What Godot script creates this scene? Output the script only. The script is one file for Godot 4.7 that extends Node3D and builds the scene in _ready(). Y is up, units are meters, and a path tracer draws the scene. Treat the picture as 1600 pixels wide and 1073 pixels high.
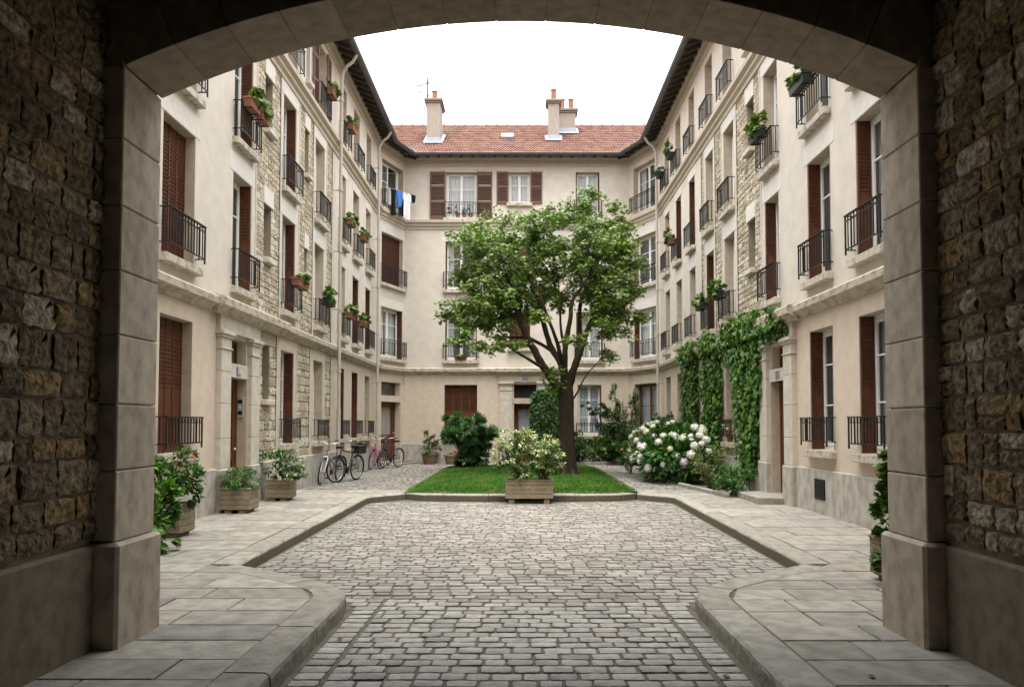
extends Node3D
# A courtyard seen from its carriage passage. Metres; x to the right, y up, the court lies towards -z. y = 0 is the pavement.
const XL := -5.18          # facade of the wing on one side
const XR := 5.04           # facade of the wing on the other side
const BD := 29.5           # depth of the rear facade
const ROAD := -0.13        # top of the setts
var rng := RandomNumberGenerator.new()
var M := {}
var T := {}
var cache := {}
var names := {}

# ---------------------------------------------------------------- mesh helper
class MB:
	var v := PackedVector3Array()
	var n := PackedVector3Array()
	func tri(a: Vector3, b: Vector3, c: Vector3) -> void:
		var k := (c - a).cross(b - a).normalized()
		v.append(a); v.append(b); v.append(c)
		n.append(k); n.append(k); n.append(k)
	func quad(a: Vector3, b: Vector3, c: Vector3, d: Vector3) -> void:
		tri(a, b, c); tri(a, c, d)
	func trin(a: Vector3, b: Vector3, c: Vector3, na: Vector3, nb: Vector3, nc: Vector3) -> void:
		if (c - a).cross(b - a).dot(na + nb + nc) < 0.0:
			v.append(a); v.append(c); v.append(b)
			n.append(na); n.append(nc); n.append(nb)
		else:
			v.append(a); v.append(b); v.append(c)
			n.append(na); n.append(nb); n.append(nc)
	func box(lo: Vector3, hi: Vector3, x := Transform3D.IDENTITY) -> void:
		var p: Array[Vector3] = []
		for i in 8:
			p.append(x * Vector3(hi.x if i & 1 else lo.x, hi.y if i & 2 else lo.y, hi.z if i & 4 else lo.z))
		quad(p[0], p[2], p[3], p[1]); quad(p[4], p[5], p[7], p[6])
		quad(p[0], p[1], p[5], p[4]); quad(p[2], p[6], p[7], p[3])
		quad(p[0], p[4], p[6], p[2]); quad(p[1], p[3], p[7], p[5])
	func cbox(lo: Vector3, hi: Vector3, ch := 0.01, x := Transform3D.IDENTITY) -> void:
		var c := (lo + hi) / 2.0
		var h := (hi - lo) / 2.0
		var q := {}
		for sx in [-1, 1]:
			for sy in [-1, 1]:
				for sz in [-1, 1]:
					for ax in 3:
						var p := Vector3(h.x - ch, h.y - ch, h.z - ch)
						p[ax] = h[ax]
						q[[sx, sy, sz, ax]] = x * (c + Vector3(p.x * sx, p.y * sy, p.z * sz))
		for s in [-1, 1]:
			quad(q[[s, -1, -1, 0]], q[[s, -1, 1, 0]], q[[s, 1, 1, 0]], q[[s, 1, -1, 0]])
			quad(q[[-1, s, -1, 1]], q[[1, s, -1, 1]], q[[1, s, 1, 1]], q[[-1, s, 1, 1]])
			quad(q[[-1, -1, s, 2]], q[[-1, 1, s, 2]], q[[1, 1, s, 2]], q[[1, -1, s, 2]])
			for r in [-1, 1]:
				quad(q[[s, r, -1, 0]], q[[s, r, 1, 0]], q[[s, r, 1, 1]], q[[s, r, -1, 1]])
				quad(q[[s, -1, r, 0]], q[[s, 1, r, 0]], q[[s, 1, r, 2]], q[[s, -1, r, 2]])
				quad(q[[-1, s, r, 1]], q[[1, s, r, 1]], q[[1, s, r, 2]], q[[-1, s, r, 2]])
				for w in [-1, 1]:
					tri(q[[s, r, w, 0]], q[[s, r, w, 1]], q[[s, r, w, 2]])
	func tube(p: PackedVector3Array, r: PackedFloat32Array, k := 6, caps := true) -> void:
		var m := p.size()
		var up := Vector3.UP
		var rings := []
		var norms := []
		for i in m:
			var d := (p[mini(i + 1, m - 1)] - p[maxi(i - 1, 0)]).normalized()
			if i == 0:
				up = d.cross(Vector3(0.31, 0.2, 0.93)).normalized() if absf(d.y) > 0.9 else d.cross(Vector3.UP).normalized()
			else:
				up = (up - d * up.dot(d)).normalized()
			var s := d.cross(up)
			var ring := PackedVector3Array()
			var nn := PackedVector3Array()
			for j in k:
				var a := TAU * j / k
				var o := up * cos(a) + s * sin(a)
				nn.append(o)
				ring.append(p[i] + o * r[mini(i, r.size() - 1)])
			rings.append(ring); norms.append(nn)
		for i in m - 1:
			for j in k:
				var j2 := (j + 1) % k
				trin(rings[i][j], rings[i][j2], rings[i + 1][j2], norms[i][j], norms[i][j2], norms[i + 1][j2])
				trin(rings[i][j], rings[i + 1][j2], rings[i + 1][j], norms[i][j], norms[i + 1][j2], norms[i + 1][j])
		if caps:
			for j in range(1, k - 1):
				tri(rings[0][0], rings[0][j], rings[0][j + 1])
				tri(rings[m - 1][0], rings[m - 1][j + 1], rings[m - 1][j])
	func bar(a: Vector3, b: Vector3, r: float, k := 6) -> void:
		tube(PackedVector3Array([a, b]), PackedFloat32Array([r]), k)
	func lathe(prof: Array, k := 16, x := Transform3D.IDENTITY) -> void:
		for i in prof.size() - 1:
			var a: Vector2 = prof[i]
			var b: Vector2 = prof[i + 1]
			var d := (b - a).normalized()
			for j in k:
				var t0 := TAU * j / k
				var t1 := TAU * (j + 1) / k
				var n0 := x.basis * Vector3(d.y * cos(t0), -d.x, d.y * sin(t0)).normalized()
				var n1 := x.basis * Vector3(d.y * cos(t1), -d.x, d.y * sin(t1)).normalized()
				var p00 := x * Vector3(a.x * cos(t0), a.y, a.x * sin(t0))
				var p01 := x * Vector3(a.x * cos(t1), a.y, a.x * sin(t1))
				var p10 := x * Vector3(b.x * cos(t0), b.y, b.x * sin(t0))
				var p11 := x * Vector3(b.x * cos(t1), b.y, b.x * sin(t1))
				trin(p00, p01, p11, n0, n1, n1)
				trin(p00, p11, p10, n0, n1, n0)
	func prism(pts: PackedVector2Array, y0: float, y1: float, ch: float) -> void:   # a slab over (x, z) points
		var c := Vector2.ZERO
		for p in pts: c += p
		c /= pts.size()
		var m := pts.size()
		var inn := PackedVector2Array()
		for p in pts:
			inn.append(p + (c - p).normalized() * ch * 1.3)
		for i in m:
			var a := pts[i]; var b := pts[(i + 1) % m]
			var ai := inn[i]; var bi := inn[(i + 1) % m]
			quad(Vector3(a.x, y0, a.y), Vector3(b.x, y0, b.y), Vector3(b.x, y1 - ch, b.y), Vector3(a.x, y1 - ch, a.y))
			quad(Vector3(a.x, y1 - ch, a.y), Vector3(b.x, y1 - ch, b.y), Vector3(bi.x, y1, bi.y), Vector3(ai.x, y1, ai.y))
			tri(Vector3(ai.x, y1, ai.y), Vector3(bi.x, y1, bi.y), Vector3(c.x, y1, c.y))
	func mesh() -> ArrayMesh:
		var a := []
		a.resize(Mesh.ARRAY_MAX)
		a[Mesh.ARRAY_VERTEX] = v
		a[Mesh.ARRAY_NORMAL] = n
		var m := ArrayMesh.new()
		m.add_surface_from_arrays(Mesh.PRIMITIVE_TRIANGLES, a)
		return m

func num(s: String) -> String:
	if not names.has(s):
		names[s] = 0
		return s
	names[s] += 1
	return "%s_%03d" % [s, names[s]]

func put(parent: Node, called: String, mesh: Mesh, m: Material, x := Transform3D.IDENTITY) -> MeshInstance3D:
	var o := MeshInstance3D.new()
	o.mesh = mesh
	o.material_override = m
	o.transform = x
	var k := called
	if parent == self:
		k = num(called)
	else:
		var c: Dictionary = parent.get_meta("_c", {})
		if c.has(called):
			c[called] += 1
			k = "%s_%03d" % [called, c[called]]
		else:
			c[called] = 0
		parent.set_meta("_c", c)
	o.name = k
	parent.add_child(o, true)
	return o

func tag(o: Node, label := "", category := "", group := "", kind := "") -> Node:
	if label: o.set_meta("label", label)
	if category: o.set_meta("category", category)
	if group: o.set_meta("group", group)
	if kind: o.set_meta("kind", kind)
	return o

func thing(called: String, label: String, category: String, at := Transform3D.IDENTITY, group := "") -> Node3D:
	var o := Node3D.new()
	o.name = num(called)
	o.transform = at
	add_child(o, true)
	tag(o, label, category, group)
	return o

func many(parent: Node, called: String, mesh: Mesh, m: Material, xs: Array, cols := PackedColorArray()) -> MultiMeshInstance3D:
	var mm := MultiMesh.new()
	mm.transform_format = MultiMesh.TRANSFORM_3D
	mm.use_colors = cols.size() > 0
	mm.mesh = mesh
	mm.instance_count = xs.size()
	var w := 16 if mm.use_colors else 12
	var b := PackedFloat32Array()
	b.resize(xs.size() * w)
	var i := 0
	for k in xs.size():
		var t: Transform3D = xs[k]
		b[i] = t.basis.x.x; b[i + 1] = t.basis.y.x; b[i + 2] = t.basis.z.x; b[i + 3] = t.origin.x
		b[i + 4] = t.basis.x.y; b[i + 5] = t.basis.y.y; b[i + 6] = t.basis.z.y; b[i + 7] = t.origin.y
		b[i + 8] = t.basis.x.z; b[i + 9] = t.basis.y.z; b[i + 10] = t.basis.z.z; b[i + 11] = t.origin.z
		if w == 16:
			var c := cols[k]
			b[i + 12] = c.r; b[i + 13] = c.g; b[i + 14] = c.b; b[i + 15] = 1.0
		i += w
	mm.buffer = b
	var o := MultiMeshInstance3D.new()
	o.multimesh = mm
	o.material_override = m
	o.name = num(called) if parent == self else called
	o.set_meta("kind", "stuff")
	parent.add_child(o, true)
	return o

func P(x: float, h: float, d: float) -> Vector3:
	return Vector3(x, h, -d)

func rf(a: float, b: float) -> float:
	return rng.randf_range(a, b)

func pick(a: Array):
	return a[rng.randi() % a.size()]

func at(p: Vector3, turn := 0.0) -> Transform3D:
	return Transform3D(Basis(Vector3.UP, turn), p)

# ---------------------------------------------------------------- textures and materials
func tex(key: String, size: int, freq: float, oct: int, lo: float, hi: float, seed_: int, kind := FastNoiseLite.TYPE_SIMPLEX_SMOOTH, gamma := 1.0, frac := FastNoiseLite.FRACTAL_FBM) -> void:
	var f := FastNoiseLite.new()
	f.seed = seed_
	f.noise_type = kind
	f.frequency = freq
	f.fractal_type = frac if oct > 1 else FastNoiseLite.FRACTAL_NONE
	f.fractal_octaves = oct
	var im := f.get_seamless_image(size, size)
	im.convert(Image.FORMAT_L8)
	var d := im.get_data()
	var lut := PackedByteArray()
	for i in 256:
		var q := clampf(lerpf(lo, hi, pow(i / 255.0, gamma)), 0.0, 1.0)
		lut.append(int(Color(q, q, q).linear_to_srgb().r * 255.0))
	for i in d.size():
		d[i] = lut[d[i]]
	T[key] = ImageTexture.create_from_image(Image.create_from_data(size, size, false, Image.FORMAT_L8, d))

func lin(r: float, g: float, b: float) -> Color:
	return Color(r, g, b).linear_to_srgb()

func mat(key: String, c: Color, rough := 0.9, t := "", sc := Vector3.ONE, det := "", dsc := Vector3.ONE, bump := "", cm := 0.0) -> StandardMaterial3D:
	var m := StandardMaterial3D.new()
	m.resource_name = key
	m.albedo_color = c
	m.roughness = rough
	m.cull_mode = BaseMaterial3D.CULL_DISABLED
	m.metallic_specular = 0.35
	if t:
		m.albedo_texture = T[t]
	if bump:
		m.heightmap_enabled = true
		m.heightmap_texture = T[bump]
		m.heightmap_scale = cm
	if t or bump:
		m.uv1_triplanar = true
		m.uv1_world_triplanar = true
		m.uv1_scale = sc
	if det:
		m.detail_enabled = true
		m.detail_albedo = T[det]
		m.detail_blend_mode = BaseMaterial3D.BLEND_MODE_MUL
		m.detail_uv_layer = BaseMaterial3D.DETAIL_UV_2
		m.uv2_triplanar = true
		m.uv2_world_triplanar = true
		m.uv2_scale = dsc
	M[key] = m
	return m

func leafmat(key: String, back := 0.55, rough := 0.5) -> void:
	var m := StandardMaterial3D.new()
	m.resource_name = key
	m.vertex_color_use_as_albedo = true
	m.roughness = rough
	m.metallic_specular = 0.4
	m.cull_mode = BaseMaterial3D.CULL_DISABLED
	if back > 0.0:
		m.backlight_enabled = true
		m.backlight = Color(back * 0.9, back, back * 0.4)
	M[key] = m

func make_materials() -> void:
	tex("grain", 512, 0.12, 3, 0.72, 1.0, 1)
	tex("blotch", 512, 0.012, 4, 0.74, 1.0, 2)
	tex("streak", 512, 0.02, 4, 0.78, 1.04, 3)
	tex("stone", 512, 0.045, 5, 0.5, 1.0, 4)
	tex("pits", 512, 0.06, 3, 0.35, 1.0, 5, FastNoiseLite.TYPE_CELLULAR, 0.7)
	tex("wood", 512, 0.03, 4, 0.55, 1.0, 6)
	tex("rough", 512, 0.03, 5, 0.0, 1.0, 7)
	tex("speck", 512, 0.25, 2, 0.66, 1.0, 8)
	tex("bark", 512, 0.03, 5, 0.3, 1.0, 9, FastNoiseLite.TYPE_SIMPLEX_SMOOTH, 1.0, FastNoiseLite.FRACTAL_RIDGED)
	tex("soil", 512, 0.07, 5, 0.3, 1.0, 10)
	tex("soft", 512, 0.012, 6, 0.88, 1.03, 12)
	tex("rocky", 512, 0.05, 5, 0.22, 1.08, 13, FastNoiseLite.TYPE_SIMPLEX_SMOOTH, 0.8)
	tex("stain", 512, 0.014, 6, 0.60, 1.12, 14)
	tex("grime", 512, 0.022, 6, 0.35, 1.55, 15)
	tex("craggy", 512, 0.016, 6, 0.15, 1.15, 16)
	var one := Vector3.ONE
	mat("plaster_up", lin(0.71, 0.642, 0.555), 0.92, "grain", one * 0.9, "soft", one * 0.35, "grain", 0.35)
	mat("plaster_low", lin(0.70, 0.592, 0.475), 0.92, "grain", one * 0.7, "soft", one * 0.5, "grain", 0.5)
	mat("limestone", lin(0.72, 0.655, 0.56), 0.9, "grain", one * 0.8, "blotch", one * 0.5, "grain", 0.2)
	mat("jamb_stone", lin(0.62, 0.52, 0.405), 0.9, "speck", one * 0.9, "blotch", one * 0.5, "speck", 0.2)
	mat("cornice", lin(0.60, 0.525, 0.425), 0.9, "grain", one * 0.8, "grime", Vector3(0.35, 0.5, 0.35), "grain", 0.2)
	mat("moulding", lin(0.60, 0.525, 0.425), 0.9, "grain", one * 0.8, "soft", one * 0.5, "grain", 0.2)
	mat("sill", lin(0.60, 0.54, 0.45), 0.9, "grain", one * 0.8, "grime", Vector3(0.5, 0.4, 0.5), "grain", 0.2)
	mat("plinth", lin(0.54, 0.50, 0.44), 0.93, "grain", one * 0.8, "stain", Vector3(0.6, 0.4, 0.6), "grain", 0.3)
	for i in 4:
		var k: Array = [[0.88, 0.76, 0.58], [0.74, 0.62, 0.45], [0.95, 0.87, 0.72], [0.66, 0.56, 0.42]][i]
		mat("rubble_%d" % i, lin(k[0], k[1], k[2]), 0.95, "craggy", one * 2.6, "soft", one * 0.9, "craggy", 2.5)
	mat("rubble_any", Color.WHITE, 0.95, "craggy", one * 2.6, "soft", one * 0.9, "craggy", 2.5).vertex_color_use_as_albedo = true
	mat("mortar", lin(0.36, 0.30, 0.215), 0.95, "grain", one, "blotch", one * 0.7, "grain", 0.4)
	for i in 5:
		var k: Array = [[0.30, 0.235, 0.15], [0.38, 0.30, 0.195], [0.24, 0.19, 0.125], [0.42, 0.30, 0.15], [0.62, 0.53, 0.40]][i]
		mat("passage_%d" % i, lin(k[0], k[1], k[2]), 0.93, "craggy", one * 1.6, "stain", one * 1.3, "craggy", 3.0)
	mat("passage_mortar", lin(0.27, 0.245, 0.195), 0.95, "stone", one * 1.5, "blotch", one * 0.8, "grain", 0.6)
	for i in 3:
		var k: Array = [[0.40, 0.335, 0.255], [0.36, 0.30, 0.225], [0.44, 0.37, 0.285]][i]
		mat("voussoir_%d" % i, lin(k[0], k[1], k[2]), 0.9, "speck", one * 0.8, "stain", Vector3(0.8, 0.6, 0.8), "grain", 0.5)
	mat("darkened_ceiling", lin(0.05, 0.045, 0.038), 0.95, "stain", one)  # ceiling colour darkened to put shade into the top of the passage
	mat("passage_plinth", lin(0.25, 0.21, 0.155), 0.93, "grain", one * 0.8, "stain", Vector3(0.9, 0.7, 0.9), "grain", 0.4)
	for i in 3:
		var k: Array = [[0.66, 0.58, 0.475], [0.61, 0.53, 0.43], [0.70, 0.615, 0.50]][i]
		mat("ashlar_%d" % i, lin(k[0], k[1], k[2]), 0.9, "speck", one * 0.8, "stain", Vector3(0.8, 0.6, 0.8), "grain", 0.5)
	for i in 5:
		var k: Array = [[0.43, 0.415, 0.38], [0.39, 0.38, 0.35], [0.49, 0.47, 0.43], [0.42, 0.40, 0.355], [0.33, 0.32, 0.295]][i]
		mat("sett_%d" % i, lin(k[0], k[1], k[2]), 0.72, "speck", one * 1.4, "stain", one * 0.9, "rough", 0.9)
	mat("sett_far", Color.WHITE, 0.78, "speck", one * 1.4, "stain", one * 0.45, "rough", 0.8).vertex_color_use_as_albedo = true
	mat("joint", lin(0.235, 0.22, 0.165), 0.97, "soil", one * 1.6, "stain", one * 0.6, "soil", 1.2)
	for i in 4:
		var k: Array = [[0.385, 0.365, 0.32], [0.33, 0.315, 0.28], [0.44, 0.415, 0.355], [0.365, 0.34, 0.285]][i]
		mat("flag_%d" % i, lin(k[0], k[1], k[2]), 0.85, "speck", one * 0.9, "stain", one * 0.55, "rough", 0.6)
	for i in 2:
		var k: Array = [[0.42, 0.40, 0.345], [0.36, 0.34, 0.29]][i]
		mat("kerb_%d" % i, lin(k[0], k[1], k[2]), 0.88, "speck", one * 0.9, "stain", one * 0.7, "rough", 0.9)
	mat("earth", lin(0.05, 0.038, 0.025), 0.98, "soil", one * 1.5, "", one, "soil", 2.0)
	mat("turf", lin(0.045, 0.085, 0.02), 0.95, "soil", one * 1.2, "blotch", one * 0.4)
	mat("iron", lin(0.018, 0.019, 0.02), 0.45)
	mat("shutter_brown", lin(0.135, 0.05, 0.026), 0.6, "wood", Vector3(0.6, 0.25, 0.6))
	mat("shutter_dark", lin(0.10, 0.04, 0.024), 0.6, "wood", Vector3(0.6, 0.25, 0.6))
	mat("shutter_wood", lin(0.19, 0.105, 0.078), 0.65, "wood", Vector3(0.6, 0.3, 0.6))
	mat("door_wood", lin(0.14, 0.055, 0.018), 0.4, "wood", Vector3(1.5, 0.2, 1.5))
	mat("white_paint", lin(0.80, 0.80, 0.77), 0.4)
	mat("inside", lin(0.42, 0.38, 0.33), 0.95, "blotch", one * 0.3)
	var cur := mat("curtain", lin(0.82, 0.82, 0.80), 0.9, "grain", Vector3(0.7, 0.05, 0.7))
	cur.backlight_enabled = true
	cur.backlight = Color(0.8, 0.8, 0.78)
	var lace := mat("lace", lin(0.62, 0.66, 0.74), 0.9, "pits", one * 2.2)
	lace.backlight_enabled = true
	lace.backlight = Color(0.5, 0.5, 0.5)
	var g := mat("glass", Color(0.9, 0.95, 0.95, 0.06), 0.02)
	g.transparency = BaseMaterial3D.TRANSPARENCY_ALPHA
	g.metallic_specular = 0.5
	mat("zinc", lin(0.13, 0.135, 0.14), 0.5, "blotch", one * 0.6).metallic = 0.4
	mat("lead", lin(0.34, 0.37, 0.41), 0.5, "blotch", one * 1.2).metallic = 0.3
	mat("pipe", lin(0.52, 0.465, 0.395), 0.6, "blotch", Vector3(1, 0.3, 1))
	mat("rafter", lin(0.095, 0.075, 0.058), 0.85, "wood", one * 0.8)
	mat("lintel", lin(0.78, 0.735, 0.67), 0.9, "grain", one * 0.8, "soft", one * 0.7)
	mat("kerb_moss_shade", lin(0.21, 0.195, 0.14), 0.95, "soil", one * 1.5, "blotch", one * 1.5, "soil", 0.6)  # moss tone with the shadow on the kerb front mixed into it
	mat("tile", Color.WHITE, 0.85, "stone", one * 1.6, "blotch", one * 0.5, "grain", 0.3).vertex_color_use_as_albedo = true
	mat("ridge", lin(0.38, 0.155, 0.10), 0.85, "stone", one * 1.6)
	mat("chimney", lin(0.36, 0.325, 0.28), 0.95, "grain", one * 0.8, "streak", Vector3(0.9, 0.4, 0.9), "grain", 0.4)
	mat("chimney_cap", lin(0.26, 0.23, 0.195), 0.95, "stone", one)
	mat("terracotta", lin(0.33, 0.15, 0.09), 0.85, "stone", one * 2.5)
	mat("pot_clay", lin(0.38, 0.29, 0.20), 0.9, "stone", one * 2.0, "blotch", one)
	mat("plastic_dark", lin(0.03, 0.035, 0.03), 0.5)
	for i in 3:
		var k: Array = [[0.40, 0.33, 0.225], [0.35, 0.285, 0.195], [0.45, 0.375, 0.26]][i]
		mat("plank_%d" % i, lin(k[0], k[1], k[2]), 0.85, "wood", Vector3(0.5, 6.0, 0.5), "blotch", one * 1.3, "wood", 0.3)
	mat("bark", lin(0.10, 0.075, 0.052), 0.95, "bark", Vector3(2.6, 0.7, 2.6), "blotch", one, "bark", 7.0)
	mat("twig", lin(0.07, 0.05, 0.03), 0.9)
	mat("blue_enamel", lin(0.03, 0.055, 0.22), 0.3)
	mat("white_enamel", lin(0.8, 0.8, 0.78), 0.3)
	mat("black", lin(0.012, 0.012, 0.012), 0.6)
	mat("rubber", lin(0.015, 0.015, 0.015), 0.8)
	mat("steel", lin(0.55, 0.55, 0.56), 0.3).metallic = 0.9
	mat("tan_leather", lin(0.10, 0.05, 0.03), 0.6)
	mat("grey_paint", lin(0.42, 0.42, 0.40), 0.6, "blotch", one)
	for k in [["bike_lilac", 0.17, 0.13, 0.16], ["bike_black", 0.02, 0.02, 0.022], ["bike_pink", 0.50, 0.03, 0.16], ["bike_blue", 0.015, 0.028, 0.10]]:
		mat(k[0], lin(k[1], k[2], k[3]), 0.25).clearcoat_enabled = true
	for k in [["cloth_blue", 0.09, 0.24, 0.60], ["cloth_white", 0.80, 0.80, 0.82], ["cloth_black", 0.012, 0.012, 0.016], ["cloth_cream", 0.55, 0.53, 0.47]]:
		mat(k[0], lin(k[1], k[2], k[3]), 0.95, "speck", one * 1.5)
	for k in [["flower_white", 0.78, 0.76, 0.70], ["flower_lilac", 0.60, 0.57, 0.65], ["flower_cream", 0.66, 0.68, 0.48], ["flower_red", 0.55, 0.03, 0.05], ["flower_orange", 0.7, 0.2, 0.05], ["flower_yellow", 0.75, 0.52, 0.03], ["flower_salmon", 0.75, 0.35, 0.25]]:
		mat(k[0], lin(k[1], k[2], k[3]), 0.8)
	leafmat("leaf", 0.7, 0.36)
	leafmat("leaf_soft", 0.4, 0.6)
	leafmat("grass_blade", 0.4, 0.6)

# ---------------------------------------------------------------- stones
func rock(k: int) -> ArrayMesh:     # a pitched-face stone filling the unit square, its face towards +z
	var key := "rock%d" % k
	if cache.has(key): return cache[key]
	var nx := 6
	var ny := 5
	var g := []
	var lean := rf(-0.35, 0.35)
	for j in ny + 1:
		var row := PackedVector3Array()
		for i in nx + 1:
			var u := i / float(nx) - 0.5
			var w := j / float(ny) - 0.5
			var edge := i == 0 or i == nx or j == 0 or j == ny
			var corner := (i == 0 or i == nx) and (j == 0 or j == ny)
			var p := Vector3(u + rf(-0.055, 0.055), w + rf(-0.065, 0.065), rf(0.35, 1.0) + lean * (u + w))
			if edge:
				p = Vector3(u + rf(-0.02, 0.012), w + rf(-0.035, 0.02), rf(0.1, 0.75))
			if corner:
				p = Vector3(u * rf(0.9, 1.0), w * rf(0.88, 1.0), rf(0.05, 0.4))
			row.append(p)
		g.append(row)
	var mb := MB.new()
	var nn := []
	for j in ny + 1:
		var row := PackedVector3Array()
		for i in nx + 1:
			var dx: Vector3 = g[j][mini(i + 1, nx)] - g[j][maxi(i - 1, 0)]
			var dy: Vector3 = g[mini(j + 1, ny)][i] - g[maxi(j - 1, 0)][i]
			dx.z *= 0.22; dy.z *= 0.22
			row.append(dx.cross(dy).normalized())
		nn.append(row)
	for j in ny:
		for i in nx:
			mb.trin(g[j][i], g[j][i + 1], g[j + 1][i + 1], nn[j][i], nn[j][i + 1], nn[j + 1][i + 1])
			mb.trin(g[j][i], g[j + 1][i + 1], g[j + 1][i], nn[j][i], nn[j + 1][i + 1], nn[j + 1][i])
	for i in nx:
		mb.quad(g[0][i], g[0][i + 1], Vector3(g[0][i + 1].x, g[0][i + 1].y, -0.6), Vector3(g[0][i].x, g[0][i].y, -0.6))
		mb.quad(g[ny][i], g[ny][i + 1], Vector3(g[ny][i + 1].x, g[ny][i + 1].y, -0.6), Vector3(g[ny][i].x, g[ny][i].y, -0.6))
	for j in ny:
		mb.quad(g[j][0], g[j + 1][0], Vector3(g[j + 1][0].x, g[j + 1][0].y, -0.6), Vector3(g[j][0].x, g[j][0].y, -0.6))
		mb.quad(g[j][nx], g[j + 1][nx], Vector3(g[j + 1][nx].x, g[j + 1][nx].y, -0.6), Vector3(g[j][nx].x, g[j][nx].y, -0.6))
	cache[key] = mb.mesh()
	return cache[key]

# Fills a rectangle of a wall with coursed stones. Returns how many were placed as parts; the rest go to `over` (transforms).
func rubble(parent: Node, X: Transform3D, s0: float, s1: float, h0: float, h1: float, ch: Vector2, cw: Vector2, holes: Array, gap: float, relief: float, base: float, mats: String, nm: int, budget: int, over: Array) -> int:
	var cuts := [h0, h1]
	for q in holes:
		for z in [q[2], q[3]]:
			if z > h0 + 0.03 and z < h1 - 0.03: cuts.append(z)
	cuts.sort()
	var courses := []
	for i in cuts.size() - 1:
		var a: float = cuts[i]
		var b: float = cuts[i + 1]
		var n := maxi(1, int(round((b - a) / ((ch.x + ch.y) / 2.0))))
		var wts := []
		var tot := 0.0
		for k in n:
			var w := rf(ch.x, ch.y)
			wts.append(w); tot += w
		for k in n:
			var hh: float = wts[k] / tot * (b - float(cuts[i]))
			courses.append(Vector2(a, a + hh))
			a += hh
	var used := 0
	for c in courses:
		var spans := [Vector2(s0, s1)]
		for q in holes:
			if c.y > q[2] + 0.005 and c.x < q[3] - 0.005:
				var nx := []
				for sp in spans:
					if q[0] > sp.x: nx.append(Vector2(sp.x, minf(q[0], sp.y)))
					if q[1] < sp.y: nx.append(Vector2(maxf(q[1], sp.x), sp.y))
				spans = nx
		for sp in spans:
			var s: float = sp.x
			while s < sp.y - 0.01:
				var w := rf(cw.x, cw.y)
				if sp.y - (s + w) < cw.x * 0.6: w = sp.y - s
				w = minf(w, sp.y - s)
				var lots := [Vector4(s, s + w, c.x, c.y)]
				if c.y - c.x > ch.x * 1.25 and rng.randf() < 0.08:
					var mid := lerpf(c.x, c.y, rf(0.4, 0.6))
					lots = [Vector4(s, s + w, c.x, mid), Vector4(s, s + w, mid, c.y)]
				for r in lots:
					var g := gap * rf(0.7, 1.4)
					var x := X * Transform3D(Basis.from_scale(Vector3(maxf(r.y - r.x - g, 0.02), maxf(r.w - r.z - g, 0.02), relief * rf(0.6, 1.25))).rotated(Vector3.BACK, rf(-0.012, 0.012)), Vector3((r.x + r.y) / 2, (r.z + r.w) / 2, base))
					var k := rng.randi() % 12
					if used < budget:
						put(parent, "stone", rock(k), M["%s_%d" % [mats, rng.randi() % nm]], x)
						used += 1
					else:
						over.append(x)
				s += w
	return used

func sett(k: int) -> ArrayMesh:     # a worn paving sett, 1 x 1 in plan, top at y = 0
	var key := "sett%d" % k
	if cache.has(key): return cache[key]
	var mb := MB.new()
	var m := 20
	var o := PackedVector3Array()
	var mid := PackedVector3Array()
	var inn := PackedVector3Array()
	for i in m:
		var a := TAU * (i + 0.5) / m
		var c := cos(a)
		var s := sin(a)
		var r := 0.5 / pow(pow(absf(c), 16.0) + pow(absf(s), 16.0), 1.0 / 16.0)
		r *= rf(0.95, 1.0)
		o.append(Vector3(c * r, -0.018, s * r))
		mid.append(Vector3(c * r * 0.992, rf(-0.006, -0.003), s * r * 0.988))
		inn.append(Vector3(c * r * rf(0.93, 0.96), rf(-0.002, 0.0012), s * r * rf(0.92, 0.95)))
	var top := Vector3(0, rf(-0.001, 0.003), 0)
	for i in m:
		var j := (i + 1) % m
		var ni := Vector3(inn[i].x * 0.08, 1, inn[i].z * 0.08).normalized()
		var nj := Vector3(inn[j].x * 0.08, 1, inn[j].z * 0.08).normalized()
		var mi := Vector3(mid[i].x, 0.6, mid[i].z).normalized()
		var mj := Vector3(mid[j].x, 0.6, mid[j].z).normalized()
		mb.trin(top, inn[i], inn[j], Vector3.UP, ni, nj)
		mb.trin(inn[i], mid[i], mid[j], ni, mi, mj)
		mb.trin(inn[i], mid[j], inn[j], ni, mj, nj)
		mb.quad(mid[i], mid[j], o[j], o[i])
		mb.quad(o[i], o[j], Vector3(o[j].x, -0.1, o[j].z), Vector3(o[i].x, -0.1, o[i].z))
	cache[key] = mb.mesh()
	return cache[key]

func interp(pts: Array, d: float) -> float:
	for i in pts.size() - 1:
		if d <= pts[i + 1].x:
			return lerpf(pts[i].y, pts[i + 1].y, clampf((d - pts[i].x) / maxf(pts[i + 1].x - pts[i].x, 1e-6), 0, 1))
	return pts[-1].y

const KERB_IN := [Vector2(-6, 1.80), Vector2(6.7, 1.80), Vector2(6.85, 1.83), Vector2(7.0, 1.90), Vector2(7.15, 2.04), Vector2(7.36, 2.27), Vector2(7.57, 2.52), Vector2(8.08, 3.17), Vector2(8.3, 3.33), Vector2(15.9, 3.45), Vector2(16.25, 3.2), Vector2(16.75, 2.55), Vector2(16.8, 2.55), Vector2(30, 2.55)]
const ROAD_HALF := [Vector2(-6, 1.46), Vector2(6.75, 1.47), Vector2(6.97, 1.55), Vector2(7.36, 1.84), Vector2(7.8, 2.34), Vector2(8.25, 2.95), Vector2(8.4, 3.0), Vector2(15.9, 3.10), Vector2(16.15, 2.75), Vector2(16.4, 2.1)]

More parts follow.
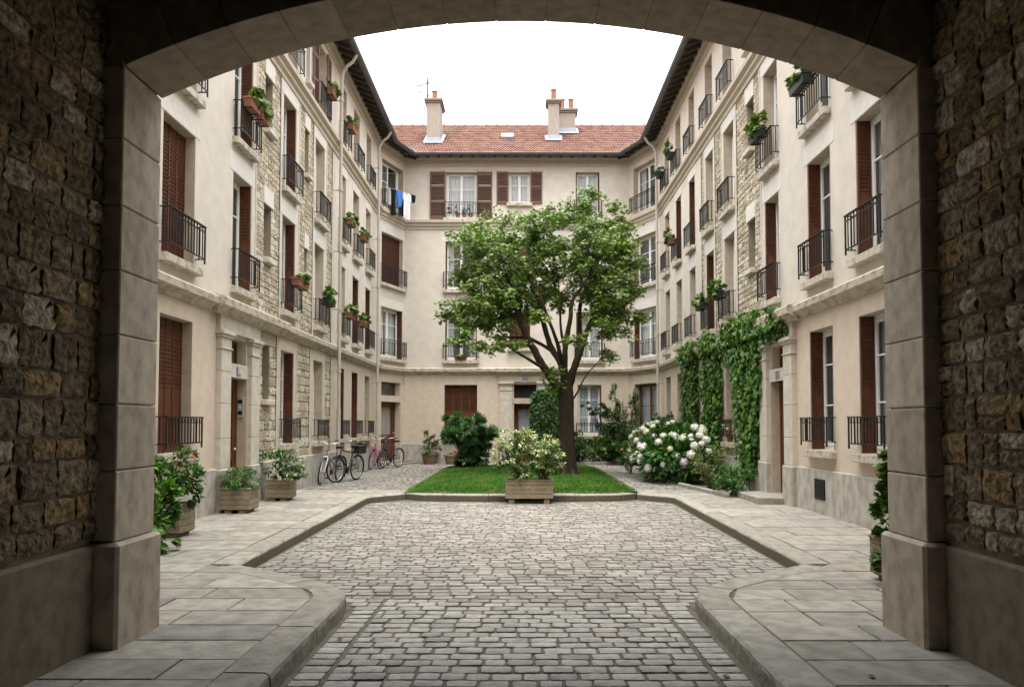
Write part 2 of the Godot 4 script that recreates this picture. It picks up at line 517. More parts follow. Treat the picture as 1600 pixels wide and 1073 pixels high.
func paving() -> void:
	var g := MB.new()
	g.quad(Vector3(-250, -0.3, 250), Vector3(250, -0.3, 250), Vector3(250, -0.3, -250), Vector3(-250, -0.3, -250))
	tag(put(self, "ground", g.mesh(), M.earth), "bare earth under and around the courtyard buildings", "", "", "structure")
	# the roadway and its setts
	var rb := MB.new()
	rb.quad(P(-3.5, ROAD - 0.011, -6), P(3.5, ROAD - 0.011, -6), P(3.5, ROAD - 0.011, 16.9), P(-3.5, ROAD - 0.011, 16.9))
	var road = put(self, "road", rb.mesh(), M.joint)
	tag(road, "grey cobbled carriageway from the archway to the lawn", "", "", "structure")
	var xs := []
	var cols := PackedColorArray()
	var d := 1.2
	var count := 0
	var tone := FastNoiseLite.new()
	tone.seed = 21
	tone.frequency = 0.35
	while d < 16.05:
		var rd := rf(0.132, 0.154)
		var rowgap := rf(0.010, 0.017)
		var half := minf(interp(ROAD_HALF, d), interp(ROAD_HALF, d + rd))
		var runs := [Vector2(-half, half)]
		if d < 7.1:
			runs = [Vector2(-half, -1.27), Vector2(-1.25, 1.25), Vector2(1.27, half)]
		for r in runs:
			var x: float = r.x
			if r.y - r.x > 1.0: x -= rf(0.0, 0.15)
			while x < r.y - 0.03:
				var w := rf(0.155, 0.225)
				var x0 := maxf(x, r.x)
				var x1 := minf(x + w, r.y)
				if r.y - x1 < 0.07: x1 = r.y
				if r.y - r.x < 0.5: x1 = r.y if rng.randf() < 0.7 or x1 > r.y - 0.08 else x1
				var gp := rf(0.007, 0.017)
				if x1 - x0 - gp > 0.04:
					var far := smoothstep(7.5, 10.0, d)
					var sc := Vector3(x1 - x0 - gp, 1.0, rd - rowgap - rf(0.0, 0.004))
					var b := Basis(Vector3.UP, rf(-0.014, 0.014)) * Basis(Vector3.RIGHT, rf(-0.018, 0.018)) * Basis(Vector3.BACK, rf(-0.012, 0.012)) * Basis.from_scale(sc)
					var tr := Transform3D(b, P((x0 + x1) / 2, ROAD + rf(-0.006, 0.003), d + rd / 2))
					if d > 4.35 and count < 300:
						put(road, "cobblestone", sett(rng.randi() % 9), M["sett_%d" % pick([0, 0, 1, 1, 2, 2, 3, 4])], tr)
						count += 1
					else:
						var v := 0.325 + tone.get_noise_2d(x0 * 2.0, d * 2.0) * 0.07 + rf(-0.06, 0.06)
						xs.append(tr)
						cols.append(Color(v * 1.04, v * lerpf(0.985, 0.98, far), v * rf(0.86, 0.93)))
				x = x1
		d += rd
	many(road, "far_cobblestones", sett(3), M.sett_far, xs, cols)
	# the raised court round the lawn, paved with smaller setts
	xs = []
	cols = PackedColorArray()
	var cb := MB.new()
	cb.quad(P(-5.3, -0.02, 16.8), P(5.3, -0.02, 16.8), P(5.3, -0.02, 30), P(-5.3, -0.02, 30))
	var court = put(self, "courtyard_paving", cb.mesh(), M.joint)
	tag(court, "small grey setts around the lawn and along the rear building", "", "", "structure")
	d = 16.6
	while d < 29.4:
		var rd := rf(0.125, 0.145)
		for side in [-1.0, 1.0]:
			var x := 2.6 if d < 26.85 else 0.0
			if d < 17.3: x = interp(KERB_IN, d) + 0.02
			if d < 17.6: x = maxf(x, 2.6)
			var lim := 5.15
			if d < 17.6 and false: lim = 3.6
			x += rf(0, 0.05)
			while x < lim:
				var w := rf(0.13, 0.2)
				if d + rd < 17.62 and x > 3.5: break
				var v := 0.305 + tone.get_noise_2d(x * 2.0 * side, d * 2.0) * 0.08 + rf(-0.07, 0.07)
				xs.append(Transform3D(Basis(Vector3.UP, rf(-0.04, 0.04)) * Basis.from_scale(Vector3(w - rf(0.012, 0.025), 1, rd - rf(0.012, 0.025))), P((x + w / 2) * side, rf(-0.006, 0.002), d + rd / 2)))
				cols.append(Color(v * 1.04, v * 0.985, v * rf(0.84, 0.91)))
				x += w
		d += rd
	many(court, "small_cobblestones", sett(5), M.sett_far, xs, cols)
	# pavements of flagstones on both sides, with kerbstones
	for side in [-1.0, 1.0]:
		var lim: float = -XL + 0.05 if side < 0 else XR + 0.05
		var bed := MB.new()
		var dd := -5.0
		while dd < 17.6:
			var e := minf(dd + 0.2, 17.6)
			var o0 := 2.95 if dd < 5.7 else lim
			bed.quad(P(side * (interp(KERB_IN, dd) - 0.12), -0.014, dd), P(side * o0, -0.014, dd), P(side * o0, -0.014, e), P(side * (interp(KERB_IN, e) - 0.12), -0.014, e))
			dd = e
		var pav = put(self, "pavement", bed.mesh(), M.joint)
		tag(pav, "flagstone pavement beside the bicycles" if side < 0 else "flagstone pavement beside the hydrangea", "", "", "structure")
		d = 1.0
		while d < 17.5:
			var rd := rf(0.36, 0.48)
			if d + rd > 17.3: rd = 17.6 - d
			var out := 2.9 if d + rd < 5.75 else lim
			var x := minf(interp(KERB_IN, d), interp(KERB_IN, d + rd))
			var first := true
			while x < out - 0.02:
				var w := rf(0.5, 1.0)
				if first: w = rf(0.35, 1.0)
				var x1 := minf(x + w, out)
				if out - x1 < 0.22: x1 = out
				var gp := rf(0.004, 0.011)
				var a0 := x + gp
				var a1 := x + gp
				if true:
					a0 = maxf(a0, interp(KERB_IN, d) + 0.012)
					a1 = maxf(a1, interp(KERB_IN, d + rd) + 0.012)
				if x1 - gp - maxf(a0, a1) > -0.3 and x1 - gp > minf(a0, a1) + 0.05:
					var b0 := maxf(x1 - gp, a0 + 0.01)
					var b1 := maxf(x1 - gp, a1 + 0.01)
					var y := rf(-0.004, 0.003)
					var mb := MB.new()
					mb.prism(PackedVector2Array([Vector2(side * a0, -d - gp), Vector2(side * b0, -d - gp), Vector2(side * b1, -d - rd + gp), Vector2(side * a1, -d - rd + gp)]), -0.06, y, 0.006)
					put(pav, "flagstone", mb.mesh(), M["flag_%d" % pick([0, 0, 1, 2, 3])])
				x = x1
				first = false
			d += rd
		# kerbs: front-edge polylines (x, d)
		var near := [Vector2(1.51, 1.0), Vector2(1.51, 6.6), Vector2(1.535, 6.83), Vector2(1.6, 7.02), Vector2(1.70, 7.2), Vector2(1.86, 7.37), Vector2(2.1, 7.58), Vector2(2.36, 7.8), Vector2(3.04, 8.33)]
		var farp := [Vector2(3.03, 8.3), Vector2(3.15, 15.75), Vector2(3.12, 15.92), Vector2(3.0, 16.1), Vector2(2.5, 16.66)]
		for path in [near, farp]:
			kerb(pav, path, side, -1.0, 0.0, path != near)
	# lawn and its edging
	var lawn_kerb := [Vector2(-2.52, 16.70), Vector2(-2.1, 16.38), Vector2(-1.2, 16.24), Vector2(0, 16.17), Vector2(1.2, 16.24), Vector2(2.1, 16.38), Vector2(2.5, 16.70)]
	var lm := MB.new()
	var nx := 22
	var nz := 40
	for j in nz:
		for i in nx:
			var q := []
			for e in [[0, 0], [1, 0], [1, 1], [0, 1]]:
				q.append(lawn_at((i + e[0]) / float(nx), (j + e[1]) / float(nz)))
			lm.trin(q[0], q[1], q[2], Vector3.UP, Vector3.UP, Vector3.UP)
			lm.trin(q[0], q[2], q[3], Vector3.UP, Vector3.UP, Vector3.UP)
	var lawn = put(self, "lawn", lm.mesh(), M.turf)
	tag(lawn, "low rectangular lawn in the middle of the courtyard", "", "", "structure")
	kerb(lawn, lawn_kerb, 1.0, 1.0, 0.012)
	var gx := []
	var gc := PackedColorArray()
	for i in 36000:
		var p := lawn_at(rng.randf(), pow(rng.randf(), 1.25))
		if Vector2(p.x - 1.34, p.z + 21.78).length() < 0.28: continue
		var near_edge := clampf(1.0 - (-p.z - 16.5) / 0.5, 0, 1)
		var bare := clampf(1.0 - Vector2(p.x - 1.5, (p.z + 21.3) * 0.6).length() / 0.9, 0, 1)
		if rng.randf() < bare * 0.7: continue
		var patch := clampf(tone.get_noise_2d(p.x * 1.6 + 30.0, p.z * 1.6) * 2.2 - 0.25, 0, 1)
		if rng.randf() < patch * 0.5: continue
		var sz := rf(0.6, 1.25) * (1.0 - 0.35 * near_edge)
		gx.append(Transform3D(Basis(Vector3.UP, rf(0, TAU)).rotated(Vector3.RIGHT, rf(-0.2, 0.2)) * Basis.from_scale(Vector3(1.2, sz, 1.2)), p))
		var dry := clampf(tone.get_noise_2d(p.x * 3.0, p.z * 3.0) * 1.5 + near_edge * 0.4 + bare * 0.5 + patch * 0.6, 0, 1)
		var c := Color(0.05, 0.17, 0.012).lerp(Color(0.16, 0.19, 0.04), dry) * rf(0.75, 1.3)
		gc.append(c)
	var gm := many(self, "grass", grass_tuft(), M.grass_blade, gx, gc)
	tag(gm, "short green grass growing over the lawn", "grass", "", "stuff")

func lawn_at(u: float, w: float) -> Vector3:
	var x := lerpf(-2.5, 2.5, u)
	var front := 16.45 + 0.26 * pow(absf(x) / 2.5, 4.0)
	var d := lerpf(front, 26.8, w)
	var e := minf(minf(2.5 - absf(x), d - front), 26.8 - d)
	return P(x, -0.005 + 0.05 * smoothstep(0.0, 0.5, e) + 0.05 * smoothstep(0.0, 2.0, e), d)

func grass_tuft() -> ArrayMesh:
	var mb := MB.new()
	for k in 6:
		var a := TAU * k / 6.0 + rf(-0.4, 0.4)
		var o := Vector3(cos(a), 0, sin(a)) * rf(0.0, 0.03)
		var l := Vector3(cos(a + 0.5), 0, sin(a + 0.5)) * rf(0.01, 0.035)
		var s := Vector3(-sin(a), 0, cos(a)) * 0.004
		var h := rf(0.035, 0.065)
		mb.tri(o - s, o + s, o + l * 0.4 + Vector3(0, h * 0.6, 0) + s * 0.7)
		mb.tri(o - s, o + l * 0.4 + Vector3(0, h * 0.6, 0) + s * 0.7, o + l + Vector3(0, h, 0))
	return mb.mesh()

func kerb(parent: Node, path: Array, side: float, inward: float, lift: float, moss_shade := true) -> void:
	var pts := PackedVector2Array()
	for p in path: pts.append(Vector2(p.x * side, p.y))
	var cum := PackedFloat32Array([0.0])
	for i in pts.size() - 1: cum.append(cum[-1] + pts[i].distance_to(pts[i + 1]))
	var total := cum[-1]
	var sample := func(l: float) -> Vector2:
		for i in pts.size() - 1:
			if l <= cum[i + 1] + 1e-5:
				return pts[i].lerp(pts[i + 1], clampf((l - cum[i]) / (cum[i + 1] - cum[i]), 0, 1))
		return pts[-1]
	var l := 0.0
	while l < total - 0.02:
		var e := minf(l + rf(0.75, 1.1), total)
		if total - e < 0.35: e = total
		var stops := [l + 0.006]
		for c in cum:
			if c > l + 0.06 and c < e - 0.06: stops.append(c)
		var nn := int((e - l) / 0.12)
		for k in range(1, nn):
			var c2 := l + (e - l) * k / nn
			var far_off := true
			for st in stops:
				if absf(st - c2) < 0.04: far_off = false
			if far_off: stops.append(c2)
		stops.append(e - 0.006)
		stops.sort()
		var prof := [Vector2(0, -0.2), Vector2(0.004, -0.045), Vector2(0.012, -0.016), Vector2(0.036, 0.0), Vector2(0.285, 0.0), Vector2(0.29, -0.006), Vector2(0.29, -0.2)]
		var dy := rf(-0.004, 0.004) + lift
		var rings := []
		for st in stops:
			var p: Vector2 = sample.call(st)
			var t: Vector2 = (sample.call(minf(st + 0.05, total)) - sample.call(maxf(st - 0.05, 0.0))).normalized()
			var nrm := Vector2(-t.y, t.x) * inward * side
			var ring := PackedVector3Array()
			for q in prof:
				var w: Vector2 = p + nrm * (q.x + (rf(-0.003, 0.004) if q.x < 0.1 else 0.0))
				ring.append(P(w.x, q.y + dy + (rf(-0.004, 0.001) if q.x < 0.1 and q.y > -0.1 else 0.0), w.y))
			rings.append(ring)
		var mb := MB.new()
		for i in rings.size() - 1:
			for j in prof.size() - 1:
				mb.quad(rings[i][j], rings[i + 1][j], rings[i + 1][j + 1], rings[i][j + 1])
		for ring in [rings[0], rings[-1]]:
			for j in range(1, prof.size() - 1):
				mb.tri(ring[0], ring[j], ring[j + 1])
		var ks := put(parent, "kerbstone", mb.mesh(), M["kerb_%d" % (rng.randi() % 2)])
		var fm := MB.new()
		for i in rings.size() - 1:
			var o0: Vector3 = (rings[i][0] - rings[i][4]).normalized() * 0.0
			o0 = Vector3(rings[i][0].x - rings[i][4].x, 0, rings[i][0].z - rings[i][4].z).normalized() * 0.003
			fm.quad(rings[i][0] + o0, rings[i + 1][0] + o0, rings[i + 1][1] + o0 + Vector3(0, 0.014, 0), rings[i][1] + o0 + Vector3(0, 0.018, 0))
		if moss_shade: put(ks, "moss_shade_face", fm.mesh(), M.kerb_moss_shade)  # strip coloured for both moss and the shade on the face
		l = e

# ---------------------------------------------------------------- facades: local axes s along, h up, t out of the wall
func wall_mesh(s0: float, s1: float, h0: float, h1: float, holes: Array) -> ArrayMesh:   # holes: [s0, s1, h0, h1, depth]
	var ss := [s0, s1]
	var hs := [h0, h1]
	for q in holes:
		for z in [q[0], q[1]]:
			if z > s0 and z < s1 and not ss.has(z): ss.append(z)
		for z in [q[2], q[3]]:
			if z > h0 and z < h1 and not hs.has(z): hs.append(z)
	ss.sort(); hs.sort()
	var mb := MB.new()
	for i in ss.size() - 1:
		for j in hs.size() - 1:
			var cs: float = (ss[i] + ss[i + 1]) / 2
			var chh: float = (hs[j] + hs[j + 1]) / 2
			var open := false
			for q in holes:
				if cs > q[0] and cs < q[1] and chh > q[2] and chh < q[3]: open = true
			if not open:
				mb.quad(Vector3(ss[i], hs[j], 0), Vector3(ss[i + 1], hs[j], 0), Vector3(ss[i + 1], hs[j + 1], 0), Vector3(ss[i], hs[j + 1], 0))
	for q in holes:
		if q[3] <= h0 + 0.001 or q[2] >= h1 - 0.001: continue
		var e: float = -q[4]
		var a := maxf(q[2], h0)
		var b := minf(q[3], h1)
		mb.quad(Vector3(q[0], a, 0), Vector3(q[0], b, 0), Vector3(q[0], b, e), Vector3(q[0], a, e))
		mb.quad(Vector3(q[1], a, 0), Vector3(q[1], b, 0), Vector3(q[1], b, e), Vector3(q[1], a, e))
		if q[3] < h1 + 0.001: mb.quad(Vector3(q[0], q[3], 0), Vector3(q[1], q[3], 0), Vector3(q[1], q[3], e), Vector3(q[0], q[3], e))
		if q[2] > h0 - 0.001: mb.quad(Vector3(q[0], q[2], 0), Vector3(q[1], q[2], 0), Vector3(q[1], q[2], e), Vector3(q[0], q[2], e))
	return mb.mesh()

func key_mesh(key: String, f: Callable) -> ArrayMesh:
	if not cache.has(key): cache[key] = f.call()
	return cache[key]

func r2(x: float) -> float:
	return snappedf(x, 0.01)

func shutter_leaf(w: float, h: float, style: String) -> ArrayMesh:    # x 0..w, y 0..h, outer face towards +z
	return key_mesh("leaf_%s_%.2f_%.2f" % [style, w, h], func():
		var mb := MB.new()
		if style == "wood":
			var st := 0.055
			mb.cbox(Vector3(0, 0, 0), Vector3(st, h, 0.036), 0.004)
			mb.cbox(Vector3(w - st, 0, 0), Vector3(w, h, 0.036), 0.004)
			var rails := [0.0, h * 0.33, h * 0.66, h - 0.08] if h > 1.6 else [0.0, h * 0.5, h - 0.08]
			for y in rails:
				mb.cbox(Vector3(st, y, 0.001), Vector3(w - st, y + (0.1 if y == 0.0 else 0.07), 0.034), 0.004)
			var y := 0.12
			while y < h - 0.1:
				var clash := false
				for r in rails:
					if y > r - 0.02 and y < r + 0.085: clash = true
				if not clash:
					mb.box(Vector3(st, -0.026, -0.004), Vector3(w - st, 0.026, 0.004), Transform3D(Basis(Vector3.RIGHT, 0.75), Vector3(0, y, 0.018)))
				y += 0.056
		else:
			mb.box(Vector3(0, 0, 0), Vector3(w, h, 0.012))
			mb.box(Vector3(0, 0, 0.012), Vector3(0.016, h, 0.024))
			mb.box(Vector3(w - 0.016, 0, 0.012), Vector3(w, h, 0.024))
			var y := 0.05 if style == "metal" else h * 0.52
			while y < h - 0.05:
				mb.box(Vector3(0.03, -0.019, -0.003), Vector3(w - 0.03, 0.019, 0.003), Transform3D(Basis(Vector3.RIGHT, 0.55), Vector3(0, y, 0.018)))
				y += 0.062
			if style == "plain":
				mb.box(Vector3(0.016, h * 0.49, 0.012), Vector3(w - 0.016, h * 0.5, 0.02))
		return mb.mesh())

func railing_mesh(w: float, h: float, style: int) -> ArrayMesh:    # x 0..w, stands out to z = 0.12
	return key_mesh("rail_%.2f_%.2f_%d" % [w, h, style], func():
		var mb := MB.new()
		var z := 0.12
		var r := 0.011
		mb.box(Vector3(0, h - 0.018, z - 0.022), Vector3(w, h, z + 0.022))
		mb.box(Vector3(0, 0.05, z - 0.01), Vector3(w, 0.068, z + 0.01))
		mb.box(Vector3(0, h - 0.1, z - 0.01), Vector3(w, h - 0.085, z + 0.01))
		for x in [0.0, w - 0.022]:
			mb.box(Vector3(x, h - 0.017, -0.05), Vector3(x + 0.022, h - 0.002, z - 0.02))
			mb.box(Vector3(x, 0.05, -0.05), Vector3(x + 0.022, 0.065, z - 0.01))
			mb.box(Vector3(x, -0.02, z - r), Vector3(x + 0.022, h - 0.015, z + r))
			mb.box(Vector3(x, 0.05, 0.02), Vector3(x + 0.018, h - 0.02, 0.036))
		var n := int(round(w / 0.105))
		for i in range(1, n):
			var x := w * i / n
			mb.box(Vector3(x - 0.0075, 0.068, z - 0.0075), Vector3(x + 0.0075, h - 0.1 if style == 1 else h - 0.018, z + 0.0075))
			if style == 1:
				mb.box(Vector3(x - 0.02, h - 0.085, z - 0.006), Vector3(x + 0.02, h - 0.02, z + 0.006))
			if style == 2 and i % 2 == 1:
				var p := PackedVector3Array()
				for k in 9: p.append(Vector3(x + 0.035 * cos(TAU * k / 8.0), 0.03 + 0.03 * sin(TAU * k / 8.0), z))
				mb.tube(p, PackedFloat32Array([0.005]), 4, false)
		return mb.mesh())

func curtain_mesh(w: float, h: float, folds: float) -> ArrayMesh:
	return key_mesh("cur_%.2f_%.2f_%.1f" % [w, h, folds], func():
		var mb := MB.new()
		var n := int(w * 46) + 4
		for i in n:
			var q := []
			for k in 2:
				var x := w * (i + k) / float(n)
				var z := 0.022 * sin(x * folds * TAU) + 0.010 * sin(x * folds * 2.3 * TAU + 1.0)
				var dz := 0.022 * folds * TAU * cos(x * folds * TAU) + 0.010 * folds * 2.3 * TAU * cos(x * folds * 2.3 * TAU + 1.0)
				q.append([x, z, Vector3(-dz, 0, 1).normalized()])
			mb.trin(Vector3(q[0][0], 0, q[0][1]), Vector3(q[1][0], 0, q[1][1]), Vector3(q[1][0], h, q[1][1] * 0.6), q[0][2], q[1][2], q[1][2])
			mb.trin(Vector3(q[0][0], 0, q[0][1]), Vector3(q[1][0], h, q[1][1] * 0.6), Vector3(q[0][0], h, q[0][1] * 0.6), q[0][2], q[1][2], q[0][2])
		return mb.mesh())

# One window: `par` is the building, X the facade's frame. o: shutter, rail, sill, lintel, curtain, bars, open, frame
func window(par: Node, X: Transform3D, s0: float, s1: float, h0: float, h1: float, o: Dictionary) -> Node3D:
	var w := s1 - s0
	var h := h1 - h0
	var rec: float = o.get("rec", 0.22)
	var W := X * Transform3D(Basis(), Vector3(s0, h0, 0))
	var bars: Array = o.get("bars", [0.72])
	var fm: Material = M[o.get("frame", "white_paint")]
	var fr := key_mesh("frame_%.2f_%.2f_%s" % [w, h, bars], func():
		var mb := MB.new()
		var z0 := -rec - 0.05
		var z1 := -rec
		var t := 0.055
		mb.cbox(Vector3(0, 0, z0), Vector3(t, h, z1), 0.006)
		mb.cbox(Vector3(w - t, 0, z0), Vector3(w, h, z1), 0.006)
		mb.cbox(Vector3(t, h - t, z0 + 0.002), Vector3(w - t, h, z1 - 0.002), 0.006)
		mb.cbox(Vector3(t, 0, z0 + 0.002), Vector3(w - t, t * 1.3, z1 - 0.002), 0.006)
		return mb.mesh())
	var win := put(par, "window", fr, fm, W)
	put(win, "jamb", key_mesh("jamb_%.2f_%.2f_%.2f" % [w, h, rec], func():
		var mb := MB.new()
		var n := 3
		for k in n:
			for x in [[-0.03, 0.007], [w - 0.007, w + 0.03]]:
				mb.box(Vector3(x[0], h * k / n + 0.003, -rec - 0.01), Vector3(x[1], h * (k + 1) / n - 0.003, -0.003))
		mb.box(Vector3(0.008, h - 0.007, -rec - 0.01), Vector3(w - 0.008, h + 0.03, -0.003))
		return mb.mesh()), M.jamb_stone)
	var cw := (w - 0.11) / 2.0
	var ch := h - 0.055 - 0.075
	for side in 2:
		var cm := key_mesh("case_%.2f_%.2f_%s" % [cw, ch, bars], func():
			var mb := MB.new()
			var t := 0.05
			mb.cbox(Vector3(0, 0, -0.02), Vector3(t, ch, 0.02), 0.005)
			mb.cbox(Vector3(cw - t, 0, -0.02), Vector3(cw, ch, 0.02), 0.005)
			mb.cbox(Vector3(t, ch - t, -0.018), Vector3(cw - t, ch, 0.018), 0.005)
			mb.cbox(Vector3(t, 0, -0.018), Vector3(cw - t, t * 1.5, 0.018), 0.005)
			for b in bars:
				mb.box(Vector3(t, ch * b - 0.012, -0.014), Vector3(cw - t, ch * b + 0.012, 0.014))
			return mb.mesh())
		var cx := Transform3D(Basis(), Vector3(0.055 + side * (cw + 0.0), 0.075, -rec - 0.012))
		if o.get("open", -1) == side:
			cx = Transform3D(Basis(Vector3.UP, o.get("swing", 1.3) * (1 if side == 0 else -1)), Vector3(0.055 if side == 0 else w - 0.055, 0.075, -rec - 0.03)) * Transform3D(Basis(), Vector3(0 if side == 0 else -cw, 0, 0))
		elif o.get("open", -1) == 2 and side == 0:
			cx = Transform3D(Basis(Vector3.UP, 1.45), Vector3(0.055, 0.075, -rec - 0.03))
		put(win, "casement", cm, fm, cx)
		var edges := [0.075]
		for b in bars: edges.append(ch * b)
		edges.append(ch - 0.05)
		for i in edges.size() - 1:
			var ph: float = edges[i + 1] - edges[i]
			var pm := key_mesh("pane_%.2f_%.2f" % [cw, ph], func():
				var mb := MB.new()
				mb.quad(Vector3(0.045, 0, 0), Vector3(cw - 0.045, 0, 0), Vector3(cw - 0.045, ph, 0), Vector3(0.045, ph, 0))
				return mb.mesh())
			put(win, "pane", pm, M.glass, cx * Transform3D(Basis(), Vector3(0, edges[i], -0.004)))
	var cur = o.get("curtain", 0)
	if cur == 1:      # two nets with a gap
		for side in 2:
			var mw := r2(w * 0.47)
			put(win, "curtain", curtain_mesh(mw, r2(h - 0.06), 9.0), M.curtain, Transform3D(Basis(), Vector3(0.01 if side == 0 else w - mw - 0.01, 0.02, -rec - 0.13)))
	elif cur == 2:    # drawn right across
		put(win, "curtain", curtain_mesh(r2(w), r2(h - 0.06), 6.0), M.curtain, Transform3D(Basis(), Vector3(0, 0.02, -rec - 0.13)))
	elif cur == 3:    # gathered to the sides
		for side in 2:
			var mw := r2(w * 0.25)
			put(win, "curtain", curtain_mesh(mw, r2(h - 0.06), 11.0), M.curtain, Transform3D(Basis(), Vector3(0.0 if side == 0 else w - mw, 0.02, -rec - 0.13)))
	elif cur == 4:    # lace
		put(win, "curtain", curtain_mesh(r2(w), r2(h - 0.06), 5.0), M.lace, Transform3D(Basis(), Vector3(0, 0.02, -rec - 0.13)))
	var sh: String = o.get("shutter", "")
	var sm: Material = M[o.get("shade", "shutter_brown")]
	if sh.begins_with("F"):
		for side in 2:
			if sh == "F0" and side == 1 or sh == "F1" and side == 0: continue
			var b := Basis(Vector3(0, 0, -1), Vector3.UP, Vector3(1, 0, 0)) if side == 0 else Basis(Vector3(0, 0, 1), Vector3.UP, Vector3(-1, 0, 0))
			var org := Vector3(0.022, 0.01, -0.008) if side == 0 else Vector3(w - 0.022, 0.01, -rec + 0.008)
			put(win, "shutter", shutter_leaf(r2(rec - 0.016), r2(h - 0.02), "metal" if o.get("louvre", false) else "plain"), sm, Transform3D(b, org))
	elif sh == "C" or sh == "P":
		var nl := 4
		var lw := r2((w - 0.01) / nl)
		for k in nl:
			var tilt := 0.05 if k % 2 == 0 else -0.05
			put(win, "shutter", shutter_leaf(lw, r2(h - 0.02), "metal" if sh == "C" else "plain"), sm, Transform3D(Basis(Vector3.UP, tilt), Vector3(0.004 + k * (w - 0.01) / nl, 0.01, -rec + 0.04 + (0.0 if k % 2 == 0 else -lw * 0.05))))
	elif sh == "L":
		var lw: float = r2(o.get("leafw", w / 2))
		for side in 2:
			put(win, "shutter", shutter_leaf(lw, r2(h + 0.02), "wood"), M.shutter_wood, Transform3D(Basis(Vector3.UP, 0.03 if side == 1 else -0.03), Vector3(-lw - 0.005 if side == 0 else w + 0.005, -0.01, 0.03)))
	var rail: int = o.get("rail", 0)
	if rail:
		var rw := r2(w + 0.14)
		put(win, "railing", railing_mesh(rw, o.get("railh", 0.58), rail - 1), M.iron, Transform3D(Basis(), Vector3(-0.07, 0.1, 0.03)))
	if o.get("sill", true):
		put(win, "sill", key_mesh("sill_%.2f" % w, func():
			var mb := MB.new()
			mb.cbox(Vector3(-0.08, -0.115, -rec + 0.0), Vector3(w + 0.08, 0.012, 0.13), 0.012)
			return mb.mesh()), M.sill)
	if o.get("lintel", false):
		put(win, "lintel", key_mesh("lintel_%.2f" % w, func():
			var mb := MB.new()
			mb.cbox(Vector3(-0.16, 0.004, -0.06), Vector3(w + 0.16, 0.34, 0.007), 0.003)
			return mb.mesh()), M.lintel, Transform3D(Basis(), Vector3(0, h, 0)))
	return win

func slot(par: Node, X: Transform3D, s0: float, s1: float, h0: float, h1: float, deep := 0.2, sill := true, lintel := false) -> void:
	var w := s1 - s0
	var h := h1 - h0
	var mb := MB.new()
	mb.box(Vector3(0, 0, -deep - 0.05), Vector3(0.04, h, -deep))
	mb.box(Vector3(w - 0.04, 0, -deep - 0.05), Vector3(w, h, -deep))
	mb.box(Vector3(0.04, h - 0.04, -deep - 0.05), Vector3(w - 0.04, h, -deep - 0.002))
	mb.box(Vector3(0.04, 0, -deep - 0.05), Vector3(w - 0.04, 0.05, -deep - 0.002))
	var win := put(par, "slot_window", mb.mesh(), M.white_paint, X * Transform3D(Basis(), Vector3(s0, h0, 0)))
	var pm := MB.new()
	pm.quad(Vector3(0.03, 0.03, -deep - 0.03), Vector3(w - 0.03, 0.03, -deep - 0.03), Vector3(w - 0.03, h - 0.03, -deep - 0.03), Vector3(0.03, h - 0.03, -deep - 0.03))
	put(win, "pane", pm.mesh(), M.glass)
	if sill:
		var sm := MB.new()
		sm.cbox(Vector3(-0.04, -0.10, -deep), Vector3(w + 0.04, 0.01, 0.11), 0.01)
		put(win, "sill", sm.mesh(), M.limestone)
	if lintel:
		var sm := MB.new()
		sm.cbox(Vector3(-0.08, 0.004, -0.08), Vector3(w + 0.08, 0.36, 0.02), 0.006)
		put(win, "lintel", sm.mesh(), M.lintel, Transform3D(Basis(), Vector3(0, h, 0)))

func profile_run(a: float, b: float, prof: Array) -> ArrayMesh:   # a moulding along s, profile of (t, h)
	var mb := MB.new()
	for i in prof.size() - 1:
		mb.quad(Vector3(a, prof[i].y, prof[i].x), Vector3(b, prof[i].y, prof[i].x), Vector3(b, prof[i + 1].y, prof[i + 1].x), Vector3(a, prof[i + 1].y, prof[i + 1].x))
	for e in [a, b]:
		for i in range(1, prof.size() - 1):
			mb.tri(Vector3(e, prof[0].y, prof[0].x), Vector3(e, prof[i].y, prof[i].x), Vector3(e, prof[i + 1].y, prof[i + 1].x))
	return mb.mesh()

const CORN1 := [Vector2(-0.02, 3.38), Vector2(0.04, 3.38), Vector2(0.05, 3.43), Vector2(0.12, 3.48), Vector2(0.17, 3.5), Vector2(0.18, 3.60), Vector2(0.16, 3.625), Vector2(-0.02, 3.66)]
const CORN2 := [Vector2(-0.02, 9.02), Vector2(0.03, 9.02), Vector2(0.04, 9.10), Vector2(0.10, 9.15), Vector2(0.10, 9.22), Vector2(0.18, 9.27), Vector2(0.19, 9.36), Vector2(-0.02, 9.395)]
const FRIEZE := [Vector2(-0.02, 11.50), Vector2(0.03, 11.50), Vector2(0.05, 11.55), Vector2(0.05, 11.72), Vector2(0.10, 11.80), Vector2(0.10, 11.98), Vector2(-0.02, 11.98)]

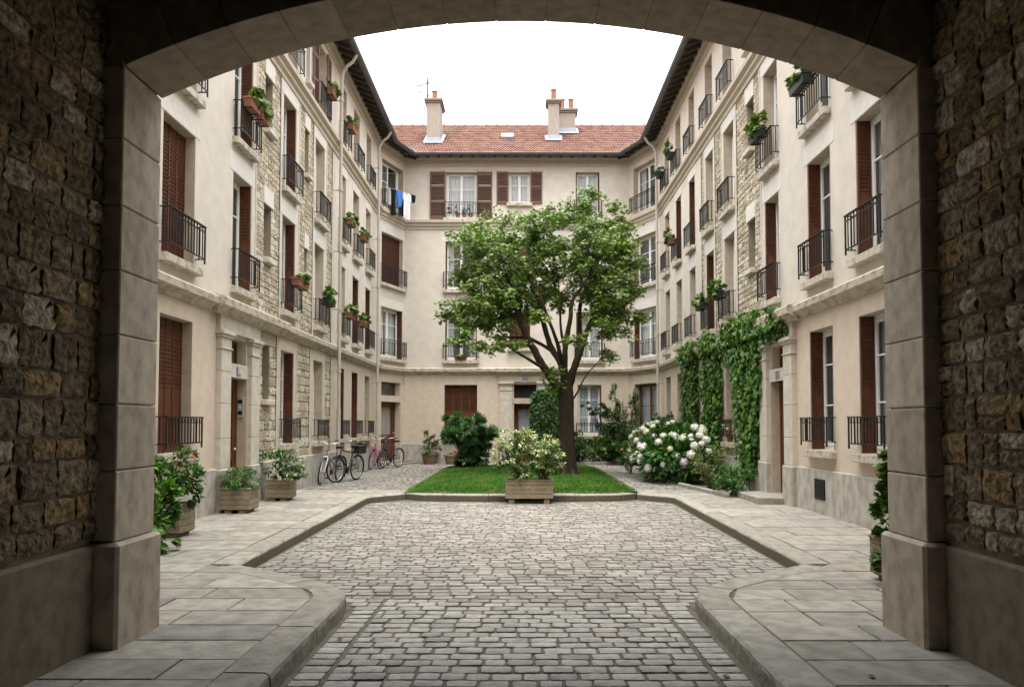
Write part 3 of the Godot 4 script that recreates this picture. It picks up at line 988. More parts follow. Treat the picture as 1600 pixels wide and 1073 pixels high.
func pilaster(par: Node, X: Transform3D, s0: float, s1: float, proud: float) -> void:
	var p := put(par, "pilaster", key_mesh("pil_%.2f_%.2f" % [s1 - s0, proud], func():
		var mb := MB.new()
		var w := s1 - s0
		var hs := [0.73, 1.25, 1.85, 2.4, 2.78]
		for i in 4:
			mb.cbox(Vector3(0, hs[i] + 0.003, -0.05), Vector3(w, hs[i + 1] - 0.003, proud), 0.006)
		mb.cbox(Vector3(-0.02, 2.78, -0.05), Vector3(w + 0.02, 2.81, proud + 0.02), 0.006)
		mb.cbox(Vector3(0, 2.81, -0.05), Vector3(w, 2.98, proud), 0.006)
		mb.cbox(Vector3(-0.03, 2.98, -0.05), Vector3(w + 0.03, 3.03, proud + 0.03), 0.008)
		mb.cbox(Vector3(-0.06, 3.03, -0.05), Vector3(w + 0.06, 3.1, proud + 0.06), 0.01)
		return mb.mesh()), M.limestone, X * Transform3D(Basis(), Vector3(s0, 0, 0)))
	var f := MB.new()
	f.cbox(Vector3(-0.03, -0.02, -0.05), Vector3(s1 - s0 + 0.03, 0.73, proud + 0.035), 0.02)
	put(p, "pilaster_foot", f.mesh(), M.plinth)

func door(par: Node, X: Transform3D, s0: float, s1: float, h1: float, rec: float, glazed: bool, lace := false, called := "door") -> Node3D:
	var w := s1 - s0
	var mb := MB.new()
	var z := -rec
	for k in [[0.0, 0.06], [w - 0.06, w]]:
		mb.cbox(Vector3(k[0], 0, z - 0.06), Vector3(k[1], h1, z + 0.02), 0.006)
	mb.cbox(Vector3(0.06, h1 - 0.07, z - 0.06), Vector3(w - 0.06, h1, z + 0.018), 0.006)
	var g0 := 0.98
	var g1 := h1 - 0.2
	mb.cbox(Vector3(0.06, 0.01, z - 0.05), Vector3(0.17, h1 - 0.07, z), 0.005)
	mb.cbox(Vector3(w - 0.17, 0.01, z - 0.05), Vector3(w - 0.06, h1 - 0.07, z), 0.005)
	mb.cbox(Vector3(0.17, 0.01, z - 0.05), Vector3(w - 0.17, 0.17, z - 0.001), 0.005)
	mb.cbox(Vector3(0.17, 0.83, z - 0.05), Vector3(w - 0.17, 0.98, z - 0.001), 0.005)
	mb.cbox(Vector3(0.17, g1, z - 0.05), Vector3(w - 0.17, h1 - 0.07, z - 0.001), 0.005)
	mb.cbox(Vector3(0.16, 0.16, z - 0.04), Vector3(w - 0.16, 0.84, z - 0.022), 0.004)
	mb.cbox(Vector3(0.22, 0.23, z - 0.03), Vector3(w - 0.22, 0.77, z - 0.012), 0.008)
	if not glazed:
		mb.cbox(Vector3(0.16, 0.97, z - 0.04), Vector3(w - 0.16, g1 + 0.01, z - 0.022), 0.004)
		mb.cbox(Vector3(0.22, 1.04, z - 0.03), Vector3(w - 0.22, g1 - 0.06, z - 0.012), 0.008)
	var dr := put(par, called, mb.mesh(), M.door_wood, X * Transform3D(Basis(), Vector3(s0, 0, 0)))
	if glazed:
		var pm := MB.new()
		pm.quad(Vector3(0.16, g0 - 0.01, z - 0.03), Vector3(w - 0.16, g0 - 0.01, z - 0.03), Vector3(w - 0.16, g1 + 0.01, z - 0.03), Vector3(0.16, g1 + 0.01, z - 0.03))
		put(dr, "pane", pm.mesh(), M.glass)
		put(dr, "curtain", curtain_mesh(r2(w - 0.3), r2(g1 - g0), 7.0), M.lace if lace else M.inside, Transform3D(Basis(), Vector3(0.15, g0, z - 0.1)))
	var hm := MB.new()
	hm.lathe([Vector2(0, 0.05), Vector2(0.02, 0.045), Vector2(0.028, 0.03), Vector2(0.012, 0.015), Vector2(0.012, 0.0)], 10, Transform3D(Basis(Vector3.RIGHT, PI / 2), Vector3(w - 0.12, 1.03, z)))
	put(dr, "door_knob", hm.mesh(), M.steel)
	var lm := MB.new()
	lm.cbox(Vector3(w / 2 - 0.13, 0.885, z - 0.01), Vector3(w / 2 + 0.13, 0.93, z + 0.012), 0.004)
	put(dr, "letter_slot", lm.mesh(), M.steel)
	return dr

func transom(par: Node, X: Transform3D, s0: float, s1: float, h0: float, h1: float, rec: float) -> void:
	var w := s1 - s0
	var h := h1 - h0
	var mb := MB.new()
	mb.box(Vector3(0, 0, -rec - 0.05), Vector3(0.05, h, -rec))
	mb.box(Vector3(w - 0.05, 0, -rec - 0.05), Vector3(w, h, -rec))
	mb.box(Vector3(0.05, 0, -rec - 0.05), Vector3(w - 0.05, 0.06, -rec - 0.001))
	mb.box(Vector3(0.05, h - 0.05, -rec - 0.05), Vector3(w - 0.05, h, -rec - 0.001))
	var t := put(par, "transom_window", mb.mesh(), M.door_wood, X * Transform3D(Basis(), Vector3(s0, h0, 0)))
	var pm := MB.new()
	pm.quad(Vector3(0.04, 0.05, -rec - 0.02), Vector3(w - 0.04, 0.05, -rec - 0.02), Vector3(w - 0.04, h - 0.04, -rec - 0.02), Vector3(0.04, h - 0.04, -rec - 0.02))
	put(t, "pane", pm.mesh(), M.glass)

func downpipe(par: Node, X: Transform3D, s: float, top_t: float, name_ := "downpipe") -> void:
	var mb := MB.new()
	var t := 0.215
	mb.tube(PackedVector3Array([Vector3(s, 0.0, t), Vector3(s, 1.9, t)]), PackedFloat32Array([0.056]), 12)
	mb.tube(PackedVector3Array([Vector3(s, 1.9, t), Vector3(s, 11.0, t), Vector3(s, 11.22, t + 0.03), Vector3(s, 11.4, t + 0.14), Vector3(s, 11.52, t + 0.3), Vector3(s, 11.72, top_t)]), PackedFloat32Array([0.046]), 12)
	var p := put(par, name_, mb.mesh(), M.pipe, X)
	for h in [1.0, 2.9, 4.6, 6.2, 7.9, 10.4]:
		var cm := MB.new()
		cm.tube(PackedVector3Array([Vector3(s, h, t), Vector3(s, h + 0.05, t)]), PackedFloat32Array([0.068 if h > 2 else 0.075]), 12)
		cm.box(Vector3(s - 0.012, h + 0.01, -0.02), Vector3(s + 0.012, h + 0.04, t - 0.05))
		put(p, "bracket", cm.mesh(), M.pipe)

func eaves(par: Node, X: Transform3D, s0: float, s1: float, mitre0 := 0.0, mitre1 := 0.0) -> void:
	var mb := MB.new()
	var o := 0.56
	mb.quad(Vector3(s0, 12.0, 0.0), Vector3(s1, 12.0, 0.0), Vector3(s1 + mitre1, 11.76, o), Vector3(s0 - mitre0, 11.76, o))
	var e := put(par, "eaves_boarding", mb.mesh(), M.rafter, X)
	var n := int((s1 - s0) / 0.42)
	var rm := key_mesh("rafter", func():
		var q := MB.new()
		var dir := Transform3D(Basis(Vector3.RIGHT, -atan2(-0.24, o)), Vector3(0, 11.985, 0.0))
		q.box(Vector3(-0.035, -0.10, 0.0), Vector3(0.035, -0.005, 0.59), Transform3D(Basis(Vector3.RIGHT, 0.405), Vector3(0, 12.0, 0.0)))
		return q.mesh())
	for i in n + 1:
		put(e, "rafter", rm, M.rafter, Transform3D(Basis(), Vector3(s0 + 0.08 + i * (s1 - s0 - 0.16) / maxf(n, 1), 0, 0)))
	var gm := MB.new()
	var k := 10
	for i in k:
		var a0 := PI + PI * i / k
		var a1 := PI + PI * (i + 1) / k
		for rr in [0.085, 0.078]:
			var n0 := Vector3(0, sin(a0), cos(a0))
			var n1 := Vector3(0, sin(a1), cos(a1))
			var p0 = Vector3(s0 - mitre0, 11.80, o + 0.07) + n0 * rr
			var p1 = Vector3(s0 - mitre0, 11.80, o + 0.07) + n1 * rr
			var p2 = Vector3(s1 + mitre1, 11.80, o + 0.07) + n1 * rr
			var p3 = Vector3(s1 + mitre1, 11.80, o + 0.07) + n0 * rr
			gm.trin(p0, p1, p2, n0, n1, n1)
			gm.trin(p0, p2, p3, n0, n1, n0)
	var bead := 0.085
	gm.tube(PackedVector3Array([Vector3(s0 - mitre0, 11.80, o + 0.07 + bead), Vector3(s1 + mitre1, 11.80, o + 0.07 + bead)]), PackedFloat32Array([0.012]), 6)
	put(par, "gutter", gm.mesh(), M.zinc, X)

func interior(par: Node, X: Transform3D, s0: float, s1: float, deep := 3.2) -> void:
	var mb := MB.new()
	mb.quad(Vector3(s0, 0, -deep), Vector3(s1, 0, -deep), Vector3(s1, 12.0, -deep), Vector3(s0, 12.0, -deep))
	for h in [0.02, 3.5, 6.25, 9.1, 11.9]:
		mb.box(Vector3(s0, h - 0.14, -deep), Vector3(s1, h, -0.27))
	var n := 1
	for i in n + 1:
		var s := lerpf(s0, s1, i / float(n))
		mb.quad(Vector3(s, 0, -deep), Vector3(s, 12, -deep), Vector3(s, 12, -0.3), Vector3(s, 0, -0.3))
	put(par, "inside_wall", mb.mesh(), M.inside, X)

# ---------------------------------------------------------------- the two wings
const FL := [[1.05, 3.1], [3.95, 6.05], [6.65, 8.72], [9.46, 11.3]]     # sill and head of the windows on each floor

func wing(left: bool) -> void:
	var X: Transform3D
	var b := func(d0: float, d1: float) -> Vector2: return Vector2(d0, d1)
	var D := 30.0
	var end := 27.72 if left else 27.6
	if left:
		X = Transform3D(Basis(Vector3(0, 0, -1), Vector3.UP, Vector3(1, 0, 0)), Vector3(XL, 0, 0))
	else:
		X = Transform3D(Basis(Vector3(0, 0, 1), Vector3.UP, Vector3(-1, 0, 0)), Vector3(XR, 0, -D))
		b = func(d0: float, d1: float) -> Vector2: return Vector2(D - d1, D - d0)
	var wingn := thing("apartment_wing", "cream courtyard wing with rubble stone panels and bicycles along its foot" if left else "cream courtyard wing with ivy climbing round its numbered doorway", "building")
	var sA: Vector2 = b.call(5.78, end)
	var bays: Array
	if left:
		bays = [
			[8.0, 9.1, ["P", "F", "F", ""], [1, 1, 1, 1]],
			[10.95, 12.05, ["P", "C", "", ""], [1, 1, 1, 1]],
			[13.65, 14.6, [null, "F", "Fm", ""], [0, 1, 1, 1]],
			[16.5, 17.45, ["F1", "F", "Fm", ""], [1, 1, 1, 1]],
			[19.1, 20.0, ["", "", "", "L"], [1, 1, 1, 1]],
			[21.6, 22.45, ["Fm", "", "", ""], [1, 1, 1, 1]],
			[23.45, 24.3, ["F", "F", "", ""], [1, 1, 1, 1]],
			[25.4, 26.2, ["", "Fm", "", ""], [1, 1, 1, 1]]]
	else:
		bays = [
			[7.4, 8.4, ["F", "F", "", ""], [1, 1, 1, 1]],
			[10.4, 11.4, ["F", "F", "", ""], [1, 1, 1, 1]],
			[12.35, 13.35, ["F", "F", "", ""], [1, 1, 1, 1]],
			[14.85, 15.7, [null, "F", "", ""], [0, 1, 1, 1]],
			[17.95, 18.85, ["F1", "", "", ""], [1, 1, 1, 1]],
			[19.9, 20.7, ["", "Fm", "", ""], [1, 1, 1, 1]],
			[22.0, 22.75, ["", "", "Fm", ""], [1, 1, 1, 1]],
			[23.9, 24.7, ["", "", "Fm", ""], [1, 1, 1, 1]],
			[25.8, 26.6, ["", "", "", ""], [1, 1, 1, 1]]]
	var doorway: Vector2 = b.call(13.5, 14.42) if left else b.call(14.5, 15.4)
	# panels of rubble stone: [d0, d1, h0, h1, budget], and slot windows
	var panels: Array
	var slots: Array
	if left:
		panels = [[14.98, 16.2, 0.76, 3.36, 110], [17.68, 18.75, 0.76, 3.36, 60], [20.2, 20.82, 0.76, 3.36, 25], [14.85, 16.3, 3.7, 9.0, 105], [17.75, 18.9, 3.7, 9.0, 0], [20.25, 20.82, 3.7, 9.0, 0]]
		slots = [[15.35, 15.78, 1.98, 3.1], [15.35, 15.78, 4.85, 5.95], [15.35, 15.78, 7.5, 8.6], [18.2, 18.5, 7.5, 8.6], [18.25, 18.45, 5.1, 5.7], [18.2, 18.5, 9.8, 10.8], [15.35, 15.78, 9.8, 10.8]]
	else:
		panels = [[15.95, 17.7, 3.7, 9.0, 170], [19.05, 19.7, 3.7, 9.0, 50], [20.88, 21.2, 3.7, 9.0, 0], [16.0, 17.6, 0.76, 3.36, 60]]
		slots = [[16.4, 16.88, 4.85, 5.95], [16.4, 16.88, 7.5, 8.6], [16.4, 16.88, 9.8, 10.8]]
	var holes := []
	for q in bays:
		var r: Vector2 = b.call(q[0], q[1])
		for f in 4:
			if q[2][f] == null: continue
			holes.append([r.x, r.y, FL[f][0], FL[f][1], 0.24])
	var ph := []
	for q in panels:
		var r: Vector2 = b.call(q[0], q[1])
		ph.append([r.x, r.y, q[2], q[3], 0.02])
	var sh := []
	for q in slots:
		var r: Vector2 = b.call(q[0], q[1])
		sh.append([r.x, r.y, q[2], q[3], 0.2])
	var dh := [[doorway.x, doorway.y, 0.0, 2.33, 0.2], [doorway.x, doorway.y, 2.58, 3.04, 0.2]]
	var free := []       # slots that do not lie in a panel cut the wall itself
	for k in sh:
		var within := false
		for q in ph:
			if k[0] > q[0] and k[1] < q[1] and k[2] > q[2] and k[3] < q[3]: within = true
		if not within: free.append(k)
	put(wingn, "wall", wall_mesh(sA.x, sA.y, 0.0, 3.40, holes + ph + dh + free), M.plaster_low, X)
	put(wingn, "wall", wall_mesh(sA.x, sA.y, 3.62, 9.05, holes + ph + free), M.plaster_up, X)
	put(wingn, "wall", wall_mesh(sA.x, sA.y, 9.38, 12.0, holes + free), M.plaster_up, X)
	interior(wingn, X, sA.x, sA.y)
	# stone panels
	var over := []
	for i in panels.size():
		var q = ph[i]
		var mine := []
		for k in sh:
			if k[0] > q[0] and k[1] < q[1] and k[2] > q[2] and k[3] < q[3]: mine.append(k)
		var bed := put(wingn, "mortar_bed", wall_mesh(q[0], q[1], q[2], q[3], mine), M.mortar, X * Transform3D(Basis(), Vector3(0, 0, -0.018)))
		var low: bool = q[3] < 4.0
		var hl := []
		for k in mine: hl.append([k[0] - 0.01, k[1] + 0.01, k[2] - 0.12, k[3] + (0.0 if low else 0.36)])
		rubble(bed, Transform3D(X.basis, X.origin), q[0], q[1], q[2], q[3], Vector2(0.15, 0.25) if low else Vector2(0.105, 0.165), Vector2(0.2, 0.42) if low else Vector2(0.15, 0.34), hl, 0.022 if low else 0.018, 0.036 if low else 0.027, -0.02, "rubble", 4, panels[i][4], over)
		for s in bed.get_children():
			s.transform = bed.transform.affine_inverse() * s.transform
	if over.size():
		for i in 2:
			var xs := []
			var cs := PackedColorArray()
			for k in over.size():
				if k % 2 == i:
					xs.append(over[k])
					cs.append(Color(0.82, 0.71, 0.54) * rf(0.72, 1.15) * Color(1, rf(0.96, 1.03), rf(0.9, 1.08)))
			many(wingn, "small_rubble_stones" if i == 0 else "pale_rubble_stones", rock(3 + i * 4), M.rubble_any, xs, cs)
	for i in slots.size():
		slot(wingn, X, sh[i][0], sh[i][1], sh[i][2], sh[i][3], 0.2, true, slots[i][2] > 4.0 and slots[i][2] < 9.0)
	# windows
	for i in bays.size():
		var q = bays[i]
		var r: Vector2 = b.call(q[0], q[1])
		for f in 4:
			if q[2][f] == null: continue
			var o := {"shutter": q[2][f], "rail": q[3][f] * (2 if f == 0 else (3 if q[0] > 18.0 and f == 1 else 1)), "lintel": f == 1 or f == 2, "curtain": [1, 0, 2, 3, 0, 1][(i * 5 + f * 3 + (1 if left else 0)) % 6], "bars": [0.36, 0.72] if f == 0 else [0.70]}
			if q[2][f] is String and q[2][f] == "Fm":
				o.shutter = "F"
				o.louvre = true
			if f == 0: o.railh = 0.46
			if f == 3: o.sill = true
			if q[2][f] is String and q[2][f] == "L": o.leafw = 0.42
			window(wingn, X, r.x, r.y, FL[f][0], FL[f][1], o)
	# plinth, broken at the doorway
	var pl := [[sA.x, doorway.x - 0.52], [doorway.y + 0.5, sA.y]] if left else [[sA.x, doorway.x - 0.48], [doorway.y + 0.55, sA.y]]
	for s in pl:
		var n := maxi(1, int(round((s[1] - s[0]) / 2.1)))
		for k in n:
			var mb := MB.new()
			mb.cbox(Vector3(lerpf(s[0], s[1], k / float(n)) + 0.001, -0.05, -0.1), Vector3(lerpf(s[0], s[1], (k + 1) / float(n)) - 0.001, 0.74, 0.055), 0.016)
			put(wingn, "plinth_block", mb.mesh(), M.plinth, X)
	# mouldings; a projecting length of cornice over the doorway
	put(wingn, "cornice", profile_run(sA.x, sA.y, CORN1), M.cornice, X)
	var pr: Vector2 = b.call(12.7, 16.35) if left else b.call(13.7, 16.3)
	var c1 := []
	for p in CORN1: c1.append(Vector2(p.x + 0.09, p.y + (0.012 if p.y > 3.5 else -0.012)))
	put(wingn, "doorway_cornice", profile_run(pr.x, pr.y, c1), M.cornice, X)
	put(wingn, "upper_cornice", profile_run(sA.x, sA.y, CORN2), M.moulding, X)
	put(wingn, "frieze", profile_run(sA.x, sA.y, FRIEZE), M.moulding, X)
	# thin strips that frame the stone panels
	for q in ph:
		for e in [q[0] - 0.03, q[1] + 0.03]:
			var mb := MB.new()
			mb.box(Vector3(e - 0.03, q[2], -0.03), Vector3(e + 0.03, q[3], 0.012))
			put(wingn, "panel_border", mb.mesh(), M.limestone, X)
	# doorway
	pilaster(wingn, X, doorway.x - 0.5, doorway.x - 0.06, 0.10)
	pilaster(wingn, X, doorway.y + 0.06, doorway.y + 0.5, 0.10)
	var em := MB.new()
	em.cbox(Vector3(doorway.x - 0.52, 3.1, -0.03), Vector3(doorway.y + 0.52, 3.40, 0.085), 0.006)
	put(wingn, "entablature", em.mesh(), M.limestone, X)
	var lm := MB.new()
	lm.cbox(Vector3(doorway.x - 0.06, 2.33, -0.19), Vector3(doorway.y + 0.06, 2.58, 0.03), 0.006)
	put(wingn, "door_lintel", lm.mesh(), M.limestone, X)
	for e in [[doorway.x - 0.06, doorway.x + 0.004], [doorway.y - 0.004, doorway.y + 0.06]]:
		var jm := MB.new()
		jm.cbox(Vector3(e[0], 0.0, -0.16), Vector3(e[1], 2.328, 0.028), 0.005)
		put(wingn, "door_jamb", jm.mesh(), M.jamb_stone, X)
	door(wingn, X, doorway.x, doorway.y, 2.33, 0.17, false)
	transom(wingn, X, doorway.x, doorway.y, 2.58, 3.04, 0.17)
	var stp := MB.new()
	if left: stp.cbox(Vector3(doorway.x - 0.05, -0.1, -0.3), Vector3(doorway.y + 0.05, 0.04, 0.1), 0.012)
	else: stp.cbox(Vector3(doorway.x - 0.35, -0.1, -0.3), Vector3(doorway.y + 0.12, 0.13, 0.62), 0.018)
	put(wingn, "doorstep", stp.mesh(), M.flag_0, X)
	# pipes, gutter, roof
	for d in ([20.9, 26.5] if left else [27.0]):
		var r: Vector2 = b.call(d, d)
		downpipe(wingn, X, r.x, 0.62)
	if left:
		eaves(wingn, X, sA.x, sA.y, 0.0, -0.1)
	else:
		eaves(wingn, X, sA.x, sA.y, -0.1, 0.0)
	var rf_ := MB.new()
	rf_.quad(Vector3(sA.x, 11.84, 0.62), Vector3(sA.y, 11.84, 0.62), Vector3(sA.y + (5 if left else 0), 14.9, -4.0), Vector3(sA.x - (0 if left else 5), 14.9, -4.0))
	rf_.quad(Vector3(sA.x, 14.9, -4.0), Vector3(sA.y, 14.9, -4.0), Vector3(sA.y, 11.9, -8.5), Vector3(sA.x, 11.9, -8.5))
	put(wingn, "roof", rf_.mesh(), M.ridge, X)
	var bw := MB.new()
	bw.quad(Vector3(sA.x, 0, -8.2), Vector3(sA.y, 0, -8.2), Vector3(sA.y, 12.1, -8.2), Vector3(sA.x, 12.1, -8.2))
	put(wingn, "wall", bw.mesh(), M.plaster_up, X)
	# vent grille in the plinth, number plates, door buzzer
	if not left:
		var r: Vector2 = b.call(12.62, 13.05)
		var vm := MB.new()
		vm.box(Vector3(0, 0, 0), Vector3(0.43, 0.34, 0.012))
		var v := put(wingn, "vent_grille", vm.mesh(), M.black, X * Transform3D(Basis(), Vector3(r.x, 0.24, 0.056)))
		var sl := key_mesh("ventslat", func():
			var q := MB.new()
			q.box(Vector3(0, -0.012, -0.002), Vector3(0.43, 0.012, 0.002), Transform3D(Basis(Vector3.RIGHT, 0.6), Vector3.ZERO))
			return q.mesh())
		for k in 9: put(v, "slat", sl, M.iron, Transform3D(Basis(), Vector3(0, 0.03 + k * 0.036, 0.02)))
	var pc := (doorway.x + doorway.y) / 2.0
	if left:
		number_plate(X * Transform3D(Basis(), Vector3(pc, 2.455, 0.034)), "10", "blue enamel house number plate over the door beside the buzzer panel", true)
		var ip := thing("buzzer_panel", "grey metal door buzzer panel in the jamb of the brown street door", "intercom", X * Transform3D(Basis(Vector3(0, 0, 1), Vector3.UP, Vector3(-1, 0, 0)), Vector3(doorway.y - 0.005, 1.62, -0.165)))
		var im := MB.new()
		im.cbox(Vector3(0.02, 0, 0), Vector3(0.14, 0.38, 0.02), 0.005)
		put(ip, "faceplate", im.mesh(), M.grey_paint)
		var kk := MB.new()
		kk.box(Vector3(0.035, 0.05, 0.02), Vector3(0.115, 0.12, 0.024))
		put(ip, "keypad", kk.mesh(), M.black)
		var km := MB.new()
		km.box(Vector3(0.035, 0.26, 0.02), Vector3(0.115, 0.33, 0.024))
		put(ip, "speaker_slots", km.mesh(), M.black)
		var bt := MB.new()
		bt.lathe([Vector2(0, 0.008), Vector2(0.018, 0.006), Vector2(0.018, 0)], 10, Transform3D(Basis(Vector3.RIGHT, PI / 2), Vector3(0.075, 0.19, 0.02)))
		put(ip, "button", bt.mesh(), M.white_enamel)
	else:
		number_plate(X * Transform3D(Basis(), Vector3(pc, 2.455, 0.034)), "5", "pale house number plate over the doorway below the ivy", false)

func number_plate(X: Transform3D, digits: String, label: String, blue: bool) -> void:
	var n := thing("house_number_plate", label, "number plate", X)
	var mb := MB.new()
	mb.cbox(Vector3(-0.1, -0.075, 0), Vector3(0.1, 0.075, 0.012), 0.004)
	put(n, "plate", mb.mesh(), M.blue_enamel if blue else M.grey_paint)
	var bm := MB.new()
	for q in [[-0.09, -0.065, 0.09, -0.059], [-0.09, 0.059, 0.09, 0.065], [-0.09, -0.059, -0.084, 0.059], [0.084, -0.059, 0.09, 0.059]]:
		bm.box(Vector3(q[0], q[1], 0.012), Vector3(q[2], q[3], 0.0145))
	put(n, "border", bm.mesh(), M.white_enamel if blue else M.black)
	var t := TextMesh.new()
	t.text = digits
	var f := SystemFont.new()
	f.font_names = PackedStringArray(["Droid Serif"])
	f.font_weight = 700
	t.font = f
	t.font_size = 16
	t.pixel_size = 0.0085
	t.depth = 0.004
	put(n, "numeral", t, M.white_enamel if blue else M.black, Transform3D(Basis(), Vector3(0, 0, 0.015)))

# ---------------------------------------------------------------- the rear building
func rear() -> void:
	var bl := thing("rear_building", "cream rear apartment house with red tiled roof and two chimney stacks", "building", at(Vector3(0, 0, -BD)))
	var inv := bl.transform.affine_inverse()
	var c := [Vector3(XL, 0, -27.72), Vector3(-4.52, 0, -BD), Vector3(4.2, 0, -BD), Vector3(XR, 0, -27.6)]
	var fs := []
	for i in 3:
		var dir: Vector3 = (c[i + 1] - c[i]).normalized()
		fs.append([inv * Transform3D(Basis(dir, Vector3.UP, dir.cross(Vector3.UP)), c[i]), c[i].distance_to(c[i + 1])])
	var X: Transform3D = fs[1][0]
	var o := 4.52
	# flat face
	var wins := [
		[-2.93, -1.72, 9.46, 11.28, {"shutter": "L", "leafw": 0.6, "rail": 1, "railh": 0.5, "curtain": 2, "bars": [0.66]}],
		[-0.48, 0.36, 10.04, 11.28, {"shutter": "L", "leafw": 0.46, "curtain": 2, "bars": [0.62]}],
		[2.13, 3.06, 9.46, 11.28, {"shutter": "F", "rail": 1, "curtain": 2, "bars": [0.66]}],
		[-2.93, -1.70, 6.66, 8.56, {"shutter": "F", "rail": 1, "lintel": true, "curtain": 3, "bars": [0.66]}],
		[-0.45, 0.36, 7.1, 8.56, {"shutter": "C", "lintel": true}],
		[2.13, 3.16, 6.66, 8.56, {"shutter": "F", "rail": 1, "lintel": true, "curtain": 1, "bars": [0.66]}],
		[-2.93, -1.70, 3.92, 5.8, {"shutter": "F", "rail": 1, "lintel": true, "curtain": 3, "bars": [0.36, 0.7]}],
		[-0.45, 0.36, 4.4, 5.8, {"shutter": "C", "lintel": true}],
		[2.13, 3.16, 3.92, 5.8, {"shutter": "F", "rail": 1, "lintel": true, "curtain": 1, "bars": [0.36, 0.7]}],
		[-2.95, -1.68, 0.98, 3.0, {"shutter": "P"}],
		[2.18, 3.10, 1.02, 3.0, {"shutter": "F1", "rail": 2, "railh": 0.42, "curtain": 4, "bars": [0.36, 0.72]}]]
	var holes := []
	for w in wins: holes.append([w[0] + o, w[1] + o, w[2], w[3], 0.24])
	var dh := [[-0.27 + o, 0.6 + o, 0.0, 2.27, 0.3], [-0.27 + o, 0.6 + o, 2.48, 3.02, 0.3]]
	var L: float = fs[1][1]
	put(bl, "wall", wall_mesh(0, L, 0, 3.4, holes + dh), M.plaster_low, X)
	put(bl, "wall", wall_mesh(0, L, 3.62, 9.05, holes), M.plaster_up, X)
	put(bl, "wall", wall_mesh(0, L, 9.38, 12.0, holes), M.plaster_up, X)
	interior(bl, X, -0.6, L + 0.8, 3.0)
	for w in wins:
		window(bl, X, w[0] + o, w[1] + o, w[2], w[3], w[4])
	for q in [[-3.15, -1.5], [-0.62, 0.5], [1.9, 3.3]]:
		var mb := MB.new()
		mb.cbox(Vector3(q[0] + o, 11.33, -0.03), Vector3(q[1] + o, 11.475, 0.012), 0.004)
		put(bl, "lintel", mb.mesh(), M.plaster_up, X)
	# doorway
	pilaster(bl, X, -0.82 + o, -0.33 + o, 0.07)
	pilaster(bl, X, 0.66 + o, 1.12 + o, 0.07)
	var em := MB.new()
	em.cbox(Vector3(-0.84 + o, 3.1, -0.03), Vector3(1.14 + o, 3.40, 0.06), 0.006)
	put(bl, "entablature", em.mesh(), M.plaster_low, X)
	var c1 := []
	for p in CORN1: c1.append(Vector2(p.x + 0.07, p.y + (0.012 if p.y > 3.5 else -0.012)))
	put(bl, "doorway_cornice", profile_run(-0.95 + o, 1.25 + o, c1), M.cornice, X)
	var lm := MB.new()
	lm.cbox(Vector3(-0.33 + o, 2.27, -0.3), Vector3(0.66 + o, 2.48, 0.02), 0.006)
	put(bl, "door_lintel", lm.mesh(), M.jamb_stone, X)
	door(bl, X, -0.27 + o, 0.6 + o, 2.27, 0.28, true, true)
	transom(bl, X, -0.27 + o, 0.6 + o, 2.48, 3.02, 0.28)
	number_plate(bl.transform * X * Transform3D(Basis(), Vector3(0.17 + o, 3.245, 0.063)), "13", "blue enamel house number plate above the dark transom behind the tree", true)
	for q in [[0.0, -0.86 + o], [1.16 + o, L]]:
		var mb := MB.new()
		mb.cbox(Vector3(q[0], -0.05, -0.1), Vector3(q[1], 0.74, 0.04), 0.014)
		put(bl, "plinth_block", mb.mesh(), M.plinth, X)
	# the canted corners
	for i in [0, 2]:
		var Y: Transform3D = fs[i][0]
		var l: float = fs[i][1]
		var a0 := 0.20 if i == 0 else 0.32
		var a1 := l - 0.12 if i == 0 else l - 0.2
		var ws: Array
		if i == 0:
			ws = [[a0, a1, 9.46, 11.28, {"open": 1, "swing": 1.15, "rail": 1, "railh": 0.55, "bars": [0.62], "curtain": 0}],
				[a0, a1, 6.66, 8.56, {"shutter": "C", "shade": "shutter_dark", "rail": 1, "lintel": true}],
				[a0, a1, 3.92, 5.8, {"shutter": "F1", "rail": 1, "lintel": true, "curtain": 1, "bars": [0.36, 0.7]}]]
		else:
			ws = [[a0, a1, 9.46, 11.28, {"rail": 1, "bars": [0.66], "curtain": 3}],
				[a0, a1, 6.66, 8.56, {"rail": 1, "lintel": true, "bars": [0.36, 0.68], "curtain": 0}],
				[a0, a1, 3.92, 5.8, {"shutter": "F0", "rail": 1, "lintel": true, "curtain": 1, "bars": [0.36, 0.7]}],
				[a0, a1, 0.1, 3.0, {"frame": "door_wood", "curtain": 4, "bars": [0.40, 0.72], "sill": false}]]
		var hh := []
		for w in ws: hh.append([w[0], w[1], w[2], w[3], 0.24])
		if i == 0: hh += [[a0 + 0.05, a1 - 0.1, 0.12, 2.32, 0.28], [a0 + 0.05, a1 - 0.1, 2.55, 3.05, 0.28]]
		put(bl, "canted_wall", wall_mesh(0, l, 0, 3.4, hh), M.plaster_low, Y)
		put(bl, "canted_wall", wall_mesh(0, l, 3.62, 9.05, hh), M.plaster_up, Y)
		put(bl, "canted_wall", wall_mesh(0, l, 9.38, 12.0, hh), M.plaster_up, Y)
		interior(bl, Y, -0.2, l + 0.1, 2.2)
		for w in ws: window(bl, Y, w[0], w[1], w[2], w[3], w[4])
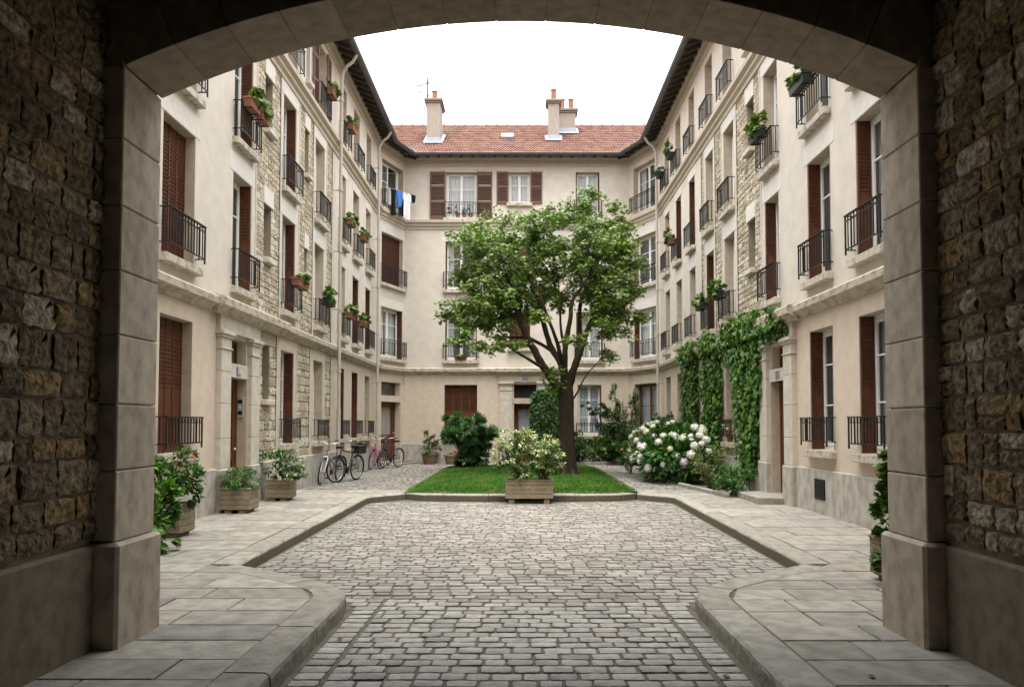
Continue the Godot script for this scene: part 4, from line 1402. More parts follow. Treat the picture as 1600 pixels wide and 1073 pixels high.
		if i == 0:
			door(bl, Y * Transform3D(Basis(), Vector3(0, 0.12, 0)), a0 + 0.05, a1 - 0.1, 2.2, 0.26, true)
			transom(bl, Y, a0 + 0.05, a1 - 0.1, 2.55, 3.05, 0.26)
			for st in [[0.0, 0.13, 0.35], [-0.01, 0.055, 0.6]]:
				var sm := MB.new()
				sm.cbox(Vector3(a0 - 0.15, -0.1, -0.26), Vector3(a1 + 0.35, st[1], st[2]), 0.015)
				put(bl, "doorstep", sm.mesh(), M.flag_1, Y)
		var pm := MB.new()
		for q in [[0.0, a0], [a1, l]]:
			if q[1] - q[0] > 0.05: pm.cbox(Vector3(q[0] + 0.003, -0.05, -0.1), Vector3(q[1] - 0.003, 0.74, 0.03), 0.012)
		put(bl, "plinth_block", pm.mesh(), M.plinth, Y)
	for i in 3:
		var l: float = fs[i][1]
		for k in [["cornice", CORN1], ["upper_cornice", CORN2], ["frieze", FRIEZE]]:
			put(bl, k[0], profile_run(-0.02, l + 0.02, k[1]), M.cornice if k[0] == "cornice" else M.moulding, fs[i][0])
		eaves(bl, fs[i][0], 0, l, -0.08 if i == 1 else -0.12, -0.08 if i == 1 else -0.12)
	# roof: sheathing, tiles, ridge tiles, chimneys, skylight
	var R := Transform3D(Basis(), Vector3(0, 0, BD))    # back to world axes inside the building
	var base := MB.new()
	var e0 := P(-4.3, 11.8, 28.94)
	var e1 := P(4.0, 11.8, 28.94)
	var r0 := P(-9, 14.48, 33.09)
	var r1 := P(9, 14.48, 33.09)
	base.quad(e0, e1, r1, r0)
	base.tri(e0, r0, P(-9, 14.48, 31)); base.tri(e0, P(-9, 14.48, 31), P(-4.6, 11.8, 27.6))
	base.tri(e1, r1, P(9, 14.48, 31)); base.tri(e1, P(9, 14.48, 31), P(4.45, 11.8, 27.5))
	base.quad(r0, r1, P(9, 11.8, 37.2), P(-9, 11.8, 37.2))
	base.quad(P(-9, 0, 37), P(9, 0, 37), P(9, 12, 37), P(-9, 12, 37))
	var roof := put(bl, "roof", base.mesh(), M.rafter, R)
	var tm := MB.new()
	var tw := 0.225
	var tl := 0.40
	var seg := 12
	for i in seg:
		var q := []
		for k in 2:
			var u := (i + k) / float(seg)
			var y := 0.016 * cos(u * 2.0 * TAU)
			var dy := -(0.016 * 2.0 * TAU * sin(u * 2.0 * TAU)) / tw
			q.append([Vector3((u - 0.5) * tw * 1.02, y + 0.035, 0.0), Vector3((u - 0.5) * tw * 1.02, y, -tl), Vector3(-dy, 1, 0).normalized()])
		tm.trin(q[0][0], q[1][0], q[1][1], q[0][2], q[1][2], q[1][2])
		tm.trin(q[0][0], q[1][1], q[0][1], q[0][2], q[1][2], q[0][2])
		tm.quad(q[0][0], q[1][0], q[1][0] - Vector3(0, 0.04, 0), q[0][0] - Vector3(0, 0.04, 0))
	var tile := tm.mesh()
	var slope := atan2(14.5 - 11.81, 33.09 - 28.94)
	var len_ := sqrt(pow(14.5 - 11.81, 2) + pow(4.15, 2))
	var xs := []
	var cols := PackedColorArray()
	var rows := 15
	for j in rows:
		var t := len_ * j / rows
		var y := 11.83 + sin(slope) * t
		var d := 28.92 + cos(slope) * t
		var hw := 4.35 + cos(slope) * t * 1.0
		var n := int(hw / tw)
		for i in range(-n, n + 1):
			var v := rf(0.75, 1.2)
			xs.append(Transform3D(Basis(Vector3.RIGHT, slope) * Basis(Vector3.UP, rf(-0.015, 0.015)), P((i + (0.5 if j % 2 else 0.0)) * tw, y + rf(-0.004, 0.004), d)))
			var edge := clampf((absf(i * tw) - 3.6) / 0.8, 0, 1) * clampf(1.0 - t / 1.5, 0, 1)
			cols.append((Color(0.25, 0.124, 0.09) * v * Color(1, rf(0.9, 1.15), rf(0.85, 1.2))).lerp(Color(0.30, 0.27, 0.22), 0.75 * edge))
	# the small triangles of roof over the canted corners
	for sd in [-1.0, 1.0]:
		for j in 9:
			for i in 9:
				var x := 4.45 + i * 0.16 + j * 0.30
				var dd := 27.75 + i * 0.05 + j * 0.27 + 0.9 * (1.0 - i / 9.0) * 0.0
				var hgt := 11.84 + j * 0.19
				if i > 6 - j * 0: continue
				xs.append(Transform3D(Basis(Vector3.UP, -0.9 * sd) * Basis(Vector3.RIGHT, slope), P((x - 0.25) * sd, hgt + 0.02, dd + 0.9 - i * 0.12)))
				cols.append(Color(0.28, 0.24, 0.19) * rf(0.8, 1.2))
	var tt := many(roof, "roof_tiles", tile, M.tile, xs, cols)
	var rt := MB.new()
	for i in 6:
		var a0 := PI * i / 6.0
		var a1 := PI * (i + 1) / 6.0
		for z in [0]:
			var p := func(a: float, xx: float, r: float) -> Vector3: return Vector3(xx, sin(a) * r, cos(a) * r * 1.2)
			rt.quad(p.call(a0, -0.25, 0.10), p.call(a1, -0.25, 0.10), p.call(a1, 0.25, 0.09), p.call(a0, 0.25, 0.09))
			rt.quad(p.call(a0, -0.25, 0.125), p.call(a1, -0.25, 0.125), p.call(a1, -0.18, 0.125), p.call(a0, -0.18, 0.125))
			rt.quad(p.call(a0, -0.18, 0.125), p.call(a1, -0.18, 0.125), p.call(a1, -0.18, 0.1), p.call(a0, -0.18, 0.1))
	var ridge := rt.mesh()
	for i in 36:
		put(roof, "ridge_tile", ridge, M.ridge, Transform3D(Basis(), P(-8.2 + i * 0.46, 14.47 + rf(-0.008, 0.008), 33.09)))
	# chimneys: [x0, x1, d0, d1, base h, top h, pots]
	for q in [[-3.78, -3.24, 30.28, 31.35, 12.45, 14.42, [[-3.52, 30.8]]], [-3.5, -3.02, 32.3, 33.2, 13.9, 13.95, []], [1.11, 1.55, 30.66, 31.25, 12.7, 14.55, [[1.34, 30.95]]], [1.56, 2.30, 31.75, 32.4, 13.3, 14.62, [[1.75, 32.05], [2.12, 32.05]]]]:
		var cm := MB.new()
		cm.cbox(Vector3(q[0], q[4] - 0.5, -q[3]), Vector3(q[1], q[5], -q[2]), 0.012)
		var ch := put(bl, "chimney", cm.mesh(), M.chimney, R)
		var capm := MB.new()
		capm.cbox(Vector3(q[0] - 0.1, q[5], -q[3] - 0.1), Vector3(q[1] + 0.1, q[5] + 0.1, -q[2] + 0.1), 0.015)
		capm.cbox(Vector3(q[0] - 0.05, q[5] - 0.07, -q[3] - 0.05), Vector3(q[1] + 0.05, q[5] - 0.001, -q[2] + 0.05), 0.01)
		put(ch, "chimney_cap", capm.mesh(), M.chimney_cap)
		for p in q[6]:
			var pm := MB.new()
			pm.lathe([Vector2(0.135, 0.0), Vector2(0.115, 0.05), Vector2(0.105, 0.46), Vector2(0.125, 0.48), Vector2(0.125, 0.52), Vector2(0.09, 0.52), Vector2(0.08, 0.1)], 14)
			put(ch, "chimney_pot", pm.mesh(), M.terracotta, Transform3D(Basis(), P(p[0], q[5] + 0.1, p[1])))
		# lead flashing where the stack meets the tiles
		var k := (14.5 - 11.81) / 4.15
		var hf := func(d: float) -> float: return 11.86 + (d - 28.94) * k
		var fm := MB.new()
		var f0: float = hf.call(q[2])
		var f1: float = hf.call(q[3])
		if f0 < q[5] - 0.3:
			fm.quad(P(q[0] - 0.02, f0 + 0.22, q[2] - 0.015), P(q[1] + 0.02, f0 + 0.22, q[2] - 0.015), P(q[1] + 0.02, f0, q[2] - 0.015), P(q[0] - 0.02, f0, q[2] - 0.015))
			fm.quad(P(q[0] - 0.12, f0 + 0.03 - 0.11, q[2] - 0.22), P(q[1] + 0.12, f0 + 0.03 - 0.11, q[2] - 0.22), P(q[1] + 0.08, f0 + 0.05, q[2] - 0.012), P(q[0] - 0.08, f0 + 0.05, q[2] - 0.012))
			for sx in [[q[0], -1], [q[1], 1]]:
				fm.quad(P(sx[0] + sx[1] * 0.014, f0 + 0.2, q[2]), P(sx[0] + sx[1] * 0.014, minf(f1 + 0.2, q[5]), q[3]), P(sx[0] + sx[1] * 0.014, f1, q[3]), P(sx[0] + sx[1] * 0.014, f0, q[2]))
				fm.quad(P(sx[0] + sx[1] * 0.014, f0 + 0.05, q[2]), P(sx[0] + sx[1] * 0.014, f1 + 0.05, q[3]), P(sx[0] + sx[1] * 0.13, f1 + 0.05, q[3]), P(sx[0] + sx[1] * 0.13, f0 + 0.05, q[2]))
			put(ch, "flashing", fm.mesh(), M.lead)
	var sk := Transform3D(Basis(Vector3.RIGHT, slope), P(-0.55, 13.2, 31.02))
	var sm := MB.new()
	for q in [[-0.26, -0.3, -0.2, 0.3], [0.2, -0.3, 0.26, 0.3], [-0.2, -0.3, 0.2, -0.24], [-0.2, 0.24, 0.2, 0.3]]:
		sm.cbox(Vector3(q[0], 0.0, q[1]), Vector3(q[2], 0.13, q[3]), 0.006)
	var sw := put(roof, "skylight", sm.mesh(), M.lead, sk)
	var gm := MB.new()
	gm.quad(Vector3(-0.22, 0.12, -0.26), Vector3(0.22, 0.12, -0.26), Vector3(0.22, 0.12, 0.26), Vector3(-0.22, 0.12, 0.26))
	put(sw, "pane", gm.mesh(), M.white_enamel)
	# aerial on its own mast
	var an := thing("television_aerial", "thin metal television aerial on a mast behind the chimney stack", "aerial", at(P(-3.88, 13.4, 31.4)))
	var am := MB.new()
	am.bar(Vector3(0, -0.5, 0), Vector3(0, 2.5, 0), 0.032, 6)
	put(an, "mast", am.mesh(), M.iron)
	for q in [[2.28, 0.62, 0.42, 7], [1.72, 0.5, -0.15, 5], [1.15, 0.42, 0.05, 4]]:
		var em2 := MB.new()
		var dir := Vector3(-0.8, -q[2] * 1.3, 0.5).normalized()
		em2.bar(Vector3(0.1, q[0] + q[2] * 0.1, -0.05), Vector3(0, q[0], 0) + dir * q[1] * 1.1, 0.018, 5)
		for k in q[3]:
			var p: Vector3 = Vector3(0, q[0], 0) + dir * q[1] * 1.1 * k / float(q[3] - 1)
			var hl = 0.17 - 0.012 * k
			em2.bar(p - Vector3(0.45, 0.1, 0.85).normalized() * hl, p + Vector3(0.45, 0.1, 0.85).normalized() * hl, 0.012, 4)
		put(an, "antenna_array", em2.mesh(), M.iron)

# ---------------------------------------------------------------- the gatehouse and its passage
func gatehouse() -> void:
	var gt := thing("gateway_passage", "dark rubble walled carriage passage framing the court with a segmental stone arch", "archway")
	var D0 := 5.2
	var D1 := 5.75
	for side in [-1.0, 1.0]:
		var X: Transform3D
		if side < 0: X = Transform3D(Basis(Vector3(0, 0, -1), Vector3.UP, Vector3(1, 0, 0)), Vector3(-2.87, 0, 0))
		else: X = Transform3D(Basis(Vector3(0, 0, 1), Vector3.UP, Vector3(-1, 0, 0)), Vector3(2.85, 0, 0))
		var s := func(a: float, b2: float) -> Vector2: return Vector2(a, b2) if side < 0 else Vector2(-b2, -a)
		var w0: Vector2 = s.call(-5.0, 5.6)
		var bm := MB.new()
		bm.box(Vector3(w0.x, -0.1, -0.5), Vector3(w0.y, 5.3, -0.02))
		var wall := put(gt, "passage_wall", bm.mesh(), M.passage_mortar, X)
		var over := []
		var near: Vector2 = s.call(3.0, 5.28)
		rubble(wall, Transform3D.IDENTITY, near.x, near.y, 0.72, 5.0, Vector2(0.13, 0.235), Vector2(0.13, 0.38), [], 0.02, 0.042, -0.02, "passage", 5, 300, over)
		var rest: Vector2 = s.call(-4.9, 3.0)
		rubble(wall, Transform3D.IDENTITY, rest.x, rest.y, 0.72, 5.0, Vector2(0.15, 0.22), Vector2(0.18, 0.42), [], 0.03, 0.045, -0.02, "passage", 5, 0, over)
		many(wall, "rubble_stones", rock(2), M.passage_0, over)
		var pm := MB.new()
		pm.cbox(Vector3(w0.x, -0.1, -0.3), Vector3(w0.y - 0.02, 0.69, 0.02), 0.02)
		put(wall, "passage_plinth", pm.mesh(), M.passage_plinth)
		# pier of ashlar
		var core := MB.new()
		core.box(Vector3(side * 2.76, -0.1, -D1 + 0.02), Vector3(side * 3.6, 5.4, -D0 - 0.02))
		var pier := put(gt, "pier", core.mesh(), M.ashlar_1)
		var h := 0.70
		var k := 0
		while h < 3.95:
			var e := h + rf(0.44, 0.5)
			if 3.97 - e < 0.3: e = 3.97
			var b2 := MB.new()
			b2.cbox(Vector3(minf(side * 2.735, side * 3.7), h + 0.003, -D1), Vector3(maxf(side * 2.735, side * 3.7), e - 0.003, -D0), 0.009)
			put(pier, "ashlar_block", b2.mesh(), M["ashlar_%d" % (k % 3)])
			h = e
			k += 1
		var ft := MB.new()
		ft.cbox(Vector3(minf(side * 2.69, side * 3.7), -0.1, -D1 - 0.04), Vector3(maxf(side * 2.69, side * 3.7), 0.70, -D0 + 0.04), 0.022)
		put(pier, "pier_foot", ft.mesh(), M.ashlar_1)
	# arch of voussoirs
	var a := 2.735
	var rise := 0.6
	var R := (a * a + rise * rise) / (2 * rise)
	var cy := 3.97 + rise - R
	var half := asin(a / R)
	var back := MB.new()
	var N := 32
	for i in N:
		var t0 := -half + 2 * half * i / N
		var t1 := -half + 2 * half * (i + 1) / N
		var q := []
		for t in [t0, t1]:
			for d in [D0 + 0.02, D1 - 0.006]:
				q.append(P(sin(t) * (R + 0.006), cy + cos(t) * (R + 0.006), d))
				q.append(P(sin(t) * (R + 0.006), 5.6, d))
		back.quad(q[0], q[4], q[5], q[1]); back.quad(q[2], q[6], q[7], q[3]); back.quad(q[0], q[2], q[6], q[4])
	var arch := put(gt, "arch", back.mesh(), M.voussoir_1)
	var nv := 15
	for i in nv:
		var t0 := -half + 2 * half * i / nv + 0.0006
		var t1 := -half + 2 * half * (i + 1) / nv - 0.0006
		var mb := MB.new()
		var sub := 4
		for j in sub:
			var u0 := lerpf(t0, t1, j / float(sub))
			var u1 := lerpf(t0, t1, (j + 1) / float(sub))
			var g := func(t: float, r: float, d: float) -> Vector3: return P(sin(t) * r, cy + cos(t) * r, d)
			var cI := 0.004
			var e0 := u0 + (cI / R if j == 0 else 0.0)
			var e1 := u1 - (cI / R if j == sub - 1 else 0.0)
			mb.quad(g.call(e0, R, D0 + cI), g.call(e1, R, D0 + cI), g.call(e1, R, D1 - cI), g.call(e0, R, D1 - cI))
			mb.quad(g.call(e0, R, D0 + cI), g.call(e1, R, D0 + cI), g.call(e1, R + cI, D0), g.call(e0, R + cI, D0))
			mb.quad(g.call(e0, R, D1 - cI), g.call(e1, R, D1 - cI), g.call(e1, R + cI, D1), g.call(e0, R + cI, D1))
			mb.quad(g.call(e0, R + cI, D0), g.call(e1, R + cI, D0), g.call(e1, R + 0.6, D0), g.call(e0, R + 0.6, D0))
			mb.quad(g.call(e0, R + cI, D1), g.call(e1, R + cI, D1), g.call(e1, R + 0.6, D1), g.call(e0, R + 0.6, D1))
			if j == 0:
				mb.quad(g.call(u0, R + cI, D0 + cI), g.call(u0, R + 0.6, D0 + cI), g.call(u0, R + 0.6, D1 - cI), g.call(u0, R + cI, D1 - cI))
				mb.quad(g.call(e0, R, D0 + cI), g.call(e0, R, D1 - cI), g.call(u0, R + cI, D1 - cI), g.call(u0, R + cI, D0 + cI))
				mb.quad(g.call(e0, R + cI, D0), g.call(e0, R + 0.6, D0), g.call(u0, R + 0.6, D0 + cI), g.call(u0, R + cI, D0 + cI))
			if j == sub - 1:
				mb.quad(g.call(u1, R + cI, D0 + cI), g.call(u1, R + 0.6, D0 + cI), g.call(u1, R + 0.6, D1 - cI), g.call(u1, R + cI, D1 - cI))
				mb.quad(g.call(e1, R, D0 + cI), g.call(e1, R, D1 - cI), g.call(u1, R + cI, D1 - cI), g.call(u1, R + cI, D0 + cI))
				mb.quad(g.call(e1, R + cI, D0), g.call(e1, R + 0.6, D0), g.call(u1, R + 0.6, D0 + cI), g.call(u1, R + cI, D0 + cI))
		put(arch, "voussoir", mb.mesh(), M["voussoir_%d" % pick([0, 1, 2])])
	# ceiling, the closed end behind and the gatehouse wall over the arch on the court side
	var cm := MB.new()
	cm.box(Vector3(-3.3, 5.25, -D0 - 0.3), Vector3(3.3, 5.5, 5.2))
	put(gt, "ceiling", cm.mesh(), M.darkened_ceiling)
	var em := MB.new()
	em.box(Vector3(-3.4, -0.3, 4.9), Vector3(3.4, 5.5, 5.2))
	var ew := put(gt, "end_wall", em.mesh(), M.passage_mortar)
	for sd in [0, 1]:
		var dm := MB.new()
		dm.cbox(Vector3(-1.6 + sd * 1.61, ROAD, 4.82), Vector3(-0.005 + sd * 1.6, 4.0, 4.9), 0.01)
		for r in 3: dm.cbox(Vector3(-1.45 + sd * 1.61, 0.2 + r * 1.25, 4.79), Vector3(-0.15 + sd * 1.6, 1.25 + r * 1.25, 4.83), 0.015)
		put(ew, "carriage_door", dm.mesh(), M.door_wood)
	var up := MB.new()
	up.box(Vector3(-5.3, 5.45, -D1 + 0.03), Vector3(5.2, 12.0, -D0 - 0.05))
	up.box(Vector3(-5.3, 3.9, -D1 + 0.03), Vector3(-3.5, 5.45, -D0 - 0.05))
	up.box(Vector3(3.5, 3.9, -D1 + 0.03), Vector3(5.2, 5.45, -D0 - 0.05))
	put(gt, "wall", up.mesh(), M.plaster_up)
	var lo := MB.new()
	lo.box(Vector3(-5.3, -0.1, -D1 + 0.03), Vector3(-3.5, 3.9, -D0 - 0.05))
	lo.box(Vector3(3.5, -0.1, -D1 + 0.03), Vector3(5.2, 3.9, -D0 - 0.05))
	put(gt, "wall", lo.mesh(), M.plaster_low)
	var rm := MB.new()
	rm.quad(P(-5.3, 11.9, 5.9), P(5.2, 11.9, 5.9), P(5.2, 15, 1), P(-5.3, 15, 1))
	rm.quad(P(-5.3, 11.9, -5.2), P(5.2, 11.9, -5.2), P(5.2, 15, 1), P(-5.3, 15, 1))
	put(gt, "roof", rm.mesh(), M.ridge)

# ---------------------------------------------------------------- plants
func leaf_mesh(kind: String) -> ArrayMesh:
	return key_mesh("L_" + kind, func():
		var mb := MB.new()
		var blade := func(x: Transform3D, wd: float, fold: float) -> void:
			var b := x * Vector3.ZERO
			var l := x * Vector3(-wd, fold, 0.42)
			var r := x * Vector3(wd, fold, 0.42)
			var m := x * Vector3(0, -0.01, 0.5)
			var t := x * Vector3(0, -0.10, 1.0)
			mb.tri(b, l, m); mb.tri(b, m, r); mb.tri(l, t, m); mb.tri(m, t, r)
		if kind == "ovate":
			blade.call(Transform3D.IDENTITY, 0.26, 0.05)
		elif kind == "narrow":
			blade.call(Transform3D.IDENTITY, 0.11, 0.03)
		elif kind == "palm":
			for k in 5:
				var a := (k - 2) * 0.62
				var sc: float = [0.7, 0.9, 1.0, 0.9, 0.7][k]
				blade.call(Transform3D(Basis(Vector3.UP, a) * Basis(Vector3.RIGHT, 0.22) * Basis.from_scale(Vector3.ONE * sc), Vector3.ZERO), 0.2, 0.05)
		elif kind == "feather":
			for k in 7:
				var z := 0.1 + 0.13 * (k / 2)
				var sd := -1.0 if k % 2 == 0 else 1.0
				if k == 6: sd = 0.0
				blade.call(Transform3D(Basis(Vector3.UP, sd * 0.9) * Basis.from_scale(Vector3.ONE * 0.5), Vector3(0, -0.03 * k * 0.4, z)), 0.16, 0.03)
		elif kind == "sprig":
			for k in 6:
				blade.call(Transform3D(Basis(Vector3.UP, k * 2.4) * Basis(Vector3.RIGHT, -0.35 + 0.12 * k) * Basis.from_scale(Vector3.ONE * 0.62), Vector3(0, 0.07 * k, 0)), 0.27, 0.06)
		else:   # lobed
			var o := []
			for k in 11:
				var a := -2.5 + 5.0 * k / 10.0
				var r: float = [0.42, 0.34, 0.62, 0.40, 0.42, 1.0, 0.42, 0.40, 0.62, 0.34, 0.42][k] if k != 5 else 0.62
				if k == 2 or k == 8: r = 0.55
				o.append(Vector3(sin(a) * r, -0.10 * r + 0.05 * absf(sin(a)), 0.42 + cos(a) * r * 0.9))
			for k in 10: mb.tri(Vector3(0, 0.02, 0.4), o[k], o[k + 1])
			mb.tri(Vector3(0, 0.02, 0.4), o[10], Vector3(0, 0, 0.1)); mb.tri(Vector3(0, 0.02, 0.4), Vector3(0, 0, 0.1), o[0])
		return mb.mesh())

func rv() -> Vector3:
	while true:
		var v := Vector3(rf(-1, 1), rf(-1, 1), rf(-1, 1))
		if v.length_squared() < 1.0 and v.length_squared() > 0.01: return v
	return Vector3.UP

func leaf_basis(axis: Vector3, nrm: Vector3, size: float) -> Basis:
	var z := axis.normalized()
	var x := nrm.cross(z)
	if x.length() < 0.01: x = Vector3.RIGHT.cross(z)
	x = x.normalized()
	return Basis(x * size, z.cross(x) * size, z * size)

# Leaves in ellipsoids [centre, radii, count]. Colours run from c0 to c1; o: up, droop, shell
func leaves(parent: Node, called: String, clumps: Array, kind: String, size: Vector2, c0: Color, c1: Color, o := {}, m := "leaf") -> MultiMeshInstance3D:
	var xs := []
	var cols := PackedColorArray()
	var up: float = o.get("up", 0.6)
	var droop: float = o.get("droop", 0.2)
	var pw: float = o.get("shell", 0.42)
	var tip = o.get("tip", null)
	for q in clumps:
		var c: Vector3 = q[0]
		var r: Vector3 = q[1]
		var sub := []
		for k in maxi(3, int(q[2] / 26.0)):
			var dd := rv().normalized()
			sub.append([dd * pow(rng.randf(), pw), rf(0.12, 0.3), rf(0.65, 1.35)])
		for k in int(q[2]):
			var sb = sub[rng.randi() % sub.size()]
			var u: Vector3 = sb[0] + rv() * sb[1] * 1.2
			if u.length() > 1.12: u = u.normalized() * rf(0.9, 1.12)
			var p := c + u * r
			if p.y < o.get("floor", 0.02): p.y = o.get("floor", 0.02) + rf(0, 0.05)
			var out := (u / r.length() + rv() * 0.12).normalized()
			var axis := (out + rv() * 0.7 + Vector3(0, -droop, 0)).normalized()
			var nrm := (Vector3.UP * up + out * 0.6 + rv() * 0.45).normalized()
			xs.append(Transform3D(leaf_basis(axis, nrm, rf(size.x, size.y)), p))
			var t := rng.randf()
			var col: Color = c0.lerp(c1, t * t) * (sb[2] * rf(0.8, 1.2))
			if tip != null and u.length() > 0.62 and u.y > -0.35 and rng.randf() < o.get("tipshare", 0.7):
				col = tip * rf(0.75, 1.15)
			cols.append(col)
	return many(parent, called, leaf_mesh(kind), M[m], xs, cols)

func stems(parent: Node, base: Vector3, spread: float, targets: Array, r: float, m := "twig", called := "stem") -> void:
	var mb := MB.new()
	for t in targets:
		var b := base + Vector3(rf(-spread, spread), 0, rf(-spread, spread))
		var mid := b.lerp(t, 0.5) + Vector3(rf(-0.05, 0.05), rf(0.0, 0.08), rf(-0.05, 0.05))
		mb.tube(PackedVector3Array([b, mid, t]), PackedFloat32Array([r, r * 0.75, r * 0.35]), 5)
	put(parent, called, mb.mesh(), M[m])

func shrub(called: String, label: String, category: String, base: Vector3, clumps: Array, kind: String, size: Vector2, c0: Color, c1: Color, o := {}, group := "") -> Node3D:
	var t := thing(called, label, category, at(base), group)
	leaves(t, "foliage", clumps, kind, size, c0, c1, o, o.get("mat", "leaf"))
	var tg := []
	for q in clumps:
		for k in o.get("stems", 4): tg.append(q[0] + rv() * q[1] * 0.55)
	stems(t, Vector3.ZERO, o.get("spread", 0.08), tg, o.get("stem_r", 0.012))
	return t

func tree() -> void:
	var t := thing("courtyard_tree", "broad leafy tree with dark forked trunk growing out of the lawn", "tree", at(P(1.34, 0.05, 21.78)))
	var O := P(1.34, 0.05, 21.78)
	var nodes := []    # [point, radius]
	var tb := MB.new()
	var limb := func(pts: Array, r0: float, r1: float, sides: int) -> void:
		var p := PackedVector3Array()
		var r := PackedFloat32Array()
		var n := pts.size()
		var fine := 4
		for i in n - 1:
			for k in fine:
				var u := k / float(fine)
				var a: Vector3 = pts[maxi(i - 1, 0)]; var b: Vector3 = pts[i]; var c: Vector3 = pts[i + 1]; var d: Vector3 = pts[mini(i + 2, n - 1)]
				p.append(b.cubic_interpolate(c, a, d, u) + rv() * r0 * 0.10)
				r.append(lerpf(r0, r1, (i + u) / (n - 1)) * rf(0.93, 1.08))
		p.append(pts[n - 1]); r.append(r1)
		tb.tube(p, r, sides)
		for i in p.size(): nodes.append([p[i], r[i]])
	var W := func(x: float, h: float, z: float) -> Vector3: return Vector3(x, h, -21.78 + z) - O
	# trunk with root flare
	var p := PackedVector3Array()
	var r := PackedFloat32Array()
	for q in [[1.36, -0.05, 0.42], [1.35, 0.05, 0.345], [1.345, 0.15, 0.285], [1.33, 0.35, 0.245], [1.31, 0.8, 0.225], [1.30, 1.3, 0.212], [1.29, 1.75, 0.21], [1.28, 2.1, 0.225], [1.27, 2.4, 0.22], [1.29, 2.7, 0.17]]:
		p.append(W.call(q[0], q[1], 0.0)); r.append(q[2])
	tb.tube(p, r, 14)
	for k in 7:
		var a := TAU * k / 7.0 + 0.3
		var d := Vector3(cos(a), 0, sin(a))
		tb.tube(PackedVector3Array([p[3] + d * 0.12, p[2] + d * 0.24 + Vector3(0, -0.02, 0), p[1] + d * 0.42 + Vector3(0, -0.05, 0), p[0] + d * 0.62]), PackedFloat32Array([0.09, 0.085, 0.06, 0.03]), 7)
	limb.call([W.call(1.27, 2.15, 0), W.call(1.1, 2.48, 0.05), W.call(0.86, 2.76, 0.15), W.call(0.53, 3.29, 0.3), W.call(0.25, 3.79, 0.4), W.call(0.02, 4.24, 0.45), W.call(-0.12, 4.75, 0.5), W.call(-0.2, 5.2, 0.6), W.call(-0.45, 5.75, 0.6), W.call(-0.6, 6.5, 0.5)], 0.15, 0.02, 9)
	limb.call([W.call(1.29, 2.3, 0), W.call(1.24, 2.75, -0.1), W.call(1.14, 3.23, -0.2), W.call(0.89, 3.68, -0.35), W.call(0.7, 4.24, -0.45), W.call(0.61, 4.69, -0.5), W.call(0.47, 5.15, -0.5), W.call(0.3, 5.65, -0.55), W.call(-0.2, 6.11, -0.6), W.call(-0.99, 6.4, -0.7)], 0.125, 0.018, 8)
	limb.call([W.call(1.3, 2.3, 0), W.call(1.38, 2.65, 0.05), W.call(1.5, 3.06, 0.15), W.call(1.7, 3.63, 0.25), W.call(1.87, 4.13, 0.3), W.call(2.1, 4.69, 0.3), W.call(2.32, 5.26, 0.35), W.call(2.55, 5.71, 0.4), W.call(2.9, 6.3, 0.4)], 0.135, 0.02, 9)
	limb.call([W.call(1.28, 2.4, 0), W.call(1.25, 2.85, 0.1), W.call(1.23, 3.4, 0.25), W.call(1.28, 3.91, 0.4), W.call(1.37, 4.41, 0.55), W.call(1.43, 4.92, 0.6), W.call(1.71, 5.3, 0.65), W.call(1.95, 5.7, 0.7), W.call(1.9, 6.2, 0.7), W.call(1.71, 7.0, 0.5)], 0.105, 0.016, 8)
	limb.call([W.call(1.6, 3.3, 0.2), W.call(1.66, 3.8, -0.1), W.call(1.70, 4.3, -0.35), W.call(1.73, 4.92, -0.6), W.call(1.88, 5.48, -0.75), W.call(2.22, 6.16, -0.8), W.call(2.44, 7.1, -0.7)], 0.10, 0.016, 8)
	limb.call([W.call(0.92, 3.6, -0.3), W.call(0.47, 3.9, -0.7), W.call(0.19, 4.05, -0.9), W.call(-0.43, 4.1, -1.1), W.call(-0.76, 4.41, -1.2), W.call(-1.2, 4.8, -1.2)], 0.06, 0.014, 7)
	limb.call([W.call(0.69, 3.03, 0.2), W.call(0.25, 3.25, 0.7), W.call(-0.2, 3.5, 1.0), W.call(-0.59, 3.75, 1.2), W.call(-1.1, 3.9, 1.3)], 0.05, 0.012, 7)
	limb.call([W.call(1.38, 2.1, 0.1), W.call(1.55, 2.33, 0.35), W.call(1.81, 2.84, 0.5), W.call(2.23, 3.28, 0.6), W.call(2.5, 3.33, 0.6)], 0.03, 0.008, 6)
	limb.call([W.call(0.02, 4.3, 0.4), W.call(-0.05, 4.9, 0.0), W.call(0.1, 5.4, -0.1), W.call(0.33, 6.2, 0.1), W.call(0.4, 7.0, 0.1)], 0.06, 0.014, 7)
	limb.call([W.call(1.9, 4.2, 0.3), W.call(2.3, 4.5, 0.9), W.call(2.8, 4.7, 1.3), W.call(3.2, 5.0, 1.5)], 0.055, 0.012, 7)
	limb.call([W.call(1.2, 3.0, 0.1), W.call(1.0, 3.7, 0.8), W.call(0.7, 4.4, 1.3), W.call(0.4, 5.2, 1.6), W.call(0.2, 6.0, 1.5)], 0.065, 0.014, 7)
	limb.call([W.call(1.25, 2.9, -0.1), W.call(1.3, 3.6, -0.8), W.call(1.2, 4.4, -1.3), W.call(1.2, 5.2, -1.6), W.call(1.1, 6.2, -1.5)], 0.065, 0.014, 7)
